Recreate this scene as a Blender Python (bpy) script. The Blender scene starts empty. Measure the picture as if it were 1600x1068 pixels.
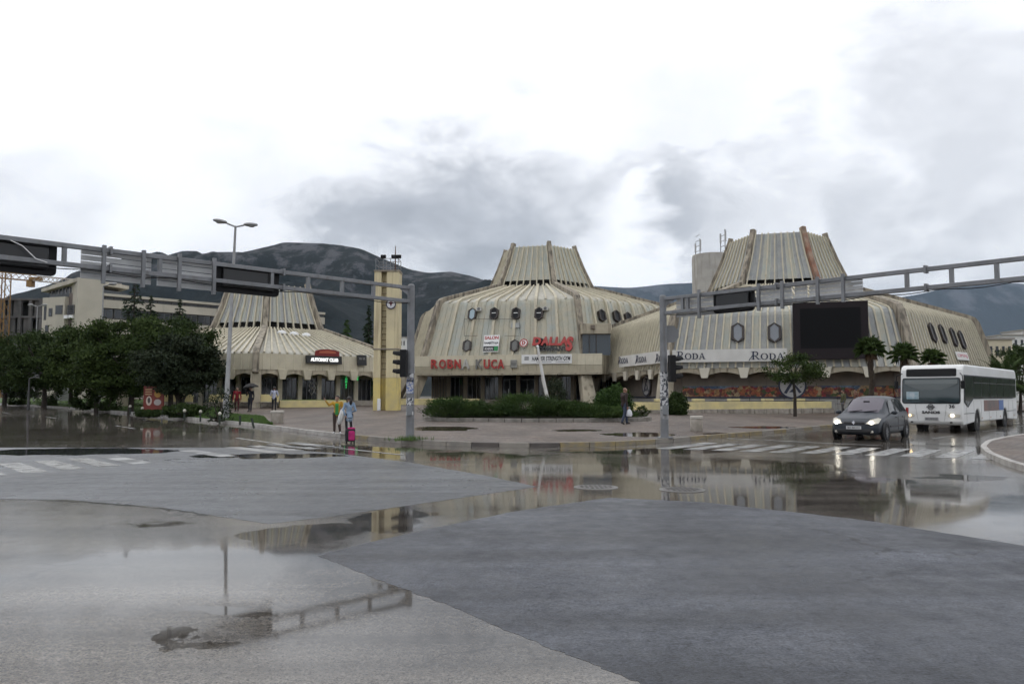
import bpy, bmesh, math, random
import numpy as np
from mathutils import Vector, Matrix, noise as mnoise
random.seed(7)
R = math.radians
V = Vector
scene = bpy.context.scene
C = scene.collection

# ------------------------------------------------------------------ camera
F = 1600 * 28 / 36                 # focal length in photo pixels
PITCH = math.atan(84 / F)
CAM = V((0, 0, 1.65))
cd = bpy.data.cameras.new('camera'); cam = bpy.data.objects.new('camera', cd); C.objects.link(cam)
cd.lens = 28; cd.sensor_width = 36; cd.clip_start = 0.1; cd.clip_end = 40000
cam.location = CAM; cam.rotation_euler = (math.pi / 2 + PITCH, 0, 0)
scene.camera = cam
CT, ST = math.cos(PITCH), math.sin(PITCH)

def ray(u, v):
    a = (u - 800) / F; b = (534 - v) / F
    return V((a, CT - b * ST, ST + b * CT))

def P(u, v, y):
    d = ray(u, v); return CAM + d * (y / d.y)

# ------------------------------------------------------------------ sky and sun
SUN_EL, SUN_AZ = 48, -40           # degrees; azimuth from +Y towards +X
w = bpy.data.worlds.new('World'); scene.world = w; w.use_nodes = True
nt = w.node_tree; N = nt.nodes; L = nt.links; N.clear()
def nd(t, **k):
    n = N.new(t)
    for a, b in k.items(): setattr(n, a, b)
    return n
out = nd('ShaderNodeOutputWorld'); bg = nd('ShaderNodeBackground'); bg.inputs[1].default_value = 0.1
sky = nd('ShaderNodeTexSky', sky_type='NISHITA'); sky.sun_disc = False
sky.sun_elevation = R(SUN_EL); sky.sun_rotation = R(SUN_AZ); sky.air_density = 1.2; sky.dust_density = 2.0
tc = nd('ShaderNodeTexCoord')
def mth(op, a, b=None, clamp=False):
    m = nd('ShaderNodeMath', operation=op, use_clamp=clamp)
    for i, x in enumerate((a, b)):
        if x is None: continue
        if isinstance(x, (int, float)): m.inputs[i].default_value = x
        else: L.new(x, m.inputs[i])
    return m.outputs[0]
mp = nd('ShaderNodeMapping'); mp.inputs['Scale'].default_value = (1, 1, 1.9); L.new(tc.outputs['Generated'], mp.inputs[0])
n1 = nd('ShaderNodeTexNoise'); n1.inputs['Scale'].default_value = 7.5; n1.inputs['Detail'].default_value = 6; n1.inputs['Roughness'].default_value = .55; n1.inputs['Distortion'].default_value = .25
L.new(mp.outputs[0], n1.inputs[0])
n2 = nd('ShaderNodeTexNoise'); n2.inputs['Scale'].default_value = 3.0; n2.inputs['Detail'].default_value = 3
L.new(mp.outputs[0], n2.inputs[0])
# ragged direction used for the cloud banks
sub = nd('ShaderNodeVectorMath', operation='SUBTRACT'); L.new(n1.outputs['Color'], sub.inputs[0]); sub.inputs[1].default_value = (.5, .5, .5)
scl = nd('ShaderNodeVectorMath', operation='SCALE'); L.new(sub.outputs[0], scl.inputs[0]); scl.inputs['Scale'].default_value = .27
add = nd('ShaderNodeVectorMath', operation='ADD'); L.new(scl.outputs[0], add.inputs[0]); L.new(tc.outputs['Generated'], add.inputs[1])
nrm = nd('ShaderNodeVectorMath', operation='NORMALIZE'); L.new(add.outputs[0], nrm.inputs[0])
def bank(u, v, r_out, r_in, amt):
    d = ray(u, v).normalized()
    dp = nd('ShaderNodeVectorMath', operation='DOT_PRODUCT'); L.new(nrm.outputs[0], dp.inputs[0]); dp.inputs[1].default_value = d
    mr = nd('ShaderNodeMapRange', interpolation_type='SMOOTHSTEP')
    L.new(dp.outputs['Value'], mr.inputs[0]); mr.inputs[1].default_value = math.cos(R(r_out)); mr.inputs[2].default_value = math.cos(R(r_in)); mr.inputs[4].default_value = amt
    return mr.outputs[0]
dark = None
for b in [(550, 385, 7, .5, .34), (640, 370, 8, 1, .58), (720, 355, 8, 1, .68), (800, 360, 8, 1, .68), (880, 365, 7, 1, .66), (760, 290, 6, .5, .24), (960, 330, 6, .5, .36), (1050, 350, 6.5, 1, .48), (1150, 325, 6, .5, .32), (1240, 310, 5, .5, .26), (1320, 335, 4.5, .3, .32),
          (1480, 140, 7, 1, .24), (1560, 200, 7, 1, .25), (430, 345, 7, 1, .12), (980, 465, 7, 1, .45), (1120, 440, 6, 1, .32), (1560, 440, 10, 1, .40), (1430, 450, 8, 1, .34), (1060, 230, 6, 1, .10), (20, 450, 9, 1, .24)]:
    o = bank(*b); dark = o if dark is None else mth('MAXIMUM', dark, o)
light = mth('MAXIMUM', bank(965, 395, 6, .3, .46), bank(1015, 425, 5, .3, .42))
tex = nd('ShaderNodeMapRange'); L.new(n1.outputs['Fac'], tex.inputs[0]); tex.inputs[1].default_value = .34; tex.inputs[2].default_value = .62; tex.inputs[3].default_value = .42; tex.inputs[4].default_value = 1.1
g2 = nd('ShaderNodeMapRange', interpolation_type='SMOOTHSTEP'); L.new(n2.outputs['Fac'], g2.inputs[0]); g2.inputs[1].default_value = .5; g2.inputs[2].default_value = .75; g2.inputs[4].default_value = .05
dk = mth('MULTIPLY', dark, tex.outputs[0])
dk = mth('ADD', dk, g2.outputs[0])
dk = mth('SUBTRACT', dk, light, clamp=True)
cr = nd('ShaderNodeValToRGB'); L.new(dk, cr.inputs[0])
e = cr.color_ramp.elements
e[0].position = 0; e[0].color = (11.6, 11.8, 12.3, 1); e[1].position = 1; e[1].color = (2.7, 2.95, 3.4, 1)
x = e.new(.18); x.color = (9.5, 9.7, 10.2, 1)
x = e.new(.5); x.color = (5.7, 5.95, 6.5, 1)
mx = nd('ShaderNodeMix', data_type='RGBA'); mx.inputs[0].default_value = .93
L.new(sky.outputs[0], mx.inputs[6]); L.new(cr.outputs[0], mx.inputs[7])
L.new(mx.outputs[2], bg.inputs[0]); L.new(bg.outputs[0], out.inputs[0])

sd = bpy.data.lights.new('sun', 'SUN'); sd.energy = .7; sd.angle = R(20); sd.color = (1, .97, .92)
sun = bpy.data.objects.new('sun', sd); C.objects.link(sun)
sv = V((math.sin(R(SUN_AZ)) * math.cos(R(SUN_EL)), math.cos(R(SUN_AZ)) * math.cos(R(SUN_EL)), math.sin(R(SUN_EL))))
sun.rotation_euler = sv.to_track_quat('Z', 'Y').to_euler()
scene.view_settings.view_transform = 'Standard'; scene.view_settings.look = 'None'
scene.view_settings.exposure = 0; scene.view_settings.gamma = 1; scene.view_settings.use_curve_mapping = False
scene.render.engine = 'CYCLES'
scene.cycles.use_denoising = True; scene.cycles.max_bounces = 4; scene.cycles.diffuse_bounces = 2; scene.cycles.glossy_bounces = 2; scene.cycles.use_adaptive_sampling = True; scene.cycles.adaptive_threshold = .05
scene.cycles.transparent_max_bounces = 8; scene.cycles.volume_bounces = 0; scene.cycles.caustics_reflective = False

# ------------------------------------------------------------------ terrain height
def sst(a, b, x):
    t = min(1, max(0, (x - a) / (b - a))); return t * t * (3 - 2 * t)
def G(x, y):
    s = .0163 - .0075 * sst(11, 19, x)
    return s * max(0, min(y, 100) - 27)
def gp(u, v, off=.13):
    lo, hi = 3.0, 220.0
    for _ in range(50):
        m = (lo + hi) / 2; p = P(u, v, m)
        if p.z > G(p.x, m) + off: lo = m
        else: hi = m
    return P(u, v, lo)
def onplane(u, v, o, n):
    d = ray(u, v); t = (o - CAM).dot(n) / d.dot(n); return CAM + d * t

# ------------------------------------------------------------------ materials
MATS = {}
def M(name, c, r=.6, c2=None, scale=1.0, streak=None, sk=(2.5, 2.5, .18), metal=0, bump=0, bscale=40, emit=0, coat=0, spec=.5, lo=.35, hi=.65, slo=.5, shi=.75, samt=.85, alpha=1):
    if name in MATS: return MATS[name]
    m = bpy.data.materials.new(name); m.use_nodes = True; MATS[name] = m
    t = m.node_tree; b = t.nodes['Principled BSDF']
    b.inputs['Roughness'].default_value = r; b.inputs['Metallic'].default_value = metal
    b.inputs['Base Color'].default_value = (*c, 1); b.inputs['Specular IOR Level'].default_value = spec
    if coat: b.inputs['Coat Weight'].default_value = coat; b.inputs['Coat Roughness'].default_value = .08
    if emit: b.inputs['Emission Color'].default_value = (*c, 1); b.inputs['Emission Strength'].default_value = emit
    g = t.nodes.new('ShaderNodeNewGeometry'); pos = g.outputs['Position']
    def noise(sc, vec=None, det=5):
        mpn = t.nodes.new('ShaderNodeMapping'); mpn.inputs['Scale'].default_value = vec or (1, 1, 1); t.links.new(pos, mpn.inputs[0])
        n = t.nodes.new('ShaderNodeTexNoise'); n.inputs['Scale'].default_value = sc; n.inputs['Detail'].default_value = det; t.links.new(mpn.outputs[0], n.inputs[0]); return n.outputs['Fac']
    def mr(x, a, bb, d=1):
        q = t.nodes.new('ShaderNodeMapRange'); t.links.new(x, q.inputs[0]); q.inputs[1].default_value = a; q.inputs[2].default_value = bb; q.inputs[4].default_value = d; return q.outputs[0]
    col = None
    if c2:
        q = t.nodes.new('ShaderNodeMix'); q.data_type = 'RGBA'; q.inputs[6].default_value = (*c, 1); q.inputs[7].default_value = (*c2, 1)
        t.links.new(mr(noise(scale), lo, hi), q.inputs[0]); col = q.outputs[2]
    if streak:
        q = t.nodes.new('ShaderNodeMix'); q.data_type = 'RGBA'
        if col: t.links.new(col, q.inputs[6])
        else: q.inputs[6].default_value = (*c, 1)
        q.inputs[7].default_value = (*streak, 1); t.links.new(mr(noise(1, sk, 7), slo, shi, samt), q.inputs[0]); col = q.outputs[2]
    if col: t.links.new(col, b.inputs['Base Color'])
    if bump:
        bp = t.nodes.new('ShaderNodeBump'); bp.inputs['Strength'].default_value = bump; bp.inputs['Distance'].default_value = .02
        t.links.new(noise(bscale, None, 3), bp.inputs['Height']); t.links.new(bp.outputs[0], b.inputs['Normal'])
    if alpha < 1: b.inputs['Alpha'].default_value = alpha
    return m

concrete = M('weathered_cream_concrete', (.48, .425, .32), .75, (.37, .33, .25), 1.3, streak=(.12, .10, .075), sk=(3, 3, .3), slo=.52, shi=.70, bump=.2, bscale=9)
ridge_c = M('stained_ridge_concrete', (.37, .325, .25), .8, (.24, .205, .16), 1.6, streak=(.085, .075, .06), sk=(3.5, 3.5, .5), slo=.46, shi=.64, bump=.3, bscale=7)
clad_a = M('cream_cladding', (.47, .435, .335), .6, (.40, .40, .335), 1.4, streak=(.30, .25, .18), sk=(9, 9, .25), slo=.52, shi=.78, samt=.6)
clad_b = M('pale_cladding', (.39, .415, .38), .55, (.45, .43, .35), 1.2, streak=(.31, .27, .2), sk=(9, 9, .25), slo=.53, shi=.78, samt=.6)
clad_g = M('grey_cladding', (.29, .305, .31), .5, (.36, .36, .335), 1.3, streak=(.22, .2, .17), sk=(9, 9, .25), slo=.53, shi=.78, samt=.6)
clad_r = M('roof_cladding', (.47, .455, .395), .55, (.39, .37, .31), 1.6, streak=(.30, .265, .20), sk=(4, 4, .6), slo=.55, shi=.8, samt=.55)
rib_c = M('cream_rib', (.57, .52, .395), .65, (.48, .435, .33), 1.6, streak=(.30, .235, .15), sk=(5, 5, .3), slo=.56, shi=.80, samt=.7)
fascia_m = M('fascia_panels', (.56, .51, .385), .6, (.49, .445, .335), 1.1, streak=(.36, .29, .19), sk=(5, 5, .5), slo=.56, shi=.82, samt=.6)
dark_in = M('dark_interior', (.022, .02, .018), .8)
glass_d = M('dark_glass', (.012, .014, .016), .06, spec=.6)
glass_win = M('dull_window_glass', (.014, .014, .016), .35, spec=.18)
glass_sky = M('pale_glass', (.35, .45, .5), .05)  # pale blue-grey base colour, used for one upper store pane
frame_br = M('dark_brown_frame', (.035, .026, .022), .5)
frame_gy = M('grey_frame', (.10, .10, .10), .5)
yellow_w = M('yellow_painted_wall', (.72, .58, .20), .7, (.56, .46, .22), 1.2, streak=(.3, .26, .16), slo=.56, shi=.78)
yellow_l = M('light_yellow', (.74, .63, .30), .7, (.58, .5, .28), 1.5)
galv = M('galvanised_steel', (.22, .225, .235), .5, (.165, .17, .178), 2.5, streak=(.12, .11, .10), sk=(6, 6, .8), slo=.55, shi=.8, metal=.3, bump=.03)
alu = M('aluminium_slats', (.56, .565, .57), .5, (.45, .455, .46), 2, metal=.1)
black_p = M('black_plastic', (.010, .010, .011), .5, spec=.2)
white_p = M('white_paint', (.78, .78, .77), .45)
stone = M('pale_stone', (.40, .36, .31), .8, (.28, .25, .21), 4, streak=(.16, .14, .11))
bark = M('bark', (.055, .043, .033), .9, (.03, .024, .02), 8, bump=.4)
red_p = M('red_letter', (.42, .035, .03), .5, (.36, .06, .05), 2)
blackl = M('black_letter', (.02, .02, .022), .5)
navy = M('navy_letter', (.025, .03, .06), .5)
rubber = M('rubber', (.015, .015, .016), .8)

# ------------------------------------------------------------------ mesh helpers
class MB:
    def __init__(s): s.v = []; s.f = []; s.m = []; s.cur = 0
    def add(s, vs, fs):
        o = len(s.v); s.v += [tuple(p) for p in vs]; s.f += [tuple(i + o for i in q) for q in fs]; s.m += [s.cur] * len(fs); return s
    def box(s, c, size, rz=0):
        c = V(c); a, b, h = size[0] / 2, size[1] / 2, size[2] / 2; m = Matrix.Rotation(rz, 3, 'Z')
        return s.hexa([c + m @ V((x, y, z)) for z in (-h, h) for x, y in ((-a, -b), (a, -b), (a, b), (-a, b))])
    def hexa(s, p):
        return s.add(p, [(3, 2, 1, 0), (4, 5, 6, 7), (0, 1, 5, 4), (1, 2, 6, 5), (2, 3, 7, 6), (3, 0, 4, 7)])
    def beam(s, p0, p1, wd, h, up=(0, 0, 1)):
        p0, p1 = V(p0), V(p1); t = (p1 - p0).normalized(); sd_ = t.cross(V(up)).normalized(); u = sd_.cross(t).normalized()
        a, b = sd_ * wd / 2, u * h / 2
        return s.hexa([p0 - a - b, p0 + a - b, p1 + a - b, p1 - a - b, p0 - a + b, p0 + a + b, p1 + a + b, p1 - a + b])
    def cyl(s, p0, p1, r0, r1=None, n=12, caps=True):
        r1 = r0 if r1 is None else r1
        return s.tube([p0, p1], [r0, r1], n, caps)
    def tube(s, pts, rad, n=8, caps=True):
        pts = [V(p) for p in pts]; k = len(pts); vs = []; fs = []
        if isinstance(rad, (int, float)): rad = [rad] * k
        for i, p in enumerate(pts):
            t = (pts[min(i + 1, k - 1)] - pts[max(i - 1, 0)]).normalized()
            a = t.cross(V((0, 0, 1)) if abs(t.z) < .95 else V((1, 0, 0))).normalized(); b = t.cross(a)
            for j in range(n):
                q = 2 * math.pi * j / n; vs.append(p + (a * math.cos(q) + b * math.sin(q)) * rad[i])
        for i in range(k - 1):
            for j in range(n):
                j2 = (j + 1) % n; fs.append((i * n + j, i * n + j2, (i + 1) * n + j2, (i + 1) * n + j))
        if caps: fs += [tuple(range(n)), tuple(range((k - 1) * n + n - 1, (k - 1) * n - 1, -1))]
        return s.add(vs, fs)
    def lathe(s, prof, c=(0, 0, 0), n=24, wob=None):
        c = V(c); vs = []; fs = []; k = len(prof)
        for i, (r, z) in enumerate(prof):
            for j in range(n):
                q = 2 * math.pi * j / n; rr = r * (wob(i, j) if wob else 1); vs.append(c + V((rr * math.cos(q), rr * math.sin(q), z)))
        for i in range(k - 1):
            for j in range(n):
                j2 = (j + 1) % n; fs.append((i * n + j, i * n + j2, (i + 1) * n + j2, (i + 1) * n + j))
        fs += [tuple(range(n - 1, -1, -1)), tuple(range((k - 1) * n, k * n))]
        return s.add(vs, fs)
    def ball(s, c, r, nu=10, nv=7):
        c = V(c); r = (r, r, r) if isinstance(r, (int, float)) else r
        vs = [c + V((0, 0, -r[2]))]; fs = []
        for i in range(1, nv):
            a = -math.pi / 2 + math.pi * i / nv
            for j in range(nu):
                q = 2 * math.pi * j / nu; vs.append(c + V((r[0] * math.cos(a) * math.cos(q), r[1] * math.cos(a) * math.sin(q), r[2] * math.sin(a))))
        vs.append(c + V((0, 0, r[2])))
        for j in range(nu): fs.append((0, 1 + (j + 1) % nu, 1 + j))
        for i in range(nv - 2):
            for j in range(nu):
                a = 1 + i * nu; fs.append((a + j, a + (j + 1) % nu, a + nu + (j + 1) % nu, a + nu + j))
        a = 1 + (nv - 2) * nu; e = len(vs) - 1
        for j in range(nu): fs.append((a + j, a + (j + 1) % nu, e))
        return s.add(vs, fs)
    def prism(s, pts, ext):
        """polygon (3D points) pushed along ext"""
        pts = [V(p) for p in pts]; n = len(pts); ext = V(ext)
        nn = V((0, 0, 0))
        for i in range(n): nn += pts[i].cross(pts[(i + 1) % n])
        if nn.dot(ext) < 0: pts.reverse()
        return s.add(pts + [p + ext for p in pts], [tuple(range(n - 1, -1, -1)), tuple(range(n, 2 * n))] + [(i, (i + 1) % n, n + (i + 1) % n, n + i) for i in range(n)])
    def sweep(s, pts, side, wd, d, inset=0.0, outward=None):
        pts = [V(p) for p in pts]; side = V(side); k = len(pts); vs = []; fs = []
        for i, p in enumerate(pts):
            t = (pts[min(i + 1, k - 1)] - pts[max(i - 1, 0)]).normalized(); n = side.cross(t).normalized()
            if outward is not None and n.dot(outward) < 0: n = -n
            ww = wd[i] if isinstance(wd, (list, tuple)) else wd
            a = side * ww / 2
            vs += [p - a - n * inset, p + a - n * inset, p + a + n * d, p - a + n * d]
        for i in range(k - 1):
            for j in range(4):
                j2 = (j + 1) % 4; fs.append((i * 4 + j, i * 4 + j2, i * 4 + 4 + j2, i * 4 + 4 + j))
        fs += [(3, 2, 1, 0), (k * 4 - 4, k * 4 - 3, k * 4 - 2, k * 4 - 1)]
        return s.add(vs, fs)
    def build(s, name, mat, parent=None, smooth=False, bevel=0, world=True, seg=2, fix=True):
        me = bpy.data.meshes.new(name)
        off = V((0, 0, 0))
        if world and parent is not None:
            q = parent
            while q is not None: off += q.location; q = q.parent
        me.from_pydata([(p[0] - off.x, p[1] - off.y, p[2] - off.z) for p in s.v], [], s.f)
        mats = mat if isinstance(mat, (list, tuple)) else [mat]
        for mm in mats: me.materials.append(mm)
        if len(mats) > 1: me.polygons.foreach_set('material_index', s.m)
        if fix:
            bm = bmesh.new(); bm.from_mesh(me); bmesh.ops.recalc_face_normals(bm, faces=bm.faces); bm.to_mesh(me); bm.free()
        if smooth:
            me.polygons.foreach_set('use_smooth', [True] * len(me.polygons))
            me.set_sharp_from_angle(angle=R(40))
        o = bpy.data.objects.new(name, me); C.objects.link(o); o.parent = parent
        if bevel:
            b = o.modifiers.new('bevel', 'BEVEL'); b.width = bevel; b.segments = seg; b.limit_method = 'ANGLE'; b.angle_limit = R(35)
        return o

def tag(o, label=None, cat=None, group=None, kind=None):
    if label: o['label'] = label
    if cat: o['category'] = cat
    if group: o['group'] = group
    if kind: o['kind'] = kind
    return o
def thing(name, label, cat, loc=(0, 0, 0), rz=0, group=None):
    o = bpy.data.objects.new(name, None); C.objects.link(o); o.empty_display_size = .3
    o.location = loc; o.rotation_euler = (0, 0, rz); return tag(o, label, cat, group)
def part(parent, name, mesh, mat=None):
    o = bpy.data.objects.new(name, mesh); C.objects.link(o); o.parent = parent
    return o
def copy_tree(o, parent=None):
    c = o.copy(); C.objects.link(c); c.parent = parent
    for ch in list(o.children): copy_tree(ch, c)
    return c

def frame(o, ex, ey):
    ex = V(ex).normalized(); ez = ex.cross(V(ey)).normalized(); ey = ez.cross(ex)
    m = Matrix((ex, ey, ez)).transposed().to_4x4(); m.translation = o; return m
def text_mb(s, size, ext=.03, bold=0, shear=0, spacing=1.0, align='CENTER'):
    cu = bpy.data.curves.new('t', 'FONT'); cu.body = s; cu.size = size; cu.extrude = ext; cu.offset = bold; cu.shear = shear
    cu.space_character = spacing; cu.align_x = align; cu.align_y = 'CENTER'; cu.resolution_u = 3
    o = bpy.data.objects.new('t', cu); C.objects.link(o)
    dg = bpy.context.evaluated_depsgraph_get(); me = bpy.data.meshes.new_from_object(o.evaluated_get(dg))
    vs = [v.co.copy() for v in me.vertices]; fs = [tuple(p.vertices) for p in me.polygons]
    bpy.data.objects.remove(o); bpy.data.curves.remove(cu); bpy.data.meshes.remove(me)
    return vs, fs
def text(name, s, size, mat, mtx, parent, world=True, fit=None, **k):
    """flat raised lettering; fit=(w,h) scales the block to that width and height"""
    vs, fs = text_mb(s, size, **k)
    if not vs: return None
    x0, x1 = min(p.x for p in vs), max(p.x for p in vs); y0, y1 = min(p.y for p in vs), max(p.y for p in vs)
    sx = sy = 1
    if fit: sx = fit[0] / (x1 - x0); sy = fit[1] / (y1 - y0)
    mb = MB(); mb.add([mtx @ V(((p.x - (x0 + x1) / 2) * sx, (p.y - (y0 + y1) / 2) * sy, p.z)) for p in vs], fs)
    return mb.build(name, mat, parent, world=world)
# ================================================================== ground, road, plaza
def blobset(lst):
    o = []
    for u, v, du, dv in lst:
        c = gp(u, v, 0); a = abs(gp(u + du, v, 0).x - c.x); b = abs(gp(u, v - dv, 0).y - gp(u, v + dv, 0).y) / 2
        o.append((c.x, c.y, a, b))
    return o
def asphalt(name, c1, c2, r_lo, r_hi, blobs=(), film=(.55, .62), bump=.5, grain=90, weak=(), pave=False, lines=False):
    m = bpy.data.materials.new(name); m.use_nodes = True; t = m.node_tree; b = t.nodes['Principled BSDF']; lk = t.links.new
    def n_(k, **a):
        n = t.nodes.new(k)
        for q, z in a.items(): setattr(n, q, z)
        return n
    pos = n_('ShaderNodeNewGeometry').outputs['Position']
    def noise(sc, vec=(1, 1, 1), det=5, rough=.55):
        mpn = n_('ShaderNodeMapping'); mpn.inputs['Scale'].default_value = vec; lk(pos, mpn.inputs[0])
        n = n_('ShaderNodeTexNoise'); n.inputs['Scale'].default_value = sc; n.inputs['Detail'].default_value = det; n.inputs['Roughness'].default_value = rough; lk(mpn.outputs[0], n.inputs[0]); return n
    def mr(x, a, bb, c=0, d=1, sm=False):
        q = n_('ShaderNodeMapRange')
        if sm: q.interpolation_type = 'SMOOTHSTEP'
        lk(x, q.inputs[0]); q.inputs[1].default_value = a; q.inputs[2].default_value = bb; q.inputs[3].default_value = c; q.inputs[4].default_value = d; return q.outputs[0]
    def mt(op, a, bb, cl=False):
        q = n_('ShaderNodeMath', operation=op, use_clamp=cl)
        for i, z in enumerate((a, bb)):
            if isinstance(z, (int, float)): q.inputs[i].default_value = z
            else: lk(z, q.inputs[i])
        return q.outputs[0]
    big = noise(.35, (1, 1, 1), 6); fine = noise(grain, (1, 1, 1), 2, .7); mid = noise(3.2, (1, 1, 1), 6, .6)
    streaks = noise(.55, (1, .28, 1), 5)
    # ragged coordinates for puddle outlines
    nz = noise(.9, (1, 1, 1), 5, .6)
    s1 = n_('ShaderNodeVectorMath', operation='SUBTRACT'); lk(nz.outputs['Color'], s1.inputs[0]); s1.inputs[1].default_value = (.5, .5, .5)
    s2 = n_('ShaderNodeVectorMath', operation='MULTIPLY'); lk(s1.outputs[0], s2.inputs[0]); s2.inputs[1].default_value = (1.5, 1.9, 0)
    s3 = n_('ShaderNodeVectorMath', operation='ADD'); lk(pos, s3.inputs[0]); lk(s2.outputs[0], s3.inputs[1])
    def blob(cx, cy, a, bb):
        q = n_('ShaderNodeVectorMath', operation='SUBTRACT'); lk(s3.outputs[0], q.inputs[0]); q.inputs[1].default_value = (cx, cy, 0)
        q2 = n_('ShaderNodeVectorMath', operation='MULTIPLY'); lk(q.outputs[0], q2.inputs[0]); q2.inputs[1].default_value = (1 / a, 1 / bb, 0)
        q3 = n_('ShaderNodeVectorMath', operation='LENGTH'); lk(q2.outputs[0], q3.inputs[0]); return q3.outputs['Value']
    pud = None
    for bl in blobs:
        x = mr(blob(*bl), 1.02, .86, sm=True); pud = x if pud is None else mt('MAXIMUM', pud, x)
    soft = None
    for bl in weak:
        x = mr(blob(*bl), 1.15, .5, sm=True); soft = x if soft is None else mt('MAXIMUM', soft, x)
    flm = mr(big.outputs['Fac'], film[0], film[1], sm=True)
    pud = flm if pud is None else mt('MAXIMUM', pud, flm)
    col = n_('ShaderNodeMix', data_type='RGBA'); col.inputs[6].default_value = (*c1, 1); col.inputs[7].default_value = (*c2, 1); lk(mr(streaks.outputs['Fac'], .35, .65), col.inputs[0])
    c3 = n_('ShaderNodeMix', data_type='RGBA', blend_type='MULTIPLY'); c3.inputs[0].default_value = 1.0; lk(col.outputs[2], c3.inputs[6])
    cg = n_('ShaderNodeMix', data_type='RGBA'); gmix = mt('ADD', mt('MULTIPLY', fine.outputs['Fac'], .5), mt('MULTIPLY', noise(grain * .3, (1, 1, 1), 5, .8).outputs['Fac'], .5)); cg.inputs[6].default_value = (.22, .22, .23, 1); cg.inputs[7].default_value = (2.1, 2.08, 2.0, 1); lk(mr(gmix, .38, .64), cg.inputs[0]); lk(cg.outputs[2], c3.inputs[7])
    if pave:
        mpp = n_('ShaderNodeMapping'); mpp.inputs['Rotation'].default_value = (0, 0, R(40)); lk(pos, mpp.inputs[0])
        br = n_('ShaderNodeTexBrick'); br.inputs['Scale'].default_value = 1.0; br.inputs['Brick Width'].default_value = .8; br.inputs['Row Height'].default_value = .8; br.offset = 0; br.inputs['Mortar Size'].default_value = .03; br.inputs['Mortar Smooth'].default_value = .3
        br.inputs['Color1'].default_value = (1.12, 1.1, 1.08, 1); br.inputs['Color2'].default_value = (.86, .86, .86, 1); br.inputs['Mortar'].default_value = (.6, .6, .6, 1); lk(mpp.outputs[0], br.inputs[0])
        cb_ = n_('ShaderNodeMix', data_type='RGBA', blend_type='MULTIPLY'); cb_.inputs[0].default_value = 1; lk(c3.outputs[2], cb_.inputs[6]); lk(br.outputs[0], cb_.inputs[7]); c3 = cb_
    if lines:
        # tyre polished bands and hairline cracks
        mpl = n_('ShaderNodeMapping'); mpl.inputs['Rotation'].default_value = (0, 0, R(lines)); mpl.inputs['Scale'].default_value = (.12, 1.6, 1); lk(pos, mpl.inputs[0])
        nl = n_('ShaderNodeTexNoise'); nl.inputs['Scale'].default_value = 1.0; nl.inputs['Detail'].default_value = 4; lk(mpl.outputs[0], nl.inputs[0])
        ml = n_('ShaderNodeMix', data_type='RGBA', blend_type='MULTIPLY'); ml.inputs[0].default_value = 1; lk(c3.outputs[2], ml.inputs[6]); cl_ = n_('ShaderNodeMix', data_type='RGBA'); cl_.inputs[6].default_value = (.62, .62, .63, 1); cl_.inputs[7].default_value = (1.4, 1.4, 1.4, 1); lk(mr(nl.outputs['Fac'], .35, .66), cl_.inputs[0]); lk(cl_.outputs[2], ml.inputs[7]); c3 = ml
        vo = n_('ShaderNodeTexVoronoi', feature='DISTANCE_TO_EDGE'); vo.inputs['Scale'].default_value = .33; lk(s3.outputs[0], vo.inputs[0])
        mk = n_('ShaderNodeMix', data_type='RGBA', blend_type='MULTIPLY'); lk(mt('MULTIPLY', mr(vo.outputs['Distance'], .010, .002), mr(big.outputs['Fac'], .5, .6)), mk.inputs[0]); lk(c3.outputs[2], mk.inputs[6]); mk.inputs[7].default_value = (.25, .25, .25, 1); c3 = mk
    wet = n_('ShaderNodeMix', data_type='RGBA', blend_type='MULTIPLY'); lk(mt('MULTIPLY', pud, .4), wet.inputs[0]); lk(c3.outputs[2], wet.inputs[6]); wet.inputs[7].default_value = (.3, .29, .27, 1)
    lk(wet.outputs[2], b.inputs['Base Color'])
    rmix = mt('ADD', mt('MULTIPLY', mid.outputs['Fac'], .45), mt('MULTIPLY', noise(.45, (1, .45, 1), 6, .62).outputs['Fac'], .55)); rg = mr(rmix, .38, .62, r_lo, r_hi)
    if soft is not None: rg = mt('MULTIPLY', rg, mr(soft, 0, 1, 1, .34))
    rr = n_('ShaderNodeMix', data_type='FLOAT'); lk(pud, rr.inputs[0]); lk(rg, rr.inputs[2]); rr.inputs[3].default_value = .04
    lk(rr.outputs[0], b.inputs['Roughness']); b.inputs['IOR'].default_value = 1.4
    bp = n_('ShaderNodeBump'); bp.inputs['Distance'].default_value = .006
    st = mt('MULTIPLY', mt('SUBTRACT', 1, pud), bump)
    if soft is not None: st = mt('MULTIPLY', st, mr(soft, 0, 1, 1, .0))
    lk(st, bp.inputs['Strength']); lk(fine.outputs['Fac'], bp.inputs['Height']); lk(bp.outputs[0], b.inputs['Normal'])
    return m

PUD = blobset([(330, 878, 215, 30), (575, 934, 88, 22), (350, 958, 70, 9), (285, 996, 85, 8), (468, 834, 100, 17), (615, 812, 60, 24),
               (700, 712, 130, 7), (880, 728, 130, 7), (1030, 750, 110, 7), (1200, 728, 120, 12), (1150, 785, 120, 12), (1330, 752, 110, 8), (1500, 745, 80, 4), (1000, 704, 150, 5)])
WEAK = blobset([(1000, 750, 480, 60), (350, 880, 420, 60), (1350, 780, 330, 50), (560, 700, 220, 12), (300, 665, 200, 12), (1450, 700, 130, 30), (600, 960, 330, 70), (180, 668, 300, 24), (60, 655, 160, 16)])
road_m = asphalt('old_wet_asphalt', (.078, .070, .062), (.108, .098, .087), .09, .22, PUD, (.62, .70), .12, 60, WEAK, lines=50)
patch_m = asphalt('new_wet_asphalt', (.028, .031, .040), (.056, .061, .075), .30, .60, (), (.80, .9), .8, 44, lines=-12)
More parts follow.
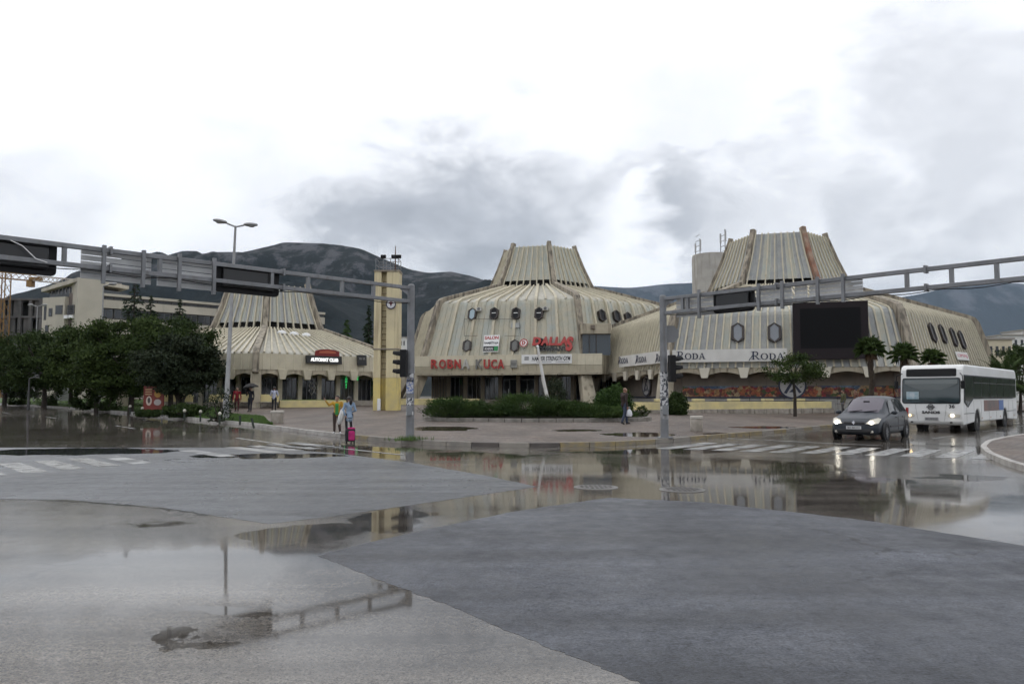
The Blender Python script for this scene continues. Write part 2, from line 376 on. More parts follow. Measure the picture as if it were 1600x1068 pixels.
patch2_m = asphalt('grey_wet_asphalt', (.046, .049, .056), (.075, .08, .09), .24, .46, blobset([(120, 705, 160, 6), (420, 712, 130, 4)]), (.62, .68), .6, 55, lines=-52)
far_ground = M('distant_ground', (.06, .065, .045), .9, (.09, .08, .06), .02)

xs = list(np.arange(-120, -60, 6)) + list(np.arange(-60, 60, 1.5)) + list(np.arange(60, 121, 6))
def sheet(name, xs, rows, zf, mat, parent=None):
    vs = []; fs = []; nx = len(xs)
    for row in rows:
        for i, x in enumerate(xs):
            y = row(x) if callable(row) else row
            vs.append((x, y, zf(x, y)))
    for j in range(len(rows) - 1):
        for i in range(nx - 1):
            a = j * nx + i; fs.append((a, a + 1, a + nx + 1, a + nx))
    mb = MB(); mb.add(vs, fs); return mb.build(name, mat, parent, fix=False)
far = [-9000, -3000, -1000, -400, -200] + list(np.arange(-120, 121, 8)) + [200, 400, 1000, 3000, 9000]
fy = [-9000, -2000, -400, -100, 0, 20, 27, 40, 60, 80, 100, 130, 180, 300, 800, 2000, 9000]
tag(sheet('ground', far, fy, lambda x, y: G(x, y) - .06, far_ground), kind='structure')
tag(sheet('road', xs, list(np.arange(-14, 27.1, 4.1)) + list(np.arange(28, 121, 2)), lambda x, y: G(x, y), road_m), kind='structure')

def flat(name, px, z, mat, parent=None, pts=None):
    pp = pts or [gp(u, v, 0) for u, v in px]
    mb = MB(); n = len(pp); mb.add([(p.x, p.y, G(p.x, p.y) + z) for p in pp], [tuple(range(n))]); return mb.build(name, mat, parent, fix=False)
def ragged(px, k=14, amp=.018, seed=3):
    rr = random.Random(seed); o = []
    pp = [gp(u, v, 0) for u, v in px]
    for i, p in enumerate(pp):
        q = pp[(i + 1) % len(pp)]
        for j in range(k):
            s = p.lerp(q, j / k); o.append(V((s.x + rr.uniform(-amp, amp), s.y + rr.uniform(-amp, amp), 0)))
    return o
tag(flat('asphalt_patch', None, .0015, patch_m, pts=ragged([(497, 868), (580, 846), (680, 824), (800, 799), (950, 777), (1100, 784), (1350, 812), (1600, 852), (1900, 900), (2300, 1300), (1500, 1300), (1100, 1105), (960, 1050), (850, 1008), (700, 945), (600, 908)])), kind='structure')
tag(flat('asphalt_patch', None, .0015, patch2_m, pts=ragged([(-260, 776), (100, 780), (250, 792), (340, 806), (420, 818), (520, 806), (660, 786), (840, 760), (760, 743), (640, 722), (520, 707), (400, 699), (200, 699), (-260, 699)])), kind='structure')
# open joint along the edge of the old surfacing
jb = MB(); rj = random.Random(5)
jl = [gp(u, v, 0) for u, v in [(-60, 779), (60, 780), (130, 783), (200, 789), (260, 794), (300, 799), (330, 806)]]
pts = []
for a, b in zip(jl, jl[1:]):
    for k in range(6): pts.append(a.lerp(b, k / 6) + V((rj.uniform(-.02, .02), rj.uniform(-.03, .03), 0)))
wid = [rj.uniform(.015, .10) * (1 if i > 5 else .5) for i in range(len(pts))]
for i in range(len(pts) - 1):
    a, b = pts[i], pts[i + 1]
    jb.add([(a.x, a.y, 0.003), (b.x, b.y, 0.003), (b.x, b.y - wid[i + 1], 0.003), (a.x, a.y - wid[i], 0.003)], [(3, 2, 1, 0)])
tag(jb.build('asphalt_joint', M('wet_joint', (.012, .012, .012), .15), fix=False), kind='structure')

# kerb line of the plaza as y(x)
KPX = [(0, 632), (100, 638), (200, 646), (300, 656), (400, 666), (480, 677), (560, 686), (640, 693), (760, 698), (850, 698.5), (950, 697), (1040, 691), (1150, 682), (1230, 675), (1300, 668)]
KP = [gp(u, v, 0) for u, v in KPX]
KP = [KP[0] + (KP[0] - KP[1]).normalized() * 60] + KP + [KP[-1] + V((.70, .714, 0)) * 60]
KX = [p.x for p in KP]; KY = [p.y for p in KP]
def ky(x): return float(np.interp(x, KX, KY))
plaza_m = asphalt('plaza_paving', (.122, .096, .080), (.080, .063, .053), .5, .72, blobset([(690, 674, 60, 4), (900, 677, 45, 2), (1000, 684, 60, 4), (1130, 683, 40, 2.5), (840, 661, 190, 2.5), (1200, 672, 60, 2)]), (.70, .78), .5, 30, pave=True)
pxs = [x for x in np.arange(-92, 56, 1.0)]
def prow(f): return lambda x: (ky(x) + .14) + f * (130 - ky(x))
tag(sheet('plaza', pxs, [prow(f) for f in (0, .01, .03, .06, .1, .15, .2, .3, .4, .5, .6, .7, .8, 1)], lambda x, y: G(x, y) + .13, plaza_m), kind='structure')
# lawn strip along the left road
lawn_m = M('lawn_soil', (.060, .105, .022), .95, (.075, .11, .035), 2.5)
def lw(x): return 0.05 + 5.2 * sst(-10.8, -15, x) + 16 * sst(-17, -30, x)
lxs = list(np.arange(-70, -10.6, .8))
tag(sheet('lawn', lxs, [lambda x: ky(x) + .35, lambda x: ky(x) + .35 + lw(x) * .33, lambda x: ky(x) + .35 + lw(x) * .66, lambda x: ky(x) + .35 + lw(x)], lambda x, y: G(x, y) + .145, lawn_m), kind='structure')
rg = np.random.default_rng(4)
def blades(name, n, sampler, h, wd, mat, zoff=.14):
    vs = np.zeros((n, 3, 3)); i = 0
    for i in range(n):
        x, y = sampler(); a = rg.uniform(0, 6.28); hh = h * rg.uniform(.5, 1.3); z = G(x, y) + zoff
        dx, dy = math.cos(a) * wd / 2, math.sin(a) * wd / 2; l = rg.uniform(-.6, .6) * hh
        vs[i] = ((x - dx, y - dy, z), (x + dx, y + dy, z), (x + l * math.sin(a), y + l * math.cos(a), z + hh))
    me = bpy.data.meshes.new(name); me.from_pydata(vs.reshape(-1, 3).tolist(), [], [(3 * k, 3 * k + 1, 3 * k + 2) for k in range(n)]); me.materials.append(mat)
    o = bpy.data.objects.new(name, me); C.objects.link(o); return o
grass_m = M('grass_blade', (.085, .15, .028), .7, (.055, .105, .02), 1.5)
def lawn_pt():
    while 1:
        x = -11 - 40 * rg.random() ** 1.7
        if lw(x) > .15: return x, ky(x) + .38 + (lw(x) - .05) * rg.random()
tag(blades('grass', 26000, lawn_pt, .11, .035, grass_m), 'short wet grass on the strip beside the left road', 'grass', kind='stuff')

# kerb stones
kg = M('kerb_concrete', (.26, .235, .20), .55, (.18, .165, .145), 3, bump=.2)
kd = M('kerb_dark', (.06, .05, .045), .5, (.09, .075, .065), 3)
kyel = M('kerb_worn_yellow', (.26, .20, .09), .55, (.17, .15, .12), 5)
kpale = M('kerb_pale', (.44, .42, .39), .6, (.27, .25, .23), 3)
def resample(pts, step):
    o = [pts[0]]; acc = 0
    for a, b in zip(pts, pts[1:]):
        l = (b - a).length; d = step - acc
        while d <= l: o.append(a.lerp(b, d / l)); d += step
        acc = l - (d - step)
    return o
kerb = bpy.data.objects.new('kerb', None); C.objects.link(kerb); tag(kerb, kind='structure')
ks = resample([V((p.x, p.y, 0)) for p in KP[1:-1]] + [V((KP[-2].x + 21, KP[-2].y + 21.4, 0))], 1.0)
rk = random.Random(2)
for a, b in zip(ks, ks[1:]):
    t = (b - a).normalized(); n = V((-t.y, t.x, 0))
    if n.y < 0: n = -n
    a2, b2 = a + t * .012, b - t * .012; dz = rk.uniform(-.008, .008)
    za, zb = G(a.x, a.y), G(b.x, b.y); h = .145 + dz
    mb = MB(); mb.hexa([V((a2.x, a2.y, za - .05)), V((b2.x, b2.y, zb - .05)), V((b2.x, b2.y, zb - .05)) + n * .16, V((a2.x, a2.y, za - .05)) + n * .16,
                        V((a2.x, a2.y, za + h)) + n * .015, V((b2.x, b2.y, zb + h)) + n * .015, V((b2.x, b2.y, zb + h)) + n * .16, V((a2.x, a2.y, za + h)) + n * .16])
    mat = kpale if a.x < -7 else (kd if -2.2 < a.x < 2.2 and rk.random() < .85 else (kyel if 2.2 <= a.x < 6.5 and rk.random() < .7 else (kyel if rk.random() < .22 else kg)))
    mb.build('kerb_stone', mat, kerb, bevel=.012)
# pavement corner on the right
IPX = [(2000, 905), (1760, 790), (1640, 745), (1585, 728), (1552, 714), (1541, 703), (1550, 694), (1575, 688), (1610, 682), (1700, 668), (1800, 655)]
IP = [gp(u, v, 0) for u, v in IPX]
cen = sum(IP, V((0, 0, 0))) / len(IP) + V((8, 0, 0))
mb = MB(); ip = [V((p.x, p.y, G(p.x, p.y) + .13)) for p in IP]; nI = len(ip)
ext = [V((ip[-1].x + 30, ip[-1].y + 6, .4)), V((60, -10, .13)), V((ip[0].x + 4, -10, .13))]
mb.add(ip + ext, [tuple(range(nI + 3))]); tag(mb.build('pavement', plaza_m), kind='structure')
kerb2 = bpy.data.objects.new('kerb', None); C.objects.link(kerb2); tag(kerb2, kind='structure')
ks = resample([V((p.x, p.y, 0)) for p in IP], .8)
for i, (a, b) in enumerate(zip(ks, ks[1:])):
    t = (b - a).normalized(); n = V((t.y, -t.x, 0)); a2, b2 = a + t * .01, b - t * .01; za, zb = G(a.x, a.y), G(b.x, b.y)
    mb = MB(); mb.hexa([V((p.x, p.y, z)) + n * q for z, pp in ((-.05, 0), (.14, .012)) for p, q in ((a2, -.16), (b2, -.16), (b2, .0), (a2, .0))])
    for j in range(len(mb.v)):
        x, y, z = mb.v[j]; mb.v[j] = (x, y, z + G(x, y))
    mb.build('kerb_stone', kyel if i % 5 in (1, 2) and i < 14 else kpale, kerb2, bevel=.012)

# road markings
paint = M('worn_road_paint', (.40, .40, .385), .25, (.11, .105, .10), 3.2, lo=.42, hi=.66)
paint_w = M('very_worn_paint', (.42, .42, .41), .3, (.085, .085, .088), 1.6, lo=.38, hi=.58)
def quadm(name, c, d, l, wd, mat, parent, z=.0045):
    d = V((d[0], d[1], 0)).normalized(); n = V((-d.y, d.x, 0)); mb = MB(); k = 4
    vs = []; 
    for i in range(k + 1):
        for s in (-1, 1):
            p = V((c[0], c[1], 0)) + d * l * (i / k - .5) + n * s * wd / 2; vs.append((p.x, p.y, G(p.x, p.y) + z))
    mb.add(vs, [(2 * i, 2 * i + 1, 2 * i + 3, 2 * i + 2) for i in range(k)])
    o = mb.build(name, mat, parent, fix=False)
    return o
cw = bpy.data.objects.new('crosswalk', None); C.objects.link(cw); tag(cw, kind='structure')
a0, a1 = V((5.6, 26.6, 0)), V((13.6, 22.3, 0))
for i in range(11):
    c = a0.lerp(a1, (i + .3) / 10.6); quadm('stripe', c, (.60, .80), 3.7, .52, paint if i > 3 else paint_w, cw)
cw2 = bpy.data.objects.new('crosswalk', None); C.objects.link(cw2); tag(cw2, kind='structure')
b0, b1 = gp(500, 694, 0), gp(-70, 738, 0)
for i in range(14):
    if i in (4, 6, 7): continue
    c = b0.lerp(b1, (i + .4) / 13); quadm('stripe', c, (-.66, .75), 3.2, .5, paint_w if i < 9 else paint, cw2)
rmk = bpy.data.objects.new('road_marking', None); C.objects.link(rmk); tag(rmk, kind='structure')
for u, v, l, wd in [(195, 667, 3.5, .14), (80, 652, 3.5, .14), (10, 645, 3.5, .14), (560, 703, 5.0, .18), (420, 691, 6, .16)]:
    p = gp(u, v, 0); quadm('line', (p.x, p.y), (-.64, .77), l, wd, paint, rmk)
for q in range(3):
    p = V((16.8 + 4.8 * q, 31.2 + 5.0 * q, 0)); quadm('line', p, (.69, .72), 2.6, .14, paint, rmk)
p = gp(1566, 717, 0); mb = MB(); mb.add([(p.x - .45, p.y - .25, .009), (p.x + .5, p.y - .35, .009), (p.x + .1, p.y + .5, .009)], [(0, 1, 2)]); mb.build('give_way_tooth', paint, rmk, fix=False)
quadm('line', gp(1250, 690, 0), (.76, -.64), 5.5, .16, paint_w, rmk)
# manhole covers
for i, (u, v) in enumerate([(931, 761), (1066, 765)]):
    p = gp(u, v, 0); r = thing('manhole_cover', ['round iron manhole cover in the wet road, farther from the bus', 'round iron manhole cover in the wet road, nearer to the bus'][i], 'manhole cover', (p.x, p.y, 0), group='manhole covers in the junction')
    iron = M('cast_iron', (.05, .047, .045), .35, (.08, .07, .06), 20)
    mb = MB(); mb.lathe([(.40, -.02), (.40, .010), (.36, .014), (.345, .014)], (p.x, p.y, 0), 28); mb.build('rim', M('iron_rim', (.14, .13, .12), .4), r)
    mb = MB(); mb.lathe([(.335, .0), (.335, .013)], (p.x, p.y, .004), 28); lid = mb.build('lid', iron, r)
    mb = MB()
    for k in range(-3, 4):
        for j in range(-3, 4):
            if k * k + j * j < 11: mb.box((p.x + k * .085, p.y + j * .085, .020), (.05, .05, .008))
    mb.build('tread', iron, lid)['kind'] = 'stuff'
# ================================================================== the three pavilion buildings
def hv(k):
    a = R(12.5 + 60 * (k - 2)); return V((math.sin(a), -math.cos(a), 0))
def fpt(c, Rr, z, k, t): return V((c[0], c[1], 0)) + (hv(k) * (1 - t) + hv(k + 1) * t) * Rr + V((0, 0, z))
def fside(k): return (hv(k + 1) - hv(k)).normalized()
def fout(k): return (hv(k) + hv(k + 1)).normalized()
def panel(root, c, prof, k, t0, t1, folds, dep, mat, name='panel'):
    side, ov = fside(k), fout(k); n = len(prof); vs = []; fs = []
    cols = []
    if folds == 0: cols = [(t0, 0), (t1, 0)]
    else:
        for f in range(folds):
            a = t0 + (t1 - t0) * f / folds; b = (t1 - t0) / folds
            cols += [(a, 0), (a + b * .80, 0), (a + b * .86, dep), (a + b * .96, dep)]
        cols.append((t1, 0))
    for j, (Rr, z) in enumerate(prof):
        a, b = prof[max(j - 1, 0)], prof[min(j + 1, n - 1)]
        tg = (fpt(c, b[0], b[1], k, .5) - fpt(c, a[0], a[1], k, .5)).normalized(); nn = side.cross(tg)
        if nn.dot(ov) < 0 and nn.z < .5: nn = -nn
        if nn.z < -.3: nn = -nn
        for t, d in cols: vs.append(fpt(c, Rr, z, k, t) + nn * d)
    m = len(cols)
    for j in range(n - 1):
        for i in range(m - 1): fs.append((j * m + i, j * m + i + 1, (j + 1) * m + i + 1, (j + 1) * m + i))
    mb = MB(); mb.add(vs, fs); return mb.build(name, mat, root, fix=False)
def ribs(root, c, prof, k, ts, wd, dep, mat, name='rib'):
    for t in ts:
        mb = MB(); pts = [fpt(c, a, b, k, t) for a, b in prof]
        mb.sweep(pts, fside(k), wd, dep, .04, fout(k) + V((0, 0, .6))); mb.build(name, mat, root, fix=False)
def ridge(root, c, prof, k, wd, dep, mat, name='ridge_beam', inset=.1):
    mb = MB(); o = hv(k); pts = [V((c[0], c[1], 0)) + o * a + V((0, 0, b)) for a, b in prof]
    mb.sweep(pts, V((o.y, -o.x, 0)), wd, dep, inset, o + V((0, 0, .6))); return mb.build(name, mat, root, fix=True, bevel=.03)
def disc(root, c, Rr, z, name, mat, th=.12):
    mb = MB(); mb.prism([V((c[0], c[1], z)) + hv(k) * Rr for k in range(6)], (0, 0, th)); return mb.build(name, mat, root)
def crown(root, c, r0, z0, r1, z1, nb, gap, mats, ridge_over=.45):
    dz = (z1 - z0)
    rg_ = r0 + (r1 - r0) * gap / dz
    rm = (rg_ + r1) / 2 - .10
    prof = [(rg_, z0 + gap), (rm, z0 + gap + (dz - gap) * .5), (r1, z1)]
    full = [(r0 + .12, z0 - .25), (rg_, z0 + gap), (rm, z0 + gap + (dz - gap) * .5), (r1 - .02, z1 + .06)]
    mb = MB(); mb.lathe([(r0 * .80, z0 - .6), (r0 * .80, z0 + gap + .2)], (c[0], c[1], 0), 24); mb.build('clerestory', dark_in, root)
    for k in range(6):
        vis = k in (0, 1, 2, 5, 3)
        for b in range(nb): panel(root, c, prof, k, b / nb, (b + 1) / nb, 1, .05, mats[b % len(mats)], 'crown_panel') if vis else None
        if not vis: panel(root, c, prof, k, 0, 1, nb, .05, mats[0], 'crown_panel')
        if vis: ribs(root, c, full, k, [(b + .5) / nb for b in range(nb)], .105, .13, rib_c, 'crown_rib')
        ridge(root, c, [(r0 + .30, z0 - .35), (rg_ + .05, z0 + gap), (rm + .05, z0 + gap + (dz - gap) * .5), (r1, z1), (r1 - ridge_over * .25, z1 + ridge_over)], k, .42, .22, ridge_c, 'crown_ridge', .25)
    disc(root, c, r1 - .15, z1 - .6, 'crown_roof', clad_r, .1)
def facet_plane(c, prof, k, j=0):
    a, b = prof[j], prof[j + 1]; o = fpt(c, a[0], a[1], k, .5); ey = (fpt(c, b[0], b[1], k, .5) - o).normalized(); ex = fside(k)
    n = ex.cross(ey)
    if n.dot(fout(k)) < 0: n = -n
    return o, ex, ey, n
def hexwin(root, u, v, pl, wd, h, pane_m, depth=.22, open_=False):
    o, ex, ey, n = pl; p = onplane(u, v, o, n) + n * .10
    def hx(s, dz): return [p + ex * (s * wd / 2 * a) + ey * (h / 2 * b - (1 - s) * h * .12 * np.sign(b)) + n * dz for a, b in ((0, 1), (1, .62), (1, -.62), (0, -1), (-1, -.62), (-1, .62))]
    mb = MB(); A, B, Cc, D = hx(1, 0), hx(1, depth), hx(.62, depth), hx(.62, 0.02)
    vs = A + B + Cc + D; fs = []
    for r0_ in (0, 6, 12):
        for i in range(6): fs.append((r0_ + i, r0_ + (i + 1) % 6, r0_ + 6 + (i + 1) % 6, r0_ + 6 + i))
    mb.add(vs, fs); w_ = mb.build('window', frame_br, root)
    mb = MB(); mb.add(hx(.63, depth - .06), [(0, 1, 2, 3, 4, 5)]); mb.build('pane', pane_m, w_, fix=False)
    if open_:
        q = [p + ex * (wd * .24 * a) + ey * (h * .03 + b * h * .03) + n * (depth - .045 + .05 * (b < 0)) for a, b in ((-1, -1), (1, -1), (1, 1), (-1, 1))]
        mb = MB(); mb.prism(q, n * .02); mb.build('open_sash', white_p, w_)
    return w_
def board(name, u0, v0, u1, v1, pl, th, mat, parent, off=.1, bevel=0):
    o, ex, ey, n = pl; a = onplane((u0 + u1) / 2, (v0 + v1) / 2, o, n); w0 = onplane(u0, (v0 + v1) / 2, o, n); w1 = onplane(u1, (v0 + v1) / 2, o, n)
    b0, b1 = onplane((u0 + u1) / 2, v1, o, n), onplane((u0 + u1) / 2, v0, o, n)
    wd = (w1 - w0).length; h = (b1 - b0).length
    mb = MB(); q = [a + ex * (wd / 2 * s) + ey * (h / 2 * t) + n * off for s, t in ((-1, -1), (1, -1), (1, 1), (-1, 1))]
    mb.prism(q, n * th); ob = mb.build(name, mat, parent, bevel=bevel)
    return ob, frame(a + n * (off + th + .004), ex, ey), wd, h
def gz(x, y): return G(x, y) + .13

def ground_floor(root, c, Rg, zt, k, nb, pier_m, pane_m=glass_d, skip=(), base_h=.35, frame_m=frame_gy):
    """shop windows: one bay = pier, sill, mullioned panes"""
    ex, ov = fside(k), fout(k)
    for b in range(nb):
        p0, p1 = fpt(c, Rg, 0, k, b / nb), fpt(c, Rg, 0, k, (b + 1) / nb); z0 = gz(p0.x, p0.y) - .05
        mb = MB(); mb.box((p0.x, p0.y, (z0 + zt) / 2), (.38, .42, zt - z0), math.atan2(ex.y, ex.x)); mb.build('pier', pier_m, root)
        if b in skip: continue
        l = (p1 - p0).length; mid = (p0 + p1) / 2; rz = math.atan2(ex.y, ex.x)
        mb = MB(); mb.box((mid.x, mid.y, z0 + base_h / 2), (l - .4, .22, base_h), rz); sill = mb.build('plinth', stone, root)
        mb = MB(); h = zt - z0 - base_h - .45
        for s in (-.5, -.17, .17, .5):
            q = mid + ex * (s * (l - .46)); mb.box((q.x, q.y, z0 + base_h + h / 2), (.06, .09, h), rz)
        mb.box((mid.x, mid.y, z0 + base_h + h + .04), (l - .4, .1, .08), rz)
        fr = mb.build('shop_window', frame_m, root)
        for s in (-.335, 0, .335):
            q = mid + ex * (s * (l - .46)); mb = MB(); mb.box((q.x, q.y, z0 + base_h + h / 2), ((l - .46) * .33 - .06, .03, h), rz); mb.build('pane', pane_m, fr)
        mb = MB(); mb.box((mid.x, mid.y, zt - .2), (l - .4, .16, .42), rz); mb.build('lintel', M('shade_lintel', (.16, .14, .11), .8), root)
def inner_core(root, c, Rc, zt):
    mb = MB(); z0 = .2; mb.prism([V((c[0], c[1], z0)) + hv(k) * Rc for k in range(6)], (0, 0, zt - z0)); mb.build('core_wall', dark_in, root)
def legs(root, c, ks, r_top, z_top, r_bot, wd0=.9, wd1=1.3):
    for k in ks:
        o = hv(k); p1 = V((c[0], c[1], 0)) + o * r_bot; z0 = gz(p1.x, p1.y) - .1
        mb = MB(); pts = [V((c[0], c[1], 0)) + o * (r_top - .25) + V((0, 0, z_top)), p1 + V((0, 0, z0))]
        mb.sweep(pts, V((o.y, -o.x, 0)), [wd0, wd1], .45, .55, o); mb.build('leg', concrete, root, bevel=.05)
def scallop(root, c, Rr, z_top, depth, k, nb, mat, th=.3, corb=True, corb_m=None):
    ex, ov = fside(k), fout(k)
    for b in range(nb):
        pts = []; m = 8
        for i in range(m + 1):
            t = (b + i / m) / nb; f = abs(i / m - .5) * 2; pts.append(fpt(c, Rr, z_top - depth * (.50 + .50 * f ** 1.6), k, t))
        top = [fpt(c, Rr, z_top, k, (b + 1) / nb), fpt(c, Rr, z_top, k, b / nb)]
        mb = MB(); mb.prism(pts + top, -ov * th); mb.build('edge_beam', mat, root)
    if corb:
        for b in range(0, nb + 1):
            if b in (0, nb): continue
            q = fpt(c, Rr, z_top, k, b / nb); mb = MB()
            mb.prism([q + ex * s + V((0, 0, z)) + ov * .003 for s, z in ((-.42, .02), (.42, .02), (.24, -depth * 1.28), (-.24, -depth * 1.28))], ov * .22); mb.build('corbel', corb_m or rib_c, root, bevel=.03)

# ---------------------------------------------------------------- centre: department store
CC = (3.15, 90.0)
cr_ = thing('department_store', 'largest cream ribbed hexagonal building in the middle with two rows of dark windows', 'building', (CC[0], CC[1], gz(*CC)))
cprof = [(16.05, 5.5), (14.32, 10.7), (14.14, 11.0), (13.85, 11.2), (13.4, 11.35), (6.35, 13.35)]
for k in (0, 1, 2):
    nb = 14; nbw = nb
    for b in range(nb):
        panel(cr_, CC, cprof[:3], k, b / nb, (b + 1) / nb, 2, .05, clad_a if (b * 7 + k) % 3 else clad_b, 'wall_panel')
        panel(cr_, CC, cprof[2:], k, b / nb, (b + 1) / nb, 1, .06, clad_r, 'roof_panel')
    ribs(cr_, CC, cprof, k, [b / nb for b in range(2, nb, 2)], .26, .22, rib_c)
    ribs(cr_, CC, cprof[2:], k, [b / nb for b in range(1, nb, 2)], .12, .14, rib_c, 'roof_rib')
for k in (3, 4, 5): panel(cr_, CC, cprof, k, 0, 1, 14, .06, clad_a, 'wall_panel')
for k in range(6): ridge(cr_, CC, [(16.4, 4.4)] + cprof, k, .55, .38, ridge_c)
legs(cr_, CC, (0, 1, 2, 3), 16.3, 4.6, 18.0)
disc(cr_, CC, 15.95, 3.95, 'soffit', concrete, .15)
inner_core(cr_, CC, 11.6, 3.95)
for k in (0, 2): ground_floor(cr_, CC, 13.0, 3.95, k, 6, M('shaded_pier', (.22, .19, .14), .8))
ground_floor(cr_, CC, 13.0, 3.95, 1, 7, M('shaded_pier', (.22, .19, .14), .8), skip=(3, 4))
for b, off in ((3, .28), (3, .72), (4, .28), (4, .72)):
    t = (b + off) / 7; p = fpt(CC, 13.0, 0, 1, t); z0 = gz(p.x, p.y); rz = math.atan2(fside(1).y, fside(1).x)
    mb = MB()
    for s in (-.44, .44):
        q = p + fside(1) * s; mb.box((q.x, q.y, z0 + 1.15), (.07, .09, 2.3), rz)
    for zz in (.05, 2.3): mb.box((p.x, p.y, z0 + zz), (.81, .09, .1), rz)
    d = mb.build('door', frame_gy, cr_); mb = MB(); mb.box((p.x, p.y, z0 + 1.17), (.80, .03, 2.14), rz); mb.build('pane', glass_d, d)
    mb = MB(); q = p + fside(1) * .3 - V((0, .12, 0)); mb.box((q.x, q.y, z0 + 1.1), (.04, .04, .5), rz); mb.build('handle', alu, d)
crown(cr_, CC, 6.1, 13.35, 4.15, 18.0, 8, .7, [clad_b, clad_b, clad_a])
# entrance canopy: one fascia panel after another
fo = fout(1); fe = fside(1)
f_o = fpt(CC, 17.75, 0, 1, .5)
cp = (f_o + V((0, 0, 3.62)), fe, V((0, 0, 1)), fo)
can0, can1 = onplane(648, 570, *(cp[0], cp[3])), onplane(941, 570, *(cp[0], cp[3]))
clen = (can1 - can0).length; npan = 24
mb = MB()
for s in (0,):
    a = V((can0.x, can0.y, 3.66)); b = V((can1.x, can1.y, 3.66))
    mb.hexa([a - fo * .05, b - fo * .05, b - fo * 3.2, a - fo * 3.2, a - fo * .05 + V((0, 0, 1.72)), b - fo * .05 + V((0, 0, 1.72)), b - fo * 3.2 + V((0, 0, 1.72)), a - fo * 3.2 + V((0, 0, 1.72))])
canopy = mb.build('canopy', concrete, cr_)
for i in range(npan):
    a = can0.lerp(can1, (i + .012) / npan); b = can0.lerp(can1, (i + .988) / npan); mb = MB()
    for (q, z0, z1, sl) in ((0, 3.60, 4.45, -.16), (0, 4.48, 5.50, 0.0)):
        A = V((a.x, a.y, 0)); B = V((b.x, b.y, 0)); lo_ = fo * (.05 + sl) if z0 < 4 else fo * .05; hi_ = fo * .05 if z0 < 4 else -fo * .10
        mb.hexa([A + lo_ - fo * .06 + V((0, 0, z0)), B + lo_ - fo * .06 + V((0, 0, z0)), B + lo_ + fo * .03 + V((0, 0, z0)), A + lo_ + fo * .03 + V((0, 0, z0)),
                 A + hi_ - fo * .06 + V((0, 0, z1)), B + hi_ - fo * .06 + V((0, 0, z1)), B + hi_ + fo * .03 + V((0, 0, z1)), A + hi_ + fo * .03 + V((0, 0, z1))])
    mb.build('fascia_panel', fascia_m, cr_)
# link block with big window beside the right corner
lky = can1.y + .9
def lkb(u0, u1, v0, v1, y0, y1, name, mat, bev=0):
    a, b = P(u0, v1, lky), P(u1, v0, lky); mb = MB(); mb.box(((a.x + b.x) / 2, lky + (y0 + y1) / 2, (a.z + b.z) / 2), (b.x - a.x, y1 - y0, b.z - a.z)); return mb.build(name, mat, cr_, bevel=bev)
lkb(909, 955, 505, 521, 0, 3, 'link_beam', concrete, .03); lkb(911, 955, 521.2, 554, .5, .6, 'link_window', M('blue_grey_glass', (.05, .065, .08), .08))
for u in (921, 932): lkb(u, u + .8, 521.3, 554, .42, .49, 'link_mullion', frame_br)
lkb(923, 929, 508, 514, -.25, -.01, 'wall_lamp', M('lamp_box', (.16, .13, .1), .6))
pl1 = facet_plane(CC, cprof, 1); pl2 = facet_plane(CC, cprof, 2)
for i, (u, v) in enumerate([(739, 492), (773, 491), (807, 491), (843, 491)]): hexwin(cr_, u, v, pl1, .86, 1.32, glass_sky if i == 0 else glass_win, open_=i > 0)
for u, v in [(731, 541), (805, 541)]: hexwin(cr_, u, v, pl1, .86, 1.25, M('dusty_glass', (.14, .14, .13), .2))
for u, v in [(938, 494), (961, 495), (979, 498)]: hexwin(cr_, u, v, pl2, .95, 1.3, glass_win, .26, False)
hexwin(cr_, 846, 539, pl1, .86, 1.25, glass_win)
for i, (u, v) in enumerate([(750, 485), (853.5, 484)]):
    ob, mt, wd, h = board('air_conditioner', u - 4, v - 2.8, u + 4, v + 2.8, pl1, .3, M('aged_white', (.46, .45, .41), .6), None, .12, .02)
    tag(ob, ['white air conditioner box beside the pale lit window high on the store wall', 'white air conditioner box beside the last upper window of the store front'][i], 'air conditioner', 'air conditioners on the store')
    mb = MB(); mb.lathe([(.16, 0), (.16, .012)], (0, 0, 0), 16); mb.v = [tuple(mt @ V(p)) for p in mb.v]; mb.build('fan_grille', frame_gy, ob)
ob, mt, wd, h = board('oval_plaque', 799, 505, 813, 513, pl1, .06, M('grey_plaque', (.33, .34, .33), .5), None, .1, .1); tag(ob, 'small grey oval plaque under the third upper window of the store', 'plaque')
# cables across the wall
cb = MB()
for a, b in (((727, 500), (806, 500)), ((727, 500), (727, 526)), ((727, 526), (748, 526)), ((790, 526), (812, 526)), ((812, 500), (815, 528))):
    q = [onplane(*x, pl1[0], pl1[3]) + pl1[3] * .3 for x in (a, b)]; cb.tube(q, .018, 5)
cb.build('cable', blackl, cr_)
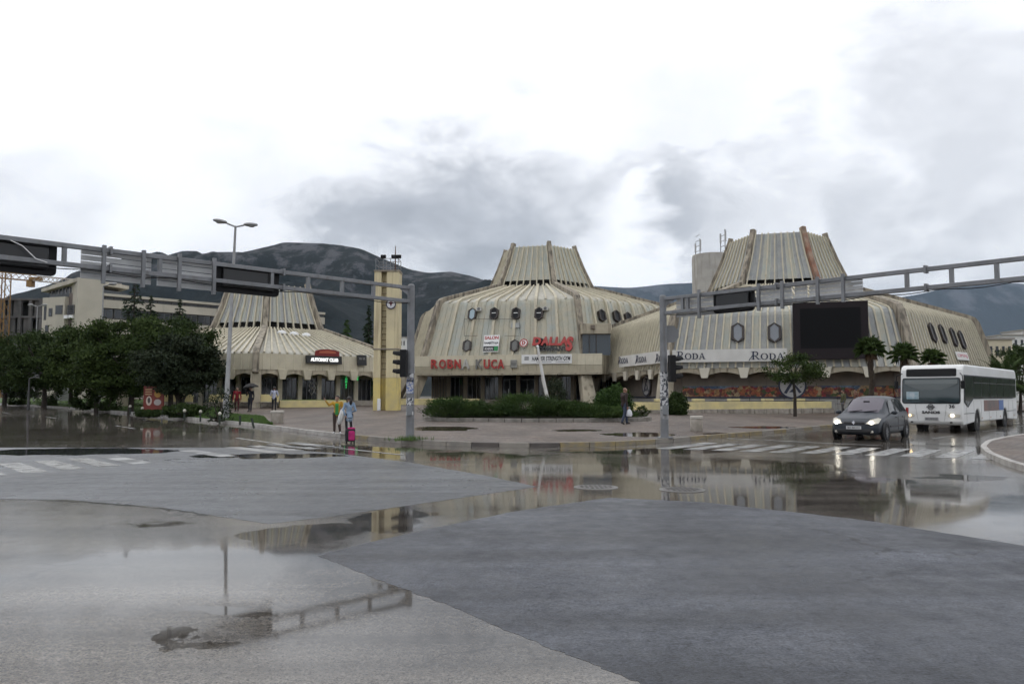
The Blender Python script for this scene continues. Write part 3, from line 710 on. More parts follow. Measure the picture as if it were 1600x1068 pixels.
# lettering
sg = thing('store_name_sign', 'red and stripped grey letters reading ROBNA KUCA on the entrance canopy', 'sign', (can0.x, can0.y, 4.3))
pf = (f_o + fo * .0 + V((0, 0, 4.5)), fe, V((0, 0, 1)), fo)
for ch, u0, u1, m_ in [('R', 675, 685.5, 0), ('O', 687.5, 698, 0), ('B', 700.5, 709.5, 0), ('N', 711.5, 721, 0), ('A', 723, 734.5, 1), ('K', 744.5, 754.5, 2), ('U', 757, 766.5, 0), ('C', 768.5, 777.5, 0), ('A', 778.5, 789, 0)]:
    p = onplane((u0 + u1) / 2, 568.5, pf[0], pf[3]); wd = (onplane(u1, 568, pf[0], pf[3]) - onplane(u0, 568, pf[0], pf[3])).length
    mt = frame(p + fo * .22, fe, (0, 0, 1))
    text('letter', ch, 1, [red_p, M('grey_letter', (.46, .45, .42), .5), M('dark_grey_letter', (.19, .185, .175), .5)][m_], mt, sg, fit=(wd, .88), ext=.06, bold=.03)
    mt2 = frame(p + fo * .14, fe, (0, 0, 1)); text('letter_back', ch, 1, M('letter_backing', (.52, .5, .45), .6), mt2, sg, fit=(wd * 1.12, .98), ext=.02, bold=.05)
ob, mt, wd, h = board('emblem_plate', 798.5, 562, 809, 575, pf, .1, M('grey_emblem', (.25, .25, .23), .5), None, .14, .12); tag(ob, 'rounded grey emblem plate after the red store letters', 'plaque')
text('mark', 'IIII', .5, M('emblem_mark', (.1, .1, .1), .5), mt, ob, fit=(wd * .55, h * .35), ext=.01)
ob, mt, wd, h = board('furniture_sign', 757, 525, 781, 551, pl1, .06, white_p, None, .25); tag(ob, 'small white furniture sign with red and black words SALON NAMJESTAJA', 'sign')
ey = mt.to_3x3() @ V((0, 1, 0))
def sub(mt, dx, dy): return mt @ Matrix.Translation((dx, dy, 0))
text('lettering', 'SALON', .5, red_p, sub(mt, 0, h * .34), ob, fit=(wd * .9, h * .2), ext=.01, bold=.02)
text('lettering', 'NAMJEŠTAJA', .5, blackl, sub(mt, 0, h * .03), ob, fit=(wd * .93, h * .2), ext=.01, bold=.01)
mb = MB(); q = [sub(mt, 0, 0) @ V((s * wd * .48, t * h, .002)) for s, t in ((-1, -.46), (1, -.46), (1, -.16), (-1, -.16))]; mb.add(q, [(0, 1, 2, 3)]); mb.build('black_band', blackl, ob, fix=False)
mb = MB(); q = [sub(mt, 0, 0) @ V((s * wd, t * h, .006)) for s, t in ((.22, -.44), (.46, -.44), (.46, -.18), (.22, -.18))]; mb.add(q, [(0, 1, 2, 3)]); mb.build('green_mark', M('green_print', (.03, .25, .08), .5), ob, fix=False)
text('lettering', 'KHAN', .5, white_p, sub(mt, -wd * .12, -h * .31), ob, fit=(wd * .5, h * .16), ext=.008)
sg = thing('company_sign', 'big red DALLAS letters over black COMPANY on the store wall', 'sign', onplane(865, 540, pl1[0], pl1[3]))
for i, (ch, u0, u1, v0, v1) in enumerate([('D', 834, 847, 528.5, 541.5), ('A', 847, 859, 528, 541.5), ('L', 859.5, 868, 528.5, 541.5), ('L', 868.5, 877, 528.5, 541.5), ('A', 876.5, 888, 528, 541.5), ('S', 886, 896.5, 528, 550)]):
    a = onplane((u0 + u1) / 2, (v0 + v1) / 2, pl1[0], pl1[3]); wd = (onplane(u1, 540, pl1[0], pl1[3]) - onplane(u0, 540, pl1[0], pl1[3])).length; h = (onplane(860, v0, pl1[0], pl1[3]) - onplane(860, v1, pl1[0], pl1[3])).length
    text('letter', ch, 1, red_p, frame(a + pl1[3] * (.36 + i * .004), pl1[1], pl1[2]), sg, fit=(wd * 1.05, h), ext=.08, bold=.055, shear=.1)
a = onplane(865, 547, pl1[0], pl1[3]); text('lettering', 'COMPANY', .6, blackl, frame(a + pl1[3] * .42, pl1[1], pl1[2]), sg, fit=((onplane(885, 547, pl1[0], pl1[3]) - onplane(839, 547, pl1[0], pl1[3])).length, .46), ext=.03, bold=.03)
p = onplane(820, 537.5, pl1[0], pl1[3]); rs = thing('round_sign', 'round red and white D emblem left of the big red company letters', 'sign', p)
mt = frame(p + pl1[3] * .3, pl1[1], pl1[2])
def lath(rs_, prof, mt, name, mat):
    mb = MB(); mb.lathe(prof, (0, 0, 0), 28); mb.v = [tuple(mt @ V(q)) for q in mb.v]; return mb.build(name, mat, rs_)
def ringm(rs_, prof, mt, name, mat, n=28):
    mb = MB(); k = len(prof); vs = [mt @ V((r_ * math.cos(2 * math.pi * j / n), r_ * math.sin(2 * math.pi * j / n), z_)) for r_, z_ in prof for j in range(n)]
    mb.add(vs, [(i * n + j, i * n + (j + 1) % n, ((i + 1) % k) * n + (j + 1) % n, ((i + 1) % k) * n + j) for i in range(k) for j in range(n)]); return mb.build(name, mat, rs_)
lath(rs, [(.42, 0), (.42, .08)], mt, 'disc', white_p); ringm(rs, [(.41, .08), (.41, .1), (.32, .1), (.32, .08)], mt, 'ring', red_p)
text('letter', 'D', .6, red_p, mt @ Matrix.Translation((0, 0, .1)), rs, fit=(.34, .42), ext=.015, bold=.03)
ob, mt, wd, h = board('gym_banner', 815.5, 553.5, 894, 568, pf, .02, white_p, None, .2); tag(ob, 'long white gym banner reading HAMMER STRENGTH GYM hung on the canopy', 'banner')
text('lettering', 'HAMMER STRENGTH GYM', .5, blackl, sub(mt, wd * .09, h * .05), ob, fit=(wd * .76, h * .48), ext=.006, bold=.012, shear=.15)
for i in range(3):
    mb = MB(); q = [mt @ V((-wd * .45 + s * wd * .045 + t_ * .05, h * (.18 - i * .13) + t_ * h * .08, .003)) for s, t_ in ((0, 0), (2, 0), (2.2, 1), (.2, 1))]; mb.add(q, [(0, 1, 2, 3)]); mb.build('logo_bar', blackl, ob, fix=False)
for i in range(2): 
    mb = MB(); q = [mt @ V((s * wd, h * (-.36 + t_ * .06), .003)) for s, t_ in (((-.2, 0), (.1, 0), (.1, 1), (-.2, 1)), ((.18, 0), (.45, 0), (.45, 1), (.18, 1)))[i]]; mb.add(q, [(0, 1, 2, 3)]); mb.build('small_print', M('grey_print', (.3, .3, .3), .6), ob, fix=False)

# ---------------------------------------------------------------- left: single storey pavilion
LC = (-22.85, 75.0)
lr = thing('low_pavilion', 'low single storey hexagonal building with ribbed roof and scalloped edge on the left', 'building', (LC[0], LC[1], gz(*LC)))
lprof = [(13.15, 3.72), (13.05, 5.0), (12.9, 5.12), (12.6, 5.22), (5.7, 7.55)]
for k in (0, 1, 2):
    nb = 20
    for b in range(nb):
        panel(lr, LC, lprof[:2], k, b / nb, (b + 1) / nb, 1, .03, fascia_m, 'fascia_panel')
        panel(lr, LC, lprof[1:], k, b / nb, (b + 1) / nb, 1, .07, clad_r, 'roof_panel')
    ribs(lr, LC, lprof[1:], k, [b / nb for b in range(1, nb)], .14, .16, rib_c, 'roof_rib')
    scallop(lr, LC, 13.1, 3.74, .62, k, 6, concrete, corb=True)
    ground_floor(lr, LC, 10.8, 3.55, k, 6, rib_c)
for k in (3, 4, 5): panel(lr, LC, lprof, k, 0, 1, 14, .06, clad_r, 'roof_panel')
for k in range(6): ridge(lr, LC, [(13.25, 3.4)] + lprof, k, .5, .3, ridge_c)
for k in (1, 2, 3):
    o = hv(k); p = V((LC[0], LC[1], 0)) + o * 12.9; z0 = gz(p.x, p.y); mb = MB(); mb.box((p.x, p.y, (z0 + 3.4) / 2), (.75, .75, 3.4 - z0 + .1), R(12.5 + 60 * (k - 2))); mb.build('column', concrete, lr, bevel=.04)
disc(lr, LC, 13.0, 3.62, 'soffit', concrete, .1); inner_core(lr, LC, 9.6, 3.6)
crown(lr, LC, 5.45, 7.5, 4.05, 11.6, 7, .7, [clad_g, clad_b])
lp = facet_plane(LC, lprof, 2)
# skylight domes
for i, (u, v) in enumerate([(440, 522), (459, 524), (478, 526)]):
    q = onplane(u, v, fpt(LC, 9, 6.43, 2, .5), V((fout(2).x * .33, fout(2).y * .33, .94))); mb = MB(); mb.lathe([(.42, 0), (.42, .12), (.32, .25), (.15, .32), (.02, .34)], q + V((0, 0, .02)), 14); mb.build('skylight_dome', white_p, lr, smooth=True)
ob, mt, wd, h = board('club_sign', 476.5, 556.5, 531.5, 568.5, lp, .18, M('sign_black', (.012, .012, .012), .4), None, .15); tag(ob, 'black club sign with glowing white words AUTOMAT CLUB under a red emblem', 'sign')
text('lettering', 'AUTOMAT CLUB', .5, M('lit_white', (1, 1, .98), .5, emit=.9), mt, ob, fit=(wd * .78, h * .46), ext=.02, bold=.02)
a = onplane(509, 552.5, lp[0], lp[3]) + lp[3] * .2
mb = MB(); sw = (onplane(527, 552, lp[0], lp[3]) - onplane(487, 552, lp[0], lp[3])).length
mb.prism([a + lp[1] * (sw * s) + V((0, 0, z)) for s, z in ((-.48, -.24), (.48, -.24), (.46, .18), (.3, .3), (0, .36), (-.3, .3), (-.46, .18))], lp[3] * .1); em = mb.build('emblem', M('emblem_red', (.20, .012, .01), .4), ob)
em['label'] = 'arched dark red emblem'
mb = MB(); mb.prism([a + lp[3] * .105 + lp[1] * (sw * s) + V((0, 0, z)) for s, z in ((-.34, .0), (.34, .0), (.3, .16), (0, .24), (-.3, .16))], lp[3] * .02); mb.build('emblem_band', M('emblem_gold', (.42, .10, .05), .5), em)
ob, mt, wd, h = board('square_sign', 556, 555, 570, 571, lp, .15, M('sign_black', (.012, .012, .012), .4), None, .15); tag(ob, 'small square black sign with faint letters right of the club sign', 'sign')
text('lettering', 'III III', .4, M('faint_grey', (.25, .24, .23), .5), sub(mt, 0, h * .15), ob, fit=(wd * .6, h * .2), ext=.01)
for i, (u, s) in enumerate([(541, 'AUTOMAT'), (559, 'CLUB')]):
    o2 = fpt(LC, 10.8, 0, 2, .5); q = onplane(u, 592, o2 + fout(2) * .35, fout(2)); ns = thing('neon_sign', ['vertical green neon letters beside the club doorway, nearer the lobby doors', 'vertical green neon letters beside the club doorway, nearer the clock tower'][i], 'neon sign', q, group='green neon signs')
    for j, ch in enumerate(s): text('letter', ch, .26, M('green_neon', (.05, .8, .2), .5, emit=.8), frame(q + V((0, 0, .72 - j * .24)), fside(2), (0, 0, 1)), ns, ext=.015)
o2 = fpt(LC, 10.8, 0, 2, .5) + fout(2) * .2
q = onplane(463, 583.5, o2, fout(2)); text('shop_lettering', 'PARTNER', .5, M('faint_gold', (.16, .13, .09), .5), frame(q, fside(2), (0, 0, 1)), lr, fit=(1.3, .3), ext=.01)
dm = MB()
for row in range(3):
    for s in (-1, 1):
        for cpx in (0,):
            q = onplane(491 + s * 4, 594 + row * 8, o2, fout(2)); e1, e2 = fside(2) * .26, V((0, 0, .36)); cy = [q + e1, q + e2, q - e1, q - e2, q + e1]
            dm.tube(cy, .03, 5)
dm.build('diamond_grille', M('pale_grille', (.5, .48, .44), .6), lr)

# ---------------------------------------------------------------- right: supermarket
RC = (24.9, 74.0)
rr = thing('supermarket', 'grey ribbed hexagonal supermarket building with big screen and white RODA sign band', 'building', (RC[0], RC[1], gz(*RC)))
rprof = [(17.45, 3.75), (16.12, 7.85), (15.95, 8.1), (15.55, 8.28), (6.6, 11.25)]
for k in (0, 1, 2):
    nb = 30
    for b in range(nb):
        panel(rr, RC, rprof, k, b / nb, (b + 1) / nb, 1, .035, (clad_g if k == 1 else (clad_b if k == 0 else clad_g)) if (b * 5 + k) % 4 else clad_b, 'cladding_panel')
    ribs(rr, RC, rprof, k, [b / nb for b in range(1, nb)], .12, .15, rib_c)
    scallop(rr, RC, 17.4, 3.76, .60, k, 6, concrete, th=.35, corb_m=M('pale_corbel', (.62, .58, .48), .7))
for k in (3, 4, 5): panel(rr, RC, rprof, k, 0, 1, 20, .06, clad_g, 'cladding_panel')
for k in range(6): ridge(rr, RC, [(17.7, 3.2)] + rprof, k, .62, .40, ridge_c)
legs(rr, RC, (0, 1, 2, 3), 17.7, 3.4, 17.9, .8, 1.0)
disc(rr, RC, 17.3, 3.62, 'soffit', concrete, .1)
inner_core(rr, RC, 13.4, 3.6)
crown(rr, RC, 6.35, 11.1, 4.3, 16.15, 8, .7, [clad_g, clad_g, clad_b])
rusty = M('rust_streaked_ridge', (.34, .27, .20), .8, (.27, .12, .075), 1.0, streak=(.12, .09, .07), slo=.48, shi=.7, bump=.3, bscale=7)
for o_ in [q for q in rr.children if q.name.startswith('crown_ridge')][2:3]: o_.data.materials[0] = rusty
rp0, rp1, rp2 = (facet_plane(RC, rprof, k) for k in (0, 1, 2))
for u, v in [(1153, 521), (1210, 521)]: hexwin(rr, u, v, rp1, .98, 1.6, M('milky_glass', (.20, .215, .235), .12))
for u, v in [(1453, 521), (1469, 523), (1486, 528), (1499, 532)]: hexwin(rr, u, v, rp2, .85, 1.65, glass_win, .2)
# ground floor wall of the supermarket: grey panels below a printed frieze
grey_pan = M('grey_wall_panel', (.40, .39, .36), .6, (.33, .32, .30), 1.5)
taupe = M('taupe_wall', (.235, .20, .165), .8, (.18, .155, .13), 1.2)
mural = bpy.data.materials.new('food_print'); mural.use_nodes = True
t = mural.node_tree; b_ = t.nodes['Principled BSDF']; b_.inputs['Roughness'].default_value = .5
tcn = t.nodes.new('ShaderNodeNewGeometry'); sp = t.nodes.new('ShaderNodeSeparateXYZ'); t.links.new(tcn.outputs['Position'], sp.inputs[0])
mpn = t.nodes.new('ShaderNodeMapping'); mpn.inputs['Scale'].default_value = (.8, .8, .9); t.links.new(tcn.outputs['Position'], mpn.inputs[0])
nD = t.nodes.new('ShaderNodeTexNoise'); nD.inputs['Scale'].default_value = 2.2; nD.inputs['Detail'].default_value = 4; t.links.new(tcn.outputs['Position'], nD.inputs[0])
mxD = t.nodes.new('ShaderNodeMix'); mxD.data_type = 'RGBA'; mxD.blend_type = 'LINEAR_LIGHT'; mxD.inputs[0].default_value = .22; t.links.new(mpn.outputs[0], mxD.inputs[6]); t.links.new(nD.outputs['Color'], mxD.inputs[7])
vz = t.nodes.new('ShaderNodeTexVoronoi'); vz.inputs['Scale'].default_value = 4.6; t.links.new(mxD.outputs[2], vz.inputs[0])
sp2 = t.nodes.new('ShaderNodeSeparateColor'); t.links.new(vz.outputs['Color'], sp2.inputs[0])
cr2 = t.nodes.new('ShaderNodeValToRGB'); t.links.new(sp2.outputs[0], cr2.inputs[0]); cr2.color_ramp.interpolation = 'CONSTANT'
for i, (p_, c_) in enumerate([(0, (.13, .035, .02)), (.16, (.30, .10, .03)), (.3, (.34, .17, .06)), (.44, (.22, .02, .02)), (.58, (.36, .25, .13)), (.7, (.06, .08, .02)), (.82, (.33, .08, .03)), (.92, (.05, .03, .025))]):
    el = cr2.color_ramp.elements[i] if i < 2 else cr2.color_ramp.elements.new(p_); el.position = p_; el.color = (*c_, 1)
n3 = t.nodes.new('ShaderNodeTexNoise'); n3.inputs['Scale'].default_value = 1.1; t.links.new(tcn.outputs['Position'], n3.inputs[0])
mm = t.nodes.new('ShaderNodeMath'); mm.operation = 'MULTIPLY_ADD'; t.links.new(n3.outputs[0], mm.inputs[0]); mm.inputs[1].default_value = -1.1; t.links.new(sp.outputs[2], mm.inputs[2])
mr_ = t.nodes.new('ShaderNodeMapRange'); t.links.new(mm.outputs[0], mr_.inputs[0]); mr_.inputs[1].default_value = 1.72; mr_.inputs[2].default_value = 1.86
mxm = t.nodes.new('ShaderNodeMix'); mxm.data_type = 'RGBA'; t.links.new(mr_.outputs[0], mxm.inputs[0]); t.links.new(cr2.outputs[0], mxm.inputs[6])
n4 = t.nodes.new('ShaderNodeTexNoise'); n4.inputs['Scale'].default_value = .35; t.links.new(tcn.outputs['Position'], n4.inputs[0])
cr3 = t.nodes.new('ShaderNodeValToRGB'); t.links.new(n4.outputs[0], cr3.inputs[0]); cr3.color_ramp.elements[0].color = (.05, .09, .17, 1); cr3.color_ramp.elements[1].color = (.22, .32, .38, 1); cr3.color_ramp.elements[0].position = .4; cr3.color_ramp.elements[1].position = .7
t.links.new(cr3.outputs[0], mxm.inputs[7])
n5 = t.nodes.new('ShaderNodeTexNoise'); n5.inputs['Scale'].default_value = 7; n5.inputs['Detail'].default_value = 5; t.links.new(tcn.outputs['Position'], n5.inputs[0])
mr5 = t.nodes.new('ShaderNodeMapRange'); t.links.new(n5.outputs[0], mr5.inputs[0]); mr5.inputs[1].default_value = .3; mr5.inputs[2].default_value = .7; mr5.inputs[3].default_value = .35; mr5.inputs[4].default_value = 1.35
m5 = t.nodes.new('ShaderNodeVectorMath'); m5.operation = 'SCALE'; t.links.new(mxm.outputs[2], m5.inputs[0]); t.links.new(mr5.outputs[0], m5.inputs['Scale'])
t.links.new(m5.outputs[0], b_.inputs['Base Color'])
for k in (0, 1, 2):
    ex, ov = fside(k), fout(k); nb = 12; Rg = 15.3; rz = math.atan2(ex.y, ex.x)
    for b in range(nb):
        p = fpt(RC, Rg, 0, k, (b + .5) / nb); l = (fpt(RC, Rg, 0, k, 1 / nb) - fpt(RC, Rg, 0, k, 0)).length - .03; z0 = gz(p.x, p.y) - .1
        mb = MB(); mb.box((p.x, p.y, (z0 + 1.52) / 2), (l, .12, 1.52 - z0), rz); mb.build('wall_panel', grey_pan, rr)
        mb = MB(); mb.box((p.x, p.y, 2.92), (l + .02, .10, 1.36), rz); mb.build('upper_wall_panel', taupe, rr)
        q = p + ov * .08
        if k == 1 or (k == 2 and b < 3): mb = MB(); mb.box((q.x, q.y, 1.98), (l + .03, .05, .86), rz); mb.build('food_frieze', mural, rr)
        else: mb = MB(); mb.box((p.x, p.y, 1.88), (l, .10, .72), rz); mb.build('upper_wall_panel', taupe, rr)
    mb = MB(); a, b = fpt(RC, Rg, 1.53, k, 0) + ov * .14, fpt(RC, Rg, 1.53, k, 1) + ov * .14; mb.beam(a, b, .12, .10); mb.build('frieze_rail', navy, rr)
# round logo on the frieze wall
def logo(u, v, k, rad, name_):
    o = fpt(RC, 15.3, 0, k, .5) + fout(k) * .20; p = onplane(u, v, o, fout(k)); mt = frame(p, fside(k), (0, 0, 1)); r = thing('round_logo', name_, 'logo', p)
    lath(r, [(rad, 0), (rad, .03)], mt, 'disc', M('logo_grey', (.45, .44, .43), .6)); ringm(r, [(rad, .034), (rad, .05), (rad * .88, .05), (rad * .88, .034)], mt, 'ring', navy)
    ml = mt @ Matrix.Translation((0, 0, .034))
    for pl_ in ([(-.62, -.55), (-.42, -.62), (.30, .62), (.12, .66)], [(.05, .15), (.22, .08), (.66, -.50), (.46, -.58)], [(-.30, .66), (.45, .66), (.45, .54), (-.30, .54)], [(-.25, -.5), (.2, -.5), (.05, -.2)]):
        mb = MB(); mb.prism([ml @ V((x * rad, y * rad, 0)) for x, y in pl_], (ml.to_3x3() @ V((0, 0, .012)))); mb.build('logo_stroke', navy, r)
logo(1238, 602, 1, 1.02, 'large round grey logo with dark ring on the food frieze behind the small tree')
logo(1010, 602, 0, .95, 'round dark ringed logo on the side wall beside the left traffic pole of the supermarket')
# RODA lettering with serifs
def ell(cx, cy, rx, ry, a0, a1, n=16): return [(cx + rx * math.cos(R(a0 + (a1 - a0) * i / n)), cy + ry * math.sin(R(a0 + (a1 - a0) * i / n))) for i in range(n + 1)]
def ring_polys(cx, cy, rx, ry, tx, ty, a0, a1, n=16):
    o_, i_ = ell(cx, cy, rx, ry, a0, a1, n), ell(cx, cy, rx - tx, ry - ty, a0, a1, n)
    return [[o_[i], o_[i + 1], i_[i + 1], i_[i]] for i in range(n)]
def serif(ch):
    if ch == 'R': return [[(.12, 0), (.30, 0), (.30, 1), (.12, 1)], [(0, 0), (.42, 0), (.42, .05), (0, .05)], [(-.05, .95), (.12, .95), (.12, 1), (-.05, 1)], [(.36, .44), (.52, .44), (.95, 0), (.72, 0)], [(.78, 0), (1.05, 0), (1.05, .05), (.78, .05)], [(.3, .92), (.46, .92), (.46, 1), (.3, 1)], [(.3, .42), (.46, .42), (.46, .5), (.3, .5)], [(-.35, -.12), (-.25, -.12), (.2, .55), (.1, .55)]] + ring_polys(.45, .71, .33, .29, .16, .07, -90, 90)
    if ch == 'O': return ring_polys(.42, .37, .42, .39, .17, .06, 0, 360, 28)
    if ch == 'D': return [[(.1, 0), (.26, 0), (.26, .74), (.1, .74)], [(0, 0), (.1, 0), (.1, .05), (0, .05)], [(0, .69), (.1, .69), (.1, .74), (0, .74)], [(.26, 0), (.38, 0), (.38, .06), (.26, .06)], [(.26, .68), (.38, .68), (.38, .74), (.26, .74)]] + ring_polys(.37, .37, .40, .37, .17, .06, -90, 90)
    return [[(.08, 0), (.16, 0), (.42, .74), (.36, .74)], [(.36, .76), (.48, .76), (.80, 0), (.60, 0)], [(.22, .22), (.62, .22), (.62, .28), (.22, .28)], [(-.02, 0), (.26, 0), (.26, .045), (-.02, .045)], [(.52, 0), (.90, 0), (.90, .045), (.52, .045)]]
def roda(parent, mt, wd, h):
    x = 0
    tot = 1.05 + .84 + .80 + .90 + .1; sc = wd / tot
    for ch, adv in (('R', 1.02), ('O', .92), ('D', .84), ('A', .9)):
        mb = MB()
        for i, pg in enumerate(serif(ch)):
            mb.prism([mt @ V(((x + px) * sc - wd / 2, (py - .5) * h, .0)) for px, py in pg], mt.to_3x3() @ V((0, 0, .02 + .0008 * i)))
        mb.build('letter', navy, parent); x += adv
sv_ = V((0, 0, 1))
vp1 = (fpt(RC, 17.35, 0, 1, .5) + fout(1) * .35, fside(1), sv_, fout(1)); vp0 = (fpt(RC, 17.35, 0, 0, .5) + fout(0) * .35, fside(0), sv_, fout(0))
sign_w = M('sign_white', (.64, .63, .60), .5, (.57, .56, .53), 1)
ob, mt, wd, h = board('supermarket_sign', 1049, 545.5, 1228, 565, vp1, .2, sign_w, None, 0); tag(ob, 'long white sign board with two navy RODA words above the supermarket front', 'sign')
for u0, u1 in ((1058, 1103), (1174, 1226)):
    a = onplane((u0 + u1) / 2, 555, vp1[0], vp1[3]); ww = (onplane(u1, 555, vp1[0], vp1[3]) - onplane(u0, 555, vp1[0], vp1[3])).length
    roda(ob, frame(a + fout(1) * .205, fside(1), sv_), ww, .62)
ob, mt, wd, h = board('supermarket_sign', 968, 552, 1043, 570, vp0, .2, sign_w, None, 0); tag(ob, 'receding white sign board with small navy RODA words on the left side of the supermarket', 'sign')
for u0, u1, v in ((970, 985, 562), (997.5, 1014, 560), (1029, 1046, 558)):
    a = onplane((u0 + u1) / 2, v, vp0[0], vp0[3]); ww = (onplane(u1, v, vp0[0], vp0[3]) - onplane(u0, v, vp0[0], vp0[3])).length
    roda(ob, frame(a + fout(0) * .205, fside(0), sv_), min(ww, 3.0), .62)
# LED screen
ob, mt, wd, h = board('led_screen', 1238, 471.5, 1356, 561, (vp1[0] + fout(1) * .15, fside(1), sv_, fout(1)), .30, M('screen_frame', (.022, .017, .019), .6, spec=.15), None, -.05, .03); tag(ob, 'huge dark switched off outdoor screen on the supermarket front', 'screen')
mb = MB(); mb.add([mt @ V((s * wd * .40, t_ * h * .35 + h * .04, .004)) for s, t_ in ((-1, -1), (1, -1), (1, 1), (-1, 1))], [(0, 1, 2, 3)]); mb.build('display', M('screen_black', (.006, .006, .007), .5, spec=.12), ob, fix=False)
# small sign and closed parasols by the right corner
ob, mt, wd, h = board('small_shop_sign', 1490, 553, 1508, 562, rp2, .05, sign_w, None, .2); tag(ob, 'small pale sign with pink letters low on the right side wall of the supermarket', 'sign')
text('lettering', 'OMAJ', .4, M('pink_print', (.5, .12, .16), .5), mt, ob, fit=(wd * .8, h * .5), ext=.01)
pcloth = M('white_parasol_cloth', (.72, .72, .72), .8)
for i, (u, lab) in enumerate([(1494, 'closed white parasol standing farthest from the corner leg behind the bus roof'), (1513, 'closed white parasol in the middle of three behind the bus roof'), (1527, 'closed white parasol next to the corner leg behind the bus roof')]):
    q = P(u, 600, 58); z0 = gz(q.x, q.y); r = thing('closed_parasol', lab, 'parasol', (q.x, q.y, z0), group='closed parasols by the supermarket')
    mb = MB(); mb.lathe([(.03, 0), (.03, 3.1)], (q.x, q.y, z0), 8); mb.build('pole', alu, r)
    mb = MB(); mb.lathe([(.30, .9), (.42, 1.3), (.36, 2.2), (.16, 2.95), (.04, 3.2)], (q.x, q.y, z0), 12, wob=lambda i, j: 1 + .18 * (-1) ** j); mb.build('folded_canopy', pcloth, r, smooth=True)
# ================================================================== street furniture
def sign_back(root, pl, u0, u1, v0, v1, vR0, vR1, posts, off, nsl=5):
    """back of a road sign: aluminium slats on two posts; left/right edge heights given apart"""
    o, ex, n = pl
    a0, a1 = onplane(u0, v0, o, n), onplane(u0, v1, o, n); b0, b1 = onplane(u1, vR0, o, n), onplane(u1, vR1, o, n)
    zt = (a0.z + b0.z) / 2; zb = (a1.z + b1.z) / 2
    bk = -n if n.y < 0 else n
    for i in range(nsl):
        z0 = zb + (zt - zb) * (i + .07) / nsl; z1 = zb + (zt - zb) * (i + .93) / nsl
        mb = MB(); A = V((a0.x, a0.y, 0)) + bk * off; B = V((b0.x, b0.y, 0)) + bk * off
        mb.hexa([A + V((0, 0, z0)), B + V((0, 0, z0)), B + bk * .04 + V((0, 0, z0)), A + bk * .04 + V((0, 0, z0)), A + V((0, 0, z1)), B + V((0, 0, z1)), B + bk * .04 + V((0, 0, z1)), A + bk * .04 + V((0, 0, z1))])
        mb.build('slat', alu, root)
        for e_, q in ((z0, 1), (z1, -1)):
            pass
    for u in posts:
        p = onplane(u, (v0 + v1) / 2, o, n); mb = MB(); mb.beam(V((p.x, p.y, zb - .12)) - bk * .10, V((p.x, p.y, zt + .10)) - bk * .10, .09, .09, n); mb.build('sign_post', galv, root)
def signal_back(root, pl, uc, vc, wd, h, off, name='signal_box'):
    o, ex, n = pl; p = onplane(uc, vc, o, n); bk = -n if n.y < 0 else n; pts = []
    for cx, cy, a in ((1, 1, 0), (-1, 1, 90), (-1, -1, 180), (1, -1, 270)):
        r = .12
        for i in range(5): q = R(a + i * 22.5); pts.append(p + ex * (cx * (wd / 2 - r) + r * math.cos(q)) + V((0, 0, cy * (h / 2 - r) + r * math.sin(q))) + bk * off)
    mb = MB(); mb.prism(pts, bk * .06); o_ = mb.build(name, black_p, root)
    mb = MB()
    c = p + bk * (off + .06)
    mb.hexa([c + ex * s + V((0, 0, z)) + bk * d for z, k_ in ((-h * .3, 0), (h * .3, 0)) for s, d in ((-wd * .42, .002), (wd * .42, .002), (wd * .42, .26), (-wd * .42, .26))]); mb.build('housing', black_p, o_, bevel=.04)
    for s in (-.28, 0, .28):
        mb = MB(); q = c + ex * (s * wd) + bk * .26; mb.cyl(q, q + bk * .22, .13, .14, 14, False); mb.build('visor', black_p, o_)
    mb = MB(); q = p - bk * .005
    mb.hexa([q + ex * s + V((0, 0, z)) + bk * d for z in (-h * .34, h * .34) for s, d in ((-wd * .40, off - .10), (wd * .40, off - .10), (wd * .40, off - .002), (-wd * .40, off - .002))]); mb.build('rear_cover', M('black_cover', (.010, .010, .011), .32), o_, bevel=.05)
def traffic_head(root, c, d, name='traffic_light'):
    """three lamp head, lamps look along d"""
    d = V(d).normalized(); c = V(c); s = V((-d.y, d.x, 0)); mb = MB(); rz = math.atan2(d.y, d.x)
    mb.box(c, (.22, .30, .95), rz); h = mb.build(name, black_p, root, bevel=.03)
    for i, z in enumerate((.31, 0, -.31)):
        q = c + d * .11 + V((0, 0, z)); mb = MB(); mb.cyl(q, q + d * .012, .105, .105, 16); mb.build('lens', M(['red_lens', 'amber_lens', 'green_lens'][i], [(.10, .01, .01), (.1, .05, .01), (.01, .07, .04)][i], .25), h)
        mb = MB(); n = 9; vs = []; fs = []
        for j in range(n + 1):
            a = R(-25 + 230 * j / n); v_ = s * math.cos(a) * .125 + V((0, 0, math.sin(a) * .125)); ln = .26 if 0 < j < n else .1
            vs += [q + v_, q + v_ + d * ln]
        fs = [(2 * j, 2 * j + 2, 2 * j + 3, 2 * j + 1) for j in range(n)]; mb.add(vs, fs); v2 = mb.build('visor', black_p, h, fix=False)
        sm = v2.modifiers.new('thick', 'SOLIDIFY'); sm.thickness = .012
    mb = MB(); mb.beam(c - V((0, 0, .38)), c - V((0, 0, .38)) - d * 0 + s * .001 + V((.001, 0, 0)) * 0 + V((0, .28, 0)), .05, .05); mb.build('bracket', black_p, h)
sticker_m = M('torn_stickers', (.55, .55, .55), .7, (.05, .055, .07), 9, lo=.48, hi=.54)
sticker_b = M('blue_poster', (.10, .16, .36), .6, (.5, .5, .52), 14, lo=.45, hi=.52)
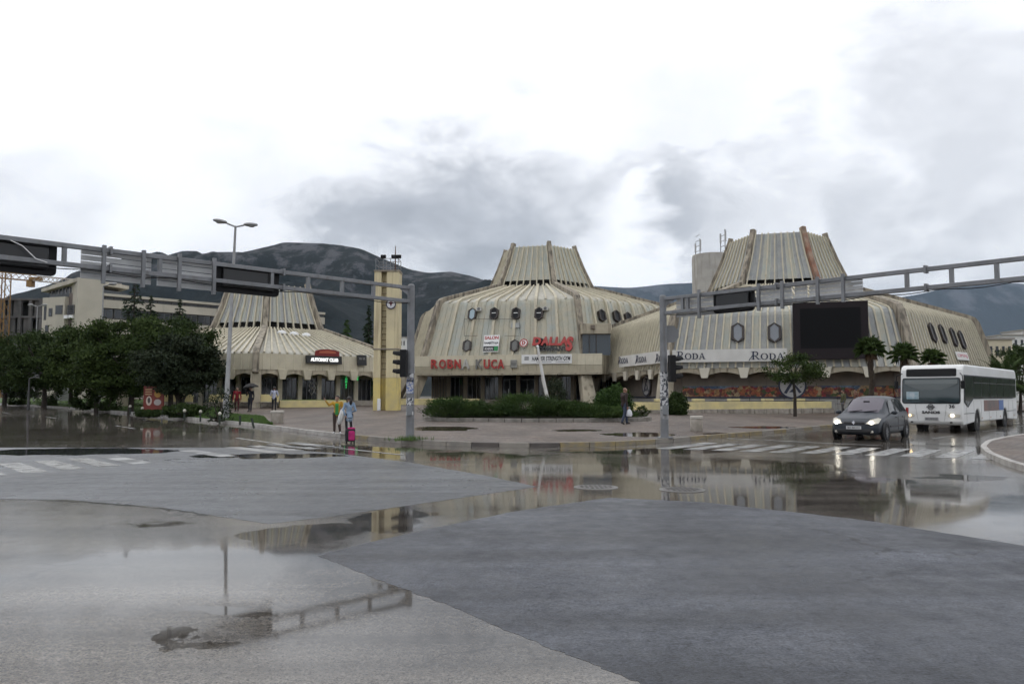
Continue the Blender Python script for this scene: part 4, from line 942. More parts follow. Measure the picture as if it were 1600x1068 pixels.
def gantry(name, label, pu, pv, far_u, far_top, top_px, bot_px, struts, r0):
    p = gp(pu, pv); z0 = gz(p.x, p.y); zt = P(pu, top_px, p.y).z; zl = P(pu, bot_px, p.y).z
    # the arm end: where a beam of the same height shows at far_u / far_top
    d = ray(far_u, far_top); t_ = (zt - CAM.z) / d.z; e = CAM + d * t_
    ex = V((e.x - p.x, e.y - p.y, 0)).normalized(); n = V((-ex.y, ex.x, 0))
    r = thing(name, label, 'traffic gantry', (p.x, p.y, z0), group='traffic gantries over the junction')
    mb = MB(); mb.tube([V((p.x, p.y, z0 - .1)), V((p.x, p.y, zt + .10))], [r0, r0 * .82], 12); pole = mb.build('pole', galv, r, smooth=True)
    mb = MB(); mb.lathe([(r0 * .83, zt + .10), (r0 * .5, zt + .14), (.01, zt + .15)], (p.x, p.y, 0), 12); mb.build('pole_cap', galv, pole)
    mb = MB(); mb.box((p.x, p.y, z0 + .02), (.5, .5, .05)); mb.build('base_plate', galv, r)
    e2 = e + ex * .35
    for nm, z in (('upper_chord', zt), ('lower_chord', zl)):
        mb = MB(); a = V((p.x, p.y, z)) + ex * r0 * .7; mb.beam(a, V((e2.x, e2.y, z)), .12, .12); mb.build(nm, galv, r, bevel=.012)
    mb = MB(); a = V((p.x, p.y, zt - .02)) + ex * r0; mb.prism([a, a + ex * .45, a - V((0, 0, .25))], n * .012); mb.build('gusset', galv, r)
    pl = (V((p.x, p.y, zt)), ex, n)
    la = (e2 - p).length
    for f in (.34, .68):
        for z in (zt, zl):
            q = V((p.x, p.y, z)) + ex * (f * la); q.z = z; mb = MB(); mb.beam(q - ex * .03, q + ex * .03, .21, .21); mb.build('flange', galv, r)
    mb = MB(); cpts = []
    for i in range(41):
        f = i / 40; q = V((p.x, p.y, zl - .085)) + ex * (.2 + f * (la - .4)) - n * .075 * (1 if n.y > 0 else -1); q.z = zl - .07 - .07 * abs(math.sin(f * math.pi * 7)); cpts.append(q)
    mb.tube(cpts, .014, 5); mb.build('cable', black_p, r)
    mb = MB(); mb.box((p.x, p.y - r0 - .06, z0 + 1.0), (.2, .12, .34)); mb.build('control_box', M('box_grey', (.2, .21, .22), .6), r, bevel=.015)
    for u in struts:
        q = onplane(u, (top_px + far_top) / 2, pl[0], n); mb = MB(); mb.beam(V((q.x, q.y, zl + .06)), V((q.x, q.y, zt - .06)), .10, .10, n); mb.build('strut', galv, r)
    return r, pl, p, z0, pole
gl, pl, p, z0, pole = gantry('traffic_gantry', 'grey steel gantry on a stickered pole reaching left over the road near the clock tower', 640.5, 686, -70, 362, 450, 471, (584, 535, 482, 425, 250, 100), .147)
pl = (pl[0], -pl[1], pl[2])
sign_back(gl, pl, 131, 241, 387, 432, 399, 446, (160, 222), .17)
sign_back(gl, pl, 251, 347, 400, 446, 410, 455, (278, 332), .17)
signal_back(gl, pl, 391, 436.5, 2.05, .86, .14); signal_back(gl, pl, 20, 396.5, 2.0, .86, .14)
q = onplane(40, 397, pl[0], pl[2]); mb = MB(); bk = pl[2] if pl[2].y < 0 else -pl[2]
mb.tube([q + V((0, 0, .28)) - pl[1] * .35 + bk * .08, q + V((0, 0, .18)) - pl[1] * .1 + bk * .1, q - V((0, 0, .1)) + pl[1] * .2 + bk * .1, q - V((0, 0, .16)) + pl[1] * .45 + bk * .1], .012, 6); mb.build('loose_cable', white_p, gl)
traffic_head(gl, (p.x - .18, p.y - .38, P(634, 568, p.y).z), (-1, .15, 0))
for zc, hh, m_ in ((P(640, 602, p.y).z, .55, sticker_b), (P(640, 627, p.y).z, .25, sticker_m), (P(640, 645, p.y).z, .12, white_p), (P(640, 590, p.y).z, .3, sticker_m)):
    mb = MB(); n = 8; vs = []
    for j in range(n + 1):
        a = R(-150 + 110 * j / n)
        for z in (-hh / 2, hh / 2): vs.append((p.x + 0.15 * math.cos(a), p.y + 0.15 * math.sin(a), zc + z))
    mb.add(vs, [(2 * j, 2 * j + 2, 2 * j + 3, 2 * j + 1) for j in range(n)]); mb.build('sticker', m_, pole, fix=False)
grt, pl, p, z0, pole = gantry('traffic_gantry', 'grey steel gantry on a poster covered pole reaching right before the supermarket', 1038.5, 684, 1640, 399, 467, 489, (1066, 1074, 1417, 1487, 1558), .147)
for a in ((1052, 1114, 462, 497, 456, 489, (1095,)), (1177, 1232, 450, 482, 443, 475, (1188, 1225)), (1237, 1256, 442, 474, 440, 471, ()), (1260, 1343, 440, 472, 431, 463, (1280, 1320))): sign_back(grt, pl, *a, .17)
signal_back(grt, pl, 1142, 468.5, 1.55, .80, .14)
traffic_head(grt, (p.x + .22, p.y - .36, P(1046, 576, p.y).z), (1, .15, 0))
mb = MB(); q = P(1044, 521, p.y); oc = [V((q.x + .12 + .33 * math.cos(R(22.5 + 45 * i)), q.y + .22, q.z + .33 * math.sin(R(22.5 + 45 * i)))) for i in range(8)]; mb.prism(oc, (0, .02, 0)); mb.build('sign_back', M('grey_sign_back', (.22, .225, .235), .5), grt)
for zc, hh, m_ in ((P(1038, 600, p.y).z, .85, sticker_m), (P(1038, 630, p.y).z, .4, sticker_m), (P(1038, 648, p.y).z, .3, M('grey_paper', (.35, .35, .36), .7, (.2, .2, .2), 10))):
    mb = MB(); n = 10; vs = []
    for j in range(n + 1):
        a = R(-170 + 160 * j / n)
        for z in (-hh / 2, hh / 2): vs.append((p.x + 0.151 * math.cos(a), p.y + 0.151 * math.sin(a), zc + z))
    mb.add(vs, [(2 * j, 2 * j + 2, 2 * j + 3, 2 * j + 1) for j in range(n)]); mb.build('sticker', m_, pole, fix=False)

# double street lamp
p = gp(353, 655); z0 = gz(p.x, p.y); zt = P(366, 353, p.y).z; xt = P(368, 353, p.y).x
pale_steel = M('pale_steel', (.30, .30, .30), .5, (.24, .24, .24), 3, metal=.2)
def lamp_heads(r, top, dirs, ln, m_):
    for d in dirs:
        d = V(d).normalized(); a = top + V((0, 0, -.05)); b = a + d * .45 + V((0, 0, .12))
        mb = MB(); mb.tube([a, b], .045, 8); mb.build('arm', m_, r)
        mb = MB(); s = V((-d.y, d.x, 0)); pts = []
        n = 10
        for i in range(n + 1):
            f = i / n; wv = .17 * math.sin(math.pi * min(1, .12 + f * .88)) ** .6 + .02; hv_ = .10 * math.sin(math.pi * min(1, .1 + f * .85)) ** .6 + .015
            c = b + d * (f * ln) + V((0, 0, .05 + .02 * f))
            for j in range(8): q = 2 * math.pi * j / 8; pts.append(c + s * wv * math.cos(q) + V((0, 0, hv_ * math.sin(q))))
        fs = [(i * 8 + j, i * 8 + (j + 1) % 8, i * 8 + 8 + (j + 1) % 8, i * 8 + 8 + j) for i in range(n) for j in range(8)] + [tuple(range(7, -1, -1)), tuple(range(n * 8, n * 8 + 8))]
        mb.add(pts, fs); hd = mb.build('lamp_head', m_, r, smooth=True)
        mb = MB(); c = b + d * ln * .55 + V((0, 0, -.045)); mb.ball(c, (.15, .15, .035), 10, 6); mb.build('lamp_glass', M('lamp_glass', (.4, .4, .38), .2), hd)
sl = thing('street_lamp', 'tall pale double headed street lamp on the grass edge left of the clock tower', 'street lamp', (p.x, p.y, z0))
mb = MB(); mb.tube([V((p.x, p.y, z0 - .1)), V((p.x, p.y, z0 + 1.2)), V((p.x + .02, p.y, z0 + 1.25)), V((xt, p.y, zt))], [.17, .165, .13, .06], 12); mb.build('pole', pale_steel, sl, smooth=True)
mb = MB(); mb.box((p.x, p.y - .17, z0 + .8), (.12, .03, .4)); mb.build('hatch', pale_steel, sl)
lamp_heads(sl, V((xt, p.y, zt)), ((-1, -.25, 0.12), (1, .1, -.05)), .72, pale_steel)
# distant lamps above the trees
for i, (u, vt, vb, y, lab, dirs) in enumerate([(155, 446, 640, 62, 'slim grey lamp pole rising through the tree crowns before the office block', ((1, 0, 0),)), (52, 478, 640, 85, 'white street lamp with two arms before the unfinished block', ((-1, 0, 0), (1, 0, 0))), (44, 590, 640, 58, 'short thin lamp post under the leftmost trees', ((1, 0, 0),))]):
    a, b = P(u, vb, y), P(u, vt, y); z_ = gz(a.x, y); r = thing('street_lamp', lab, 'street lamp', (a.x, y, z_)); mb = MB(); mb.tube([V((a.x, y, z_)), V((a.x, y, b.z))], [.1, .05], 8); lm_ = pale_steel if i < 2 else M('dull_steel', (.07, .07, .07), .6); mb.build('pole', lm_, r); lamp_heads(r, V((a.x, y, b.z)), dirs, .6 if i < 2 else .25, lm_)

# clock tower
p = gp(601, 641); y = p.y; z0 = gz(p.x, y); zt = P(606, 424, y).z
tw = thing('clock_tower', 'square cream clock tower with yellow painted base on the plaza', 'tower', (p.x, y, z0))
tm = M('tower_cream', (.68, .59, .37), .75, (.59, .51, .33), .7, streak=(.25, .18, .11), sk=(5, 5, .22), slo=.52, shi=.76, bump=.15, bscale=6)
x0, x1 = P(583, 600, y).x, P(622, 600, y).x; xa = P(594, 600, y).x; xb = P(602.5, 600, y).x
rzt = 0; zy = P(600, 590, y).z; dp = 1.5
for nm, lo_, hi_, mat in (('shaft', zy + .0, zt, tm), ('painted_base', z0 - .1, zy - .004, yellow_w)):
    mb = MB(); mb.box(((x0 + xa) / 2, y + dp / 2, (lo_ + hi_) / 2), (xa - x0, dp, hi_ - lo_)); mb.box(((xb + x1) / 2, y + dp / 2, (lo_ + hi_) / 2), (x1 - xb, dp, hi_ - lo_)); mb.box(((xa + xb) / 2, y + .55 + dp / 4, (lo_ + hi_) / 2), (xb - xa - .004, dp / 2, hi_ - lo_)); mb.build(nm, mat, tw, bevel=.02)
for i in range(17):
    z = zy + .2 + i * (zt - zy - .5) / 17; mb = MB(); mb.tube([V((xa + .05, y + .5, z)), V((xa + .05, y + .32, z)), V((xb - .05, y + .32, z)), V((xb - .05, y + .5, z))], .022, 6); mb.build('rung', M('rust', (.10, .05, .03), .8), tw)
xm = (x0 + x1) / 2
mb = MB(); zb = P(600, 545, y).z; mb.box((xm, y + dp / 2, zb), (x1 - x0 + .10, dp + .10, .09)); mb.build('band', M('grey_band', (.25, .22, .18), .7), tw)
mb = MB(); mb.box((xm, y + dp / 2, zt + .05), (x1 - x0 + .08, dp + .08, .12)); mb.build('cornice', ridge_c, tw)
rl = MB(); ht = .95
for fx in (0, .33, .66, 1):
    for fy_ in (0, 1): rl.tube([V((x0 + .08 + fx * (x1 - x0 - .16), y + .08 + fy_ * (dp - .16), zt + .1)), V((x0 + .08 + fx * (x1 - x0 - .16), y + .08 + fy_ * (dp - .16), zt + ht))], .025, 6)
for z in (.5, ht):
    for fy_ in (.08, dp - .08): rl.tube([V((x0 + .08, y + fy_, zt + z)), V((x1 - .08, y + fy_, zt + z))], .022, 6)
    for fx in (x0 + .08, x1 - .08): rl.tube([V((fx, y + .08, zt + z)), V((fx, y + dp - .08, zt + z))], .022, 6)
rl.build('railing', galv, tw)
for sx, dx in ((-.25, -.3), (.5, .3), (.85, .35)):
    mb = MB(); mb.box((xm + sx, y - .02, zt + ht + .12), (.36, .22, .24), R(20 * dx)); mb.build('floodlight', black_p, tw, bevel=.03)
mb = MB(); xr = P(616.5, 400, y).x; mb.tube([V((xr, y + .4, zt)), V((xr, y + .4, P(616, 383, y).z))], [.05, .03], 8); mb.build('mast', M('rust', (.10, .05, .03), .8), tw)
ck = P(611, 475, y - .02); mt = frame(ck, (1, 0, 0), (0, 0, 1))
lath(tw, [(.36, 0), (.36, .06)], mt, 'clock_face', M('clock_white', (.62, .62, .63), .5))
ringm(tw, [(.36, .061), (.36, .08), (.29, .08), (.29, .061)], mt, 'clock_ring', M('clock_ring', (.03, .025, .045), .5))
mb = MB(); mb.prism([mt @ V((a * .36, b * .36, .065)) for a, b in ((-.5, .3), (0, .55), (.5, .3), (.15, -.1), (0, -.55), (-.15, -.1))], (0, -.012, 0)); mb.build('emblem_mark', M('emblem_dark_red', (.13, .03, .04), .5), tw)
mb = MB(); q = P(592, 631, y - .06); mb.box((q.x, q.y, z0 + .42), (.24, .08, .84)); mb.build('meter_box', white_p, tw, bevel=.02)

# leaning white pole in front of the store
a = gp(857, 640); b = P(840, 541, a.y - .5); z0 = gz(a.x, a.y)
r = thing('leaning_pole', 'white pole leaning left out of the juniper bed before the store', 'pole', (a.x, a.y, z0)); mb = MB(); mb.tube([V((a.x + .1, a.y, z0)), a.lerp(b, .45) + V((0, 0, .0)), b], [.15, .13, .09], 10); mb.build('pole_shaft', M('chipped_white', (.72, .72, .70), .5, (.6, .58, .55), 3), r, smooth=True)
mb = MB(); mb.ball(b, (.10, .10, .10), 10, 6); mb.build('pole_tip', white_p, r)

# oval planter kerb
pc = gp(842, 650); L_, R_ = gp(668, 652), gp(1018, 655); A_ = (R_.x - L_.x) / 2; pcx = (L_.x + R_.x) / 2; pcy = gp(842, 659).y + 2.7; Bd = 2.7
gzp = gz(pcx, pcy)
pk = thing('planter_bed', 'low oval stone edged bed filled with junipers in the middle of the plaza', 'planter', (pcx, pcy, gzp))
nst = 44
for i in range(nst):
    a0_, a1_ = 2 * math.pi * (i + .02) / nst, 2 * math.pi * (i + .98) / nst; mb = MB(); vs = []
    for z in (-.1, .17):
        for a, s in ((a0_, 1), (a1_, 1), (a1_, .945), (a0_, .945)):
            x_, y_ = pcx + A_ * s * math.cos(a), pcy + Bd * (s if s == 1 else .88) * math.sin(a); vs.append(V((x_, y_, gz(x_, y_) + z)))
    mb.hexa(vs); mb.build('edge_stone', M('bed_stone', (.27, .25, .22), .75, (.17, .155, .135), 3), pk, bevel=.015)
mb = MB(); mb.add([(pcx + A_ * .95 * math.cos(R(10 * i)), pcy + Bd * .89 * math.sin(R(10 * i)), gz(pcx, pcy) + .2) for i in range(36)], [tuple(range(36))]); mb.build('soil', M('soil', (.03, .022, .015), .95), pk, fix=False)
mb = MB(); q = gp(672, 648); 
for s in (0, 1): mb.tube([V((q.x - .3, q.y + .9 * s, q.z)), V((q.x - .3, q.y + .9 * s, q.z + .38)), V((q.x + .7, q.y + .9 * s, q.z + .38))], .025, 6)
mb.build('bed_rail', galv, pk)

# yellow low walls, benches, planters
def wallbox(name, label, cat, u0, u1, vb, vt, depth, mat, top=None, du=0, group=None, blocks=0):
    a, b = gp(u0, vb), gp(u1, vb + du); ex = V((b.x - a.x, b.y - a.y, 0)); l = ex.length; ex.normalize(); n = V((-ex.y, ex.x, 0)); h = P((u0 + u1) / 2, vt, (a.y + b.y) / 2).z - gz((a.x + b.x) / 2, (a.y + b.y) / 2)
    m_ = (a + b) / 2; za = gz(m_.x, m_.y); r = thing(name, label, cat, (m_.x, m_.y, za), group=group); rz = math.atan2(ex.y, ex.x); c = m_ + n * depth / 2
    h0 = h * .45 if blocks else 0
    mb = MB(); mb.box((c.x, c.y, za + (h + h0) / 2 - .03), (l, depth, h - h0 + .06), rz); mb.build('wall', mat, r, bevel=.025)
    if top:
        mb = MB(); mb.box((c.x, c.y, za + h + .04), (l + .06, depth + .06, .07), rz); mb.build('coping', top, r, bevel=.015)
    for i in range(blocks):
        q = a + ex * (l * (i + .5) / blocks) - n * .1 + n * .25; mb = MB(); mb.box((q.x, q.y, za + h0 / 2 - .05 + random.uniform(-.01, .02)), (l / blocks - .03, .7, h0 + .02), rz); mb.build('stone_block', stone, r, bevel=.02)
    return r, m_, ex, n, za, h, l
wb = wallbox('yellow_planter_wall', 'long yellow planter wall on pale stone blocks before the supermarket', 'planter', 1012, 1300, 646, 627.5, 2.2, yellow_l, None, -1.5, blocks=15)
r, m_, ex, n, za, h, l = wb
for i in range(5):
    q = m_ + ex * (l * (-.38 + .19 * i)) + n * 1.2; mb = MB(); mb.box((q.x, q.y, za + h + .1), (.75, .5, .22), math.atan2(ex.y, ex.x)); mb.build('yellow_block', yellow_l, r, bevel=.02)
mb = MB(); q = m_ + n * 1.3; mb.box((q.x, q.y, za + h + .035), (l - .3, 1.6, .03), math.atan2(ex.y, ex.x)); mb.build('soil', M('soil', (.03, .022, .015), .95), r)
wallbox('yellow_wall', 'low yellow stepped wall between the clock tower and the store entrance', 'wall', 622, 745, 632, 624, 1.2, yellow_l, yellow_l, .5)
wallbox('yellow_wall', 'short low yellow wall left of the clock tower foot', 'wall', 553, 583, 629, 620, .8, yellow_l, yellow_l, .5)
gr_, m_, ex, n, za, h, l = wallbox('grass_planter', 'yellow walled planter with grass top beside the club steps', 'planter', 437, 541, 636.5, 625, 2.4, yellow_l, None, -1)
mb = MB(); q = m_ + n * 1.25; mb.box((q.x, q.y, za + h + .02), (l - .3, 2.0, .06), math.atan2(ex.y, ex.x)); mb.build('turf', grass_m, gr_)
# steps
st_, *_ = (thing('steps', 'broad pale steps up to the club doors between the planters', 'steps', gp(560, 633)),)
a, b = gp(541, 633), gp(606, 632)
for i in range(3):
    mb = MB(); mb.box(((a.x + b.x) / 2, a.y + .7 + .32 * i, gz(a.x, a.y) + .07 + .14 * i), (b.x - a.x, 2.0 - .5 * i, .14)); mb.build('step', stone, st_)
# bench rows on the left
labs = ['cream backed bench nearest the street lamp, left of the grass planter', 'cream backed bench second from the grass planter', 'cream backed bench third from the grass planter', 'cream backed bench partly behind the olive tree, far from the planter']
for i, (u0, u1) in enumerate([(398, 434), (360, 396), (322, 358), (226, 300)]):
    a, b = gp(u0, 637), gp(u1, 637); y_ = a.y; z_ = gz(a.x, y_); r = thing('bench', labs[i], 'bench', ((a.x + b.x) / 2, y_, z_), group='cream benches by the low pavilion'); xm_ = (a.x + b.x) / 2; l = b.x - a.x
    mb = MB(); mb.box((xm_, y_, z_ + .44), (l, .5, .07)); mb.build('seat', stone, r, bevel=.01)
    for s in (-.38, .38): mb = MB(); mb.box((xm_ + s * l, y_ + .02, z_ + .2), (.18, .4, .42)); mb.build('leg', stone, r, bevel=.01)
    mb = MB(); mb.hexa([V((xm_ + s * l / 2, y_ + dy, z_ + z)) for z, e_ in ((.40, 0), (1.05, 0)) for s, dy in ((-.95, .28 + z * .12), (.95, .28 + z * .12), (.95, .36 + z * .12), (-.95, .36 + z * .12))]); mb.build('backrest', yellow_l, r, bevel=.02)
# yellow cube seats by the club
for i, (u, v) in enumerate([(463, 622), (509, 627), (544, 627)]):
    a = gp(u, v + 3.5); mb = MB(); z_ = gz(a.x, a.y); r = thing('flower_tub', ['yellow square tub before the shop with the diamond grille', 'yellow square tub at the left end of the club steps', 'yellow square tub before the club doors near the tower'][i], 'tub', (a.x, a.y, z_), group='yellow tubs by the club')
    mb.box((a.x, a.y, z_ + .3), (.62, .62, .6)); mb.build('tub_wall', yellow_l, r, bevel=.02); mb = MB(); mb.box((a.x, a.y, z_ + .61), (.5, .5, .03)); mb.build('soil', M('soil', (.03, .022, .015), .95), r)
# concrete bins
def bin_(u, v, label, wd, hh):
    a = gp(u, v); z_ = gz(a.x, a.y); r = thing('litter_bin', label, 'bin', (a.x, a.y, z_)); mb = MB()
    mb.lathe([(wd * .94, 0), (wd, .05), (wd, hh * .80), (wd * .96, hh * .82)], (a.x, a.y, z_), 16); mb.build('bin_body', stone, r, smooth=True)
    mb = MB(); mb.lathe([(wd * 1.06, hh * .83), (wd * 1.06, hh * .97), (wd * .9, hh), (wd * .55, hh), (wd * .5, hh * .9)], (a.x, a.y, z_), 16); mb.build('bin_rim', M('pale_rim', (.46, .43, .38), .7), r, smooth=True)
bin_(1088.5, 673.5, 'round pale concrete litter bin beside the right traffic pole', .25, .62)
bin_(433, 661, 'pale square topped litter bin at the grass tip near the street lamp', .30, .62)
# red advertising board and white notice board
def adboard(u0, u1, v0, v1, label, mat, name):
    a = gp((u0 + u1) / 2, v1 + (9 if name == 'advertising_board' else 4)); y_ = a.y; x0_, x1_ = P(u0, v0, y_).x, P(u1, v0, y_).x; zt_, zb_ = P(u0, v0, y_).z, P(u0, v1, y_).z; z_ = gz(a.x, y_); r = thing(name, label, 'sign board', (a.x, y_, z_))
    mb = MB(); mb.box(((x0_ + x1_) / 2, y_, (zt_ + zb_) / 2), (x1_ - x0_, .08, zt_ - zb_)); mb.build('board', mat, r, bevel=.01)
    for s in (x0_ + .1, x1_ - .1): mb = MB(); mb.box((s, y_, (z_ + zb_) / 2), (.07, .07, zb_ - z_ + .1)); mb.build('leg', galv, r)
    return r, (x0_ + x1_) / 2, y_ - .045, (zt_ + zb_) / 2, x1_ - x0_, zt_ - zb_
r, cx_, cy_, cz_, wd, h = adboard(225, 257, 603, 640, 'red advertising board with ice cream pictures between the bushes', M('ad_red', (.20, .03, .02), .6, (.15, .025, .018), 2), 'advertising_board')
mt = frame(V((cx_, cy_, cz_)), (1, 0, 0), (0, 0, 1))
for nm, x_, z_, a_, b_, c_ in (('picture', -.22, -.12, .14, .2, (.55, .45, .38)), ('picture', .2, .18, .17, .16, (.42, .22, .03)), ('picture', .2, -.18, .18, .13, (.4, .36, .34)), ('picture', -.22, -.1, .07, .12, (.06, .04, .04))):
    mb = MB(); mb.add([mt @ V((wd * (x_ + a_ * math.cos(R(20 * i))), h * (z_ + b_ * math.sin(R(20 * i))), .004 + (.002 if a_ < .1 else 0))) for i in range(18)], [tuple(range(18))]); mb.build(nm, M(f'print_{c_}', c_, .5), r, fix=False)
for i in range(3):
    mb = MB(); mb.add([mt @ V((wd * (-.25 + s * .16), h * (.36 - i * .1 + t_ * .025), .003)) for s, t_ in ((-1, -1), (1, -1), (1, 1), (-1, 1))], [(0, 1, 2, 3)]); mb.build('price_print', M('print_cream', (.42, .27, .14), .5), r, fix=False)
r, cx_, cy_, cz_, wd, h = adboard(88, 110, 597, 626, 'pale grey blank notice board under the leftmost trees', M('notice_grey', (.40, .40, .39), .6, (.3, .3, .3), 4), 'notice_board')
for i in range(6):
    mb = MB(); mb.box((cx_, cy_ - .01, cz_ - h / 2 + (i + .5) * h / 6), (wd - .08, .015, h / 6 - .04)); mb.build('slat', M('notice_slat', (.46, .46, .45), .6), r)
# garden lights along the grass edge
gl_b = M('green_black', (.02, .03, .02), .6); gl_w = M('bulb_white', (.55, .53, .45), .4)
for i, (u, v) in enumerate([(203, 646), (222, 650), (264, 651), (288, 655), (313, 657), (343, 661), (375, 662), (397, 667)]):
    a = gp(u, v); z_ = gz(a.x, a.y); tilt = .12 if i == 7 else 0
    r = thing('garden_light', ['small globe post light farthest left in the grass, before the red board', 'small globe post light just before the red board foot', 'small globe post light before the left end of the clipped bush', 'small globe post light before the middle of the clipped bush', 'small globe post light right of the clipped bush', 'small globe post light at the thin shrub by the street lamp'][i] if i < 6 else ['short dark post stump in the grass right of the street lamp', 'tilted dark post stump at the grass tip'][i - 6], 'garden light', (a.x, a.y, z_), group='post lights in the grass strip')
    mb = MB(); mb.tube([V((a.x, a.y, z_ - .05)), V((a.x - tilt, a.y, z_ + .4))], [.045, .055], 8); mb.build('post', gl_b, r)
    if i < 6: mb = MB(); mb.ball((a.x, a.y, z_ + .47), (.085, .085, .085), 10, 7); mb.build('globe', gl_w, r, smooth=True)
# railing at the end of the yellow planter
p = gp(1306, 647); r = thing('hand_rail', 'small bent dark hand rail at the right end of the yellow planter', 'railing', p)
mb = MB(); mb.tube([p, p + V((0, 0, .75)), p + V((1.0, .1, .75)), p + V((1.0, .1, .1))], .03, 8); mb.build('rail_tube', galv, r)
# ================================================================== vegetation
def leaf_mesh(name, pos, size, aspect, mat, rng, up=0.0, dirs=None):
    n = len(pos); a = rng.normal(size=(n, 3)); 
    if dirs is not None: a = dirs + a * .35
    a[:, 2] += up; a /= np.linalg.norm(a, axis=1)[:, None]
    b = rng.normal(size=(n, 3)); b -= (b * a).sum(1)[:, None] * a; b /= np.linalg.norm(b, axis=1)[:, None]
    s = size * rng.uniform(.6, 1.4, n)[:, None]
    v = np.stack([pos - a * s, pos + b * s * aspect, pos + a * s, pos - b * s * aspect], 1).reshape(-1, 3)
    me = bpy.data.meshes.new(name); me.vertices.add(4 * n); me.vertices.foreach_set('co', v.ravel())
    me.loops.add(4 * n); me.loops.foreach_set('vertex_index', np.arange(4 * n, dtype=np.int32))
    me.polygons.add(n); me.polygons.foreach_set('loop_start', np.arange(0, 4 * n, 4, dtype=np.int32))
    me.update(calc_edges=True); me.validate(); me.materials.append(mat); return me
def leaf_mat(name, c, c2, sc=.8):
    return M(name, c, .75, c2, sc, lo=.3, hi=.7, spec=.12)
lf_oak = leaf_mat('dark_leaf', (.046, .070, .020), (.022, .037, .012), 1.3); lf_ol = leaf_mat('olive_leaf', (.036, .048, .025), (.020, .028, .015)); lf_mid = leaf_mat('mid_leaf', (.058, .085, .022), (.026, .044, .013), 1.3)
lf_con = leaf_mat('conifer_needle', (.028, .045, .020), (.014, .026, .013)); lf_jun = leaf_mat('juniper_needle', (.060, .096, .024), (.022, .044, .014), 1.6); lf_bush = leaf_mat('bush_leaf', (.055, .098, .024), (.026, .050, .014), 1.5)
def clumps(rng, c, rad, k, shell=.55):
    d = rng.normal(size=(k, 3)); d /= np.linalg.norm(d, axis=1)[:, None]; r = shell + (1 - shell) * rng.random(k) ** .7
    r *= rng.uniform(.82, 1.1, k)
    return np.array(c) + d * r[:, None] * np.array(rad)
def tree(label, x, y, h, rad, mat, n=7000, leaf=.13, ncl=60, trunk_r=.16, stems=1, seed=0, zc=None, cl_r=.5, aspect=.45, name='broadleaf_tree', group=None, low=.0):
    rng = np.random.default_rng(seed); rr = random.Random(seed); z0 = gz(x, y); zc = zc if zc is not None else h - rad[2]
    r = thing(name, label, 'tree', (x, y, z0), group=group)
    cc = clumps(rng, (0, 0, zc), rad, ncl); cc[:, 2] = np.maximum(cc[:, 2], zc - rad[2] * .72 + low)
    mb = MB()
    for s in range(stems):
        bx, by = (rr.uniform(-.35, .35), rr.uniform(-.2, .2)) if stems > 1 else (0, 0)
        fork = V((bx * 2 + rr.uniform(-.2, .2), by * 2 + rr.uniform(-.2, .2), zc - rad[2] * .55)); fork.z = max(fork.z, .6)
        mb.tube([V((bx * .5, by * .5, -.15)), V((bx * .8, by * .8, fork.z * .5)) + V((rr.uniform(-.08, .08), 0, 0)), fork], [trunk_r * 1.25, trunk_r, trunk_r * .75], 8)
        idx = rr.sample(range(ncl), min(ncl, 9 if stems == 1 else 4))
        for i in idx:
            e = V(cc[i]); m_ = fork.lerp(e, .5) + V((rr.uniform(-.2, .2), rr.uniform(-.2, .2), .15)); mb.tube([fork, m_, e], [trunk_r * .55, trunk_r * .3, trunk_r * .1], 6)
    mb.build('trunk', bark, r, smooth=True, world=False)
    ci = rng.integers(0, ncl, n); sz = rng.uniform(.55, 1.25, ncl)[ci][:, None] * cl_r
    pos = cc[ci] + rng.normal(size=(n, 3)) * sz * np.array([1, 1, .62]) * .62
    me = leaf_mesh('crown', pos, leaf, aspect, mat, rng); part(r, 'crown', me)
    return r
def at(u, y): return P(u, 600, y).x
grp = 'trees along the left road'
TR = [ # label, u, y, height, radii, mat, n, stems
    ('dark broad tree at the far left edge behind the white van', 8, 70, 6.2, (4.6, 4, 2.6), lf_oak, 9000, 1),
    ('dark rounded tree left of the blank notice board', 70, 64, 6.0, (4.2, 3.4, 2.5), lf_oak, 9000, 1),
    ('tall dark tree with two trunks right of the notice board', 150, 58, 6.0, (3.7, 3.4, 2.4), lf_mid, 11000, 2),
    ('largest dark tree with thick trunk behind the red advertising board', 205, 54, 6.6, (3.9, 3.4, 3.0), lf_mid, 13000, 1),
    ('dark tree whose right edge overlaps the low pavilion roof', 268, 60, 7.0, (3.5, 3.4, 2.7), lf_oak, 11000, 1),
    ('grey green olive tree with several thin stems by the street lamp', 281, 48.5, 4.6, (2.5, 2.3, 1.75), lf_ol, 11000, 5),
    ('dark tree filling the gap behind the office block lamp pole', 112, 72, 7.0, (4.8, 3.8, 2.7), lf_oak, 9000, 1),
]
for i, (lab, u, y, h, rad, m_, n, st_) in enumerate(TR): tree(lab, at(u, y), y, h, rad, m_, int(n * 3.2), .105, 95 if n > 9500 else 55, .17 if st_ == 1 else .09, st_, 20 + i, group=grp, cl_r=.62 if st_ < 4 else .42)
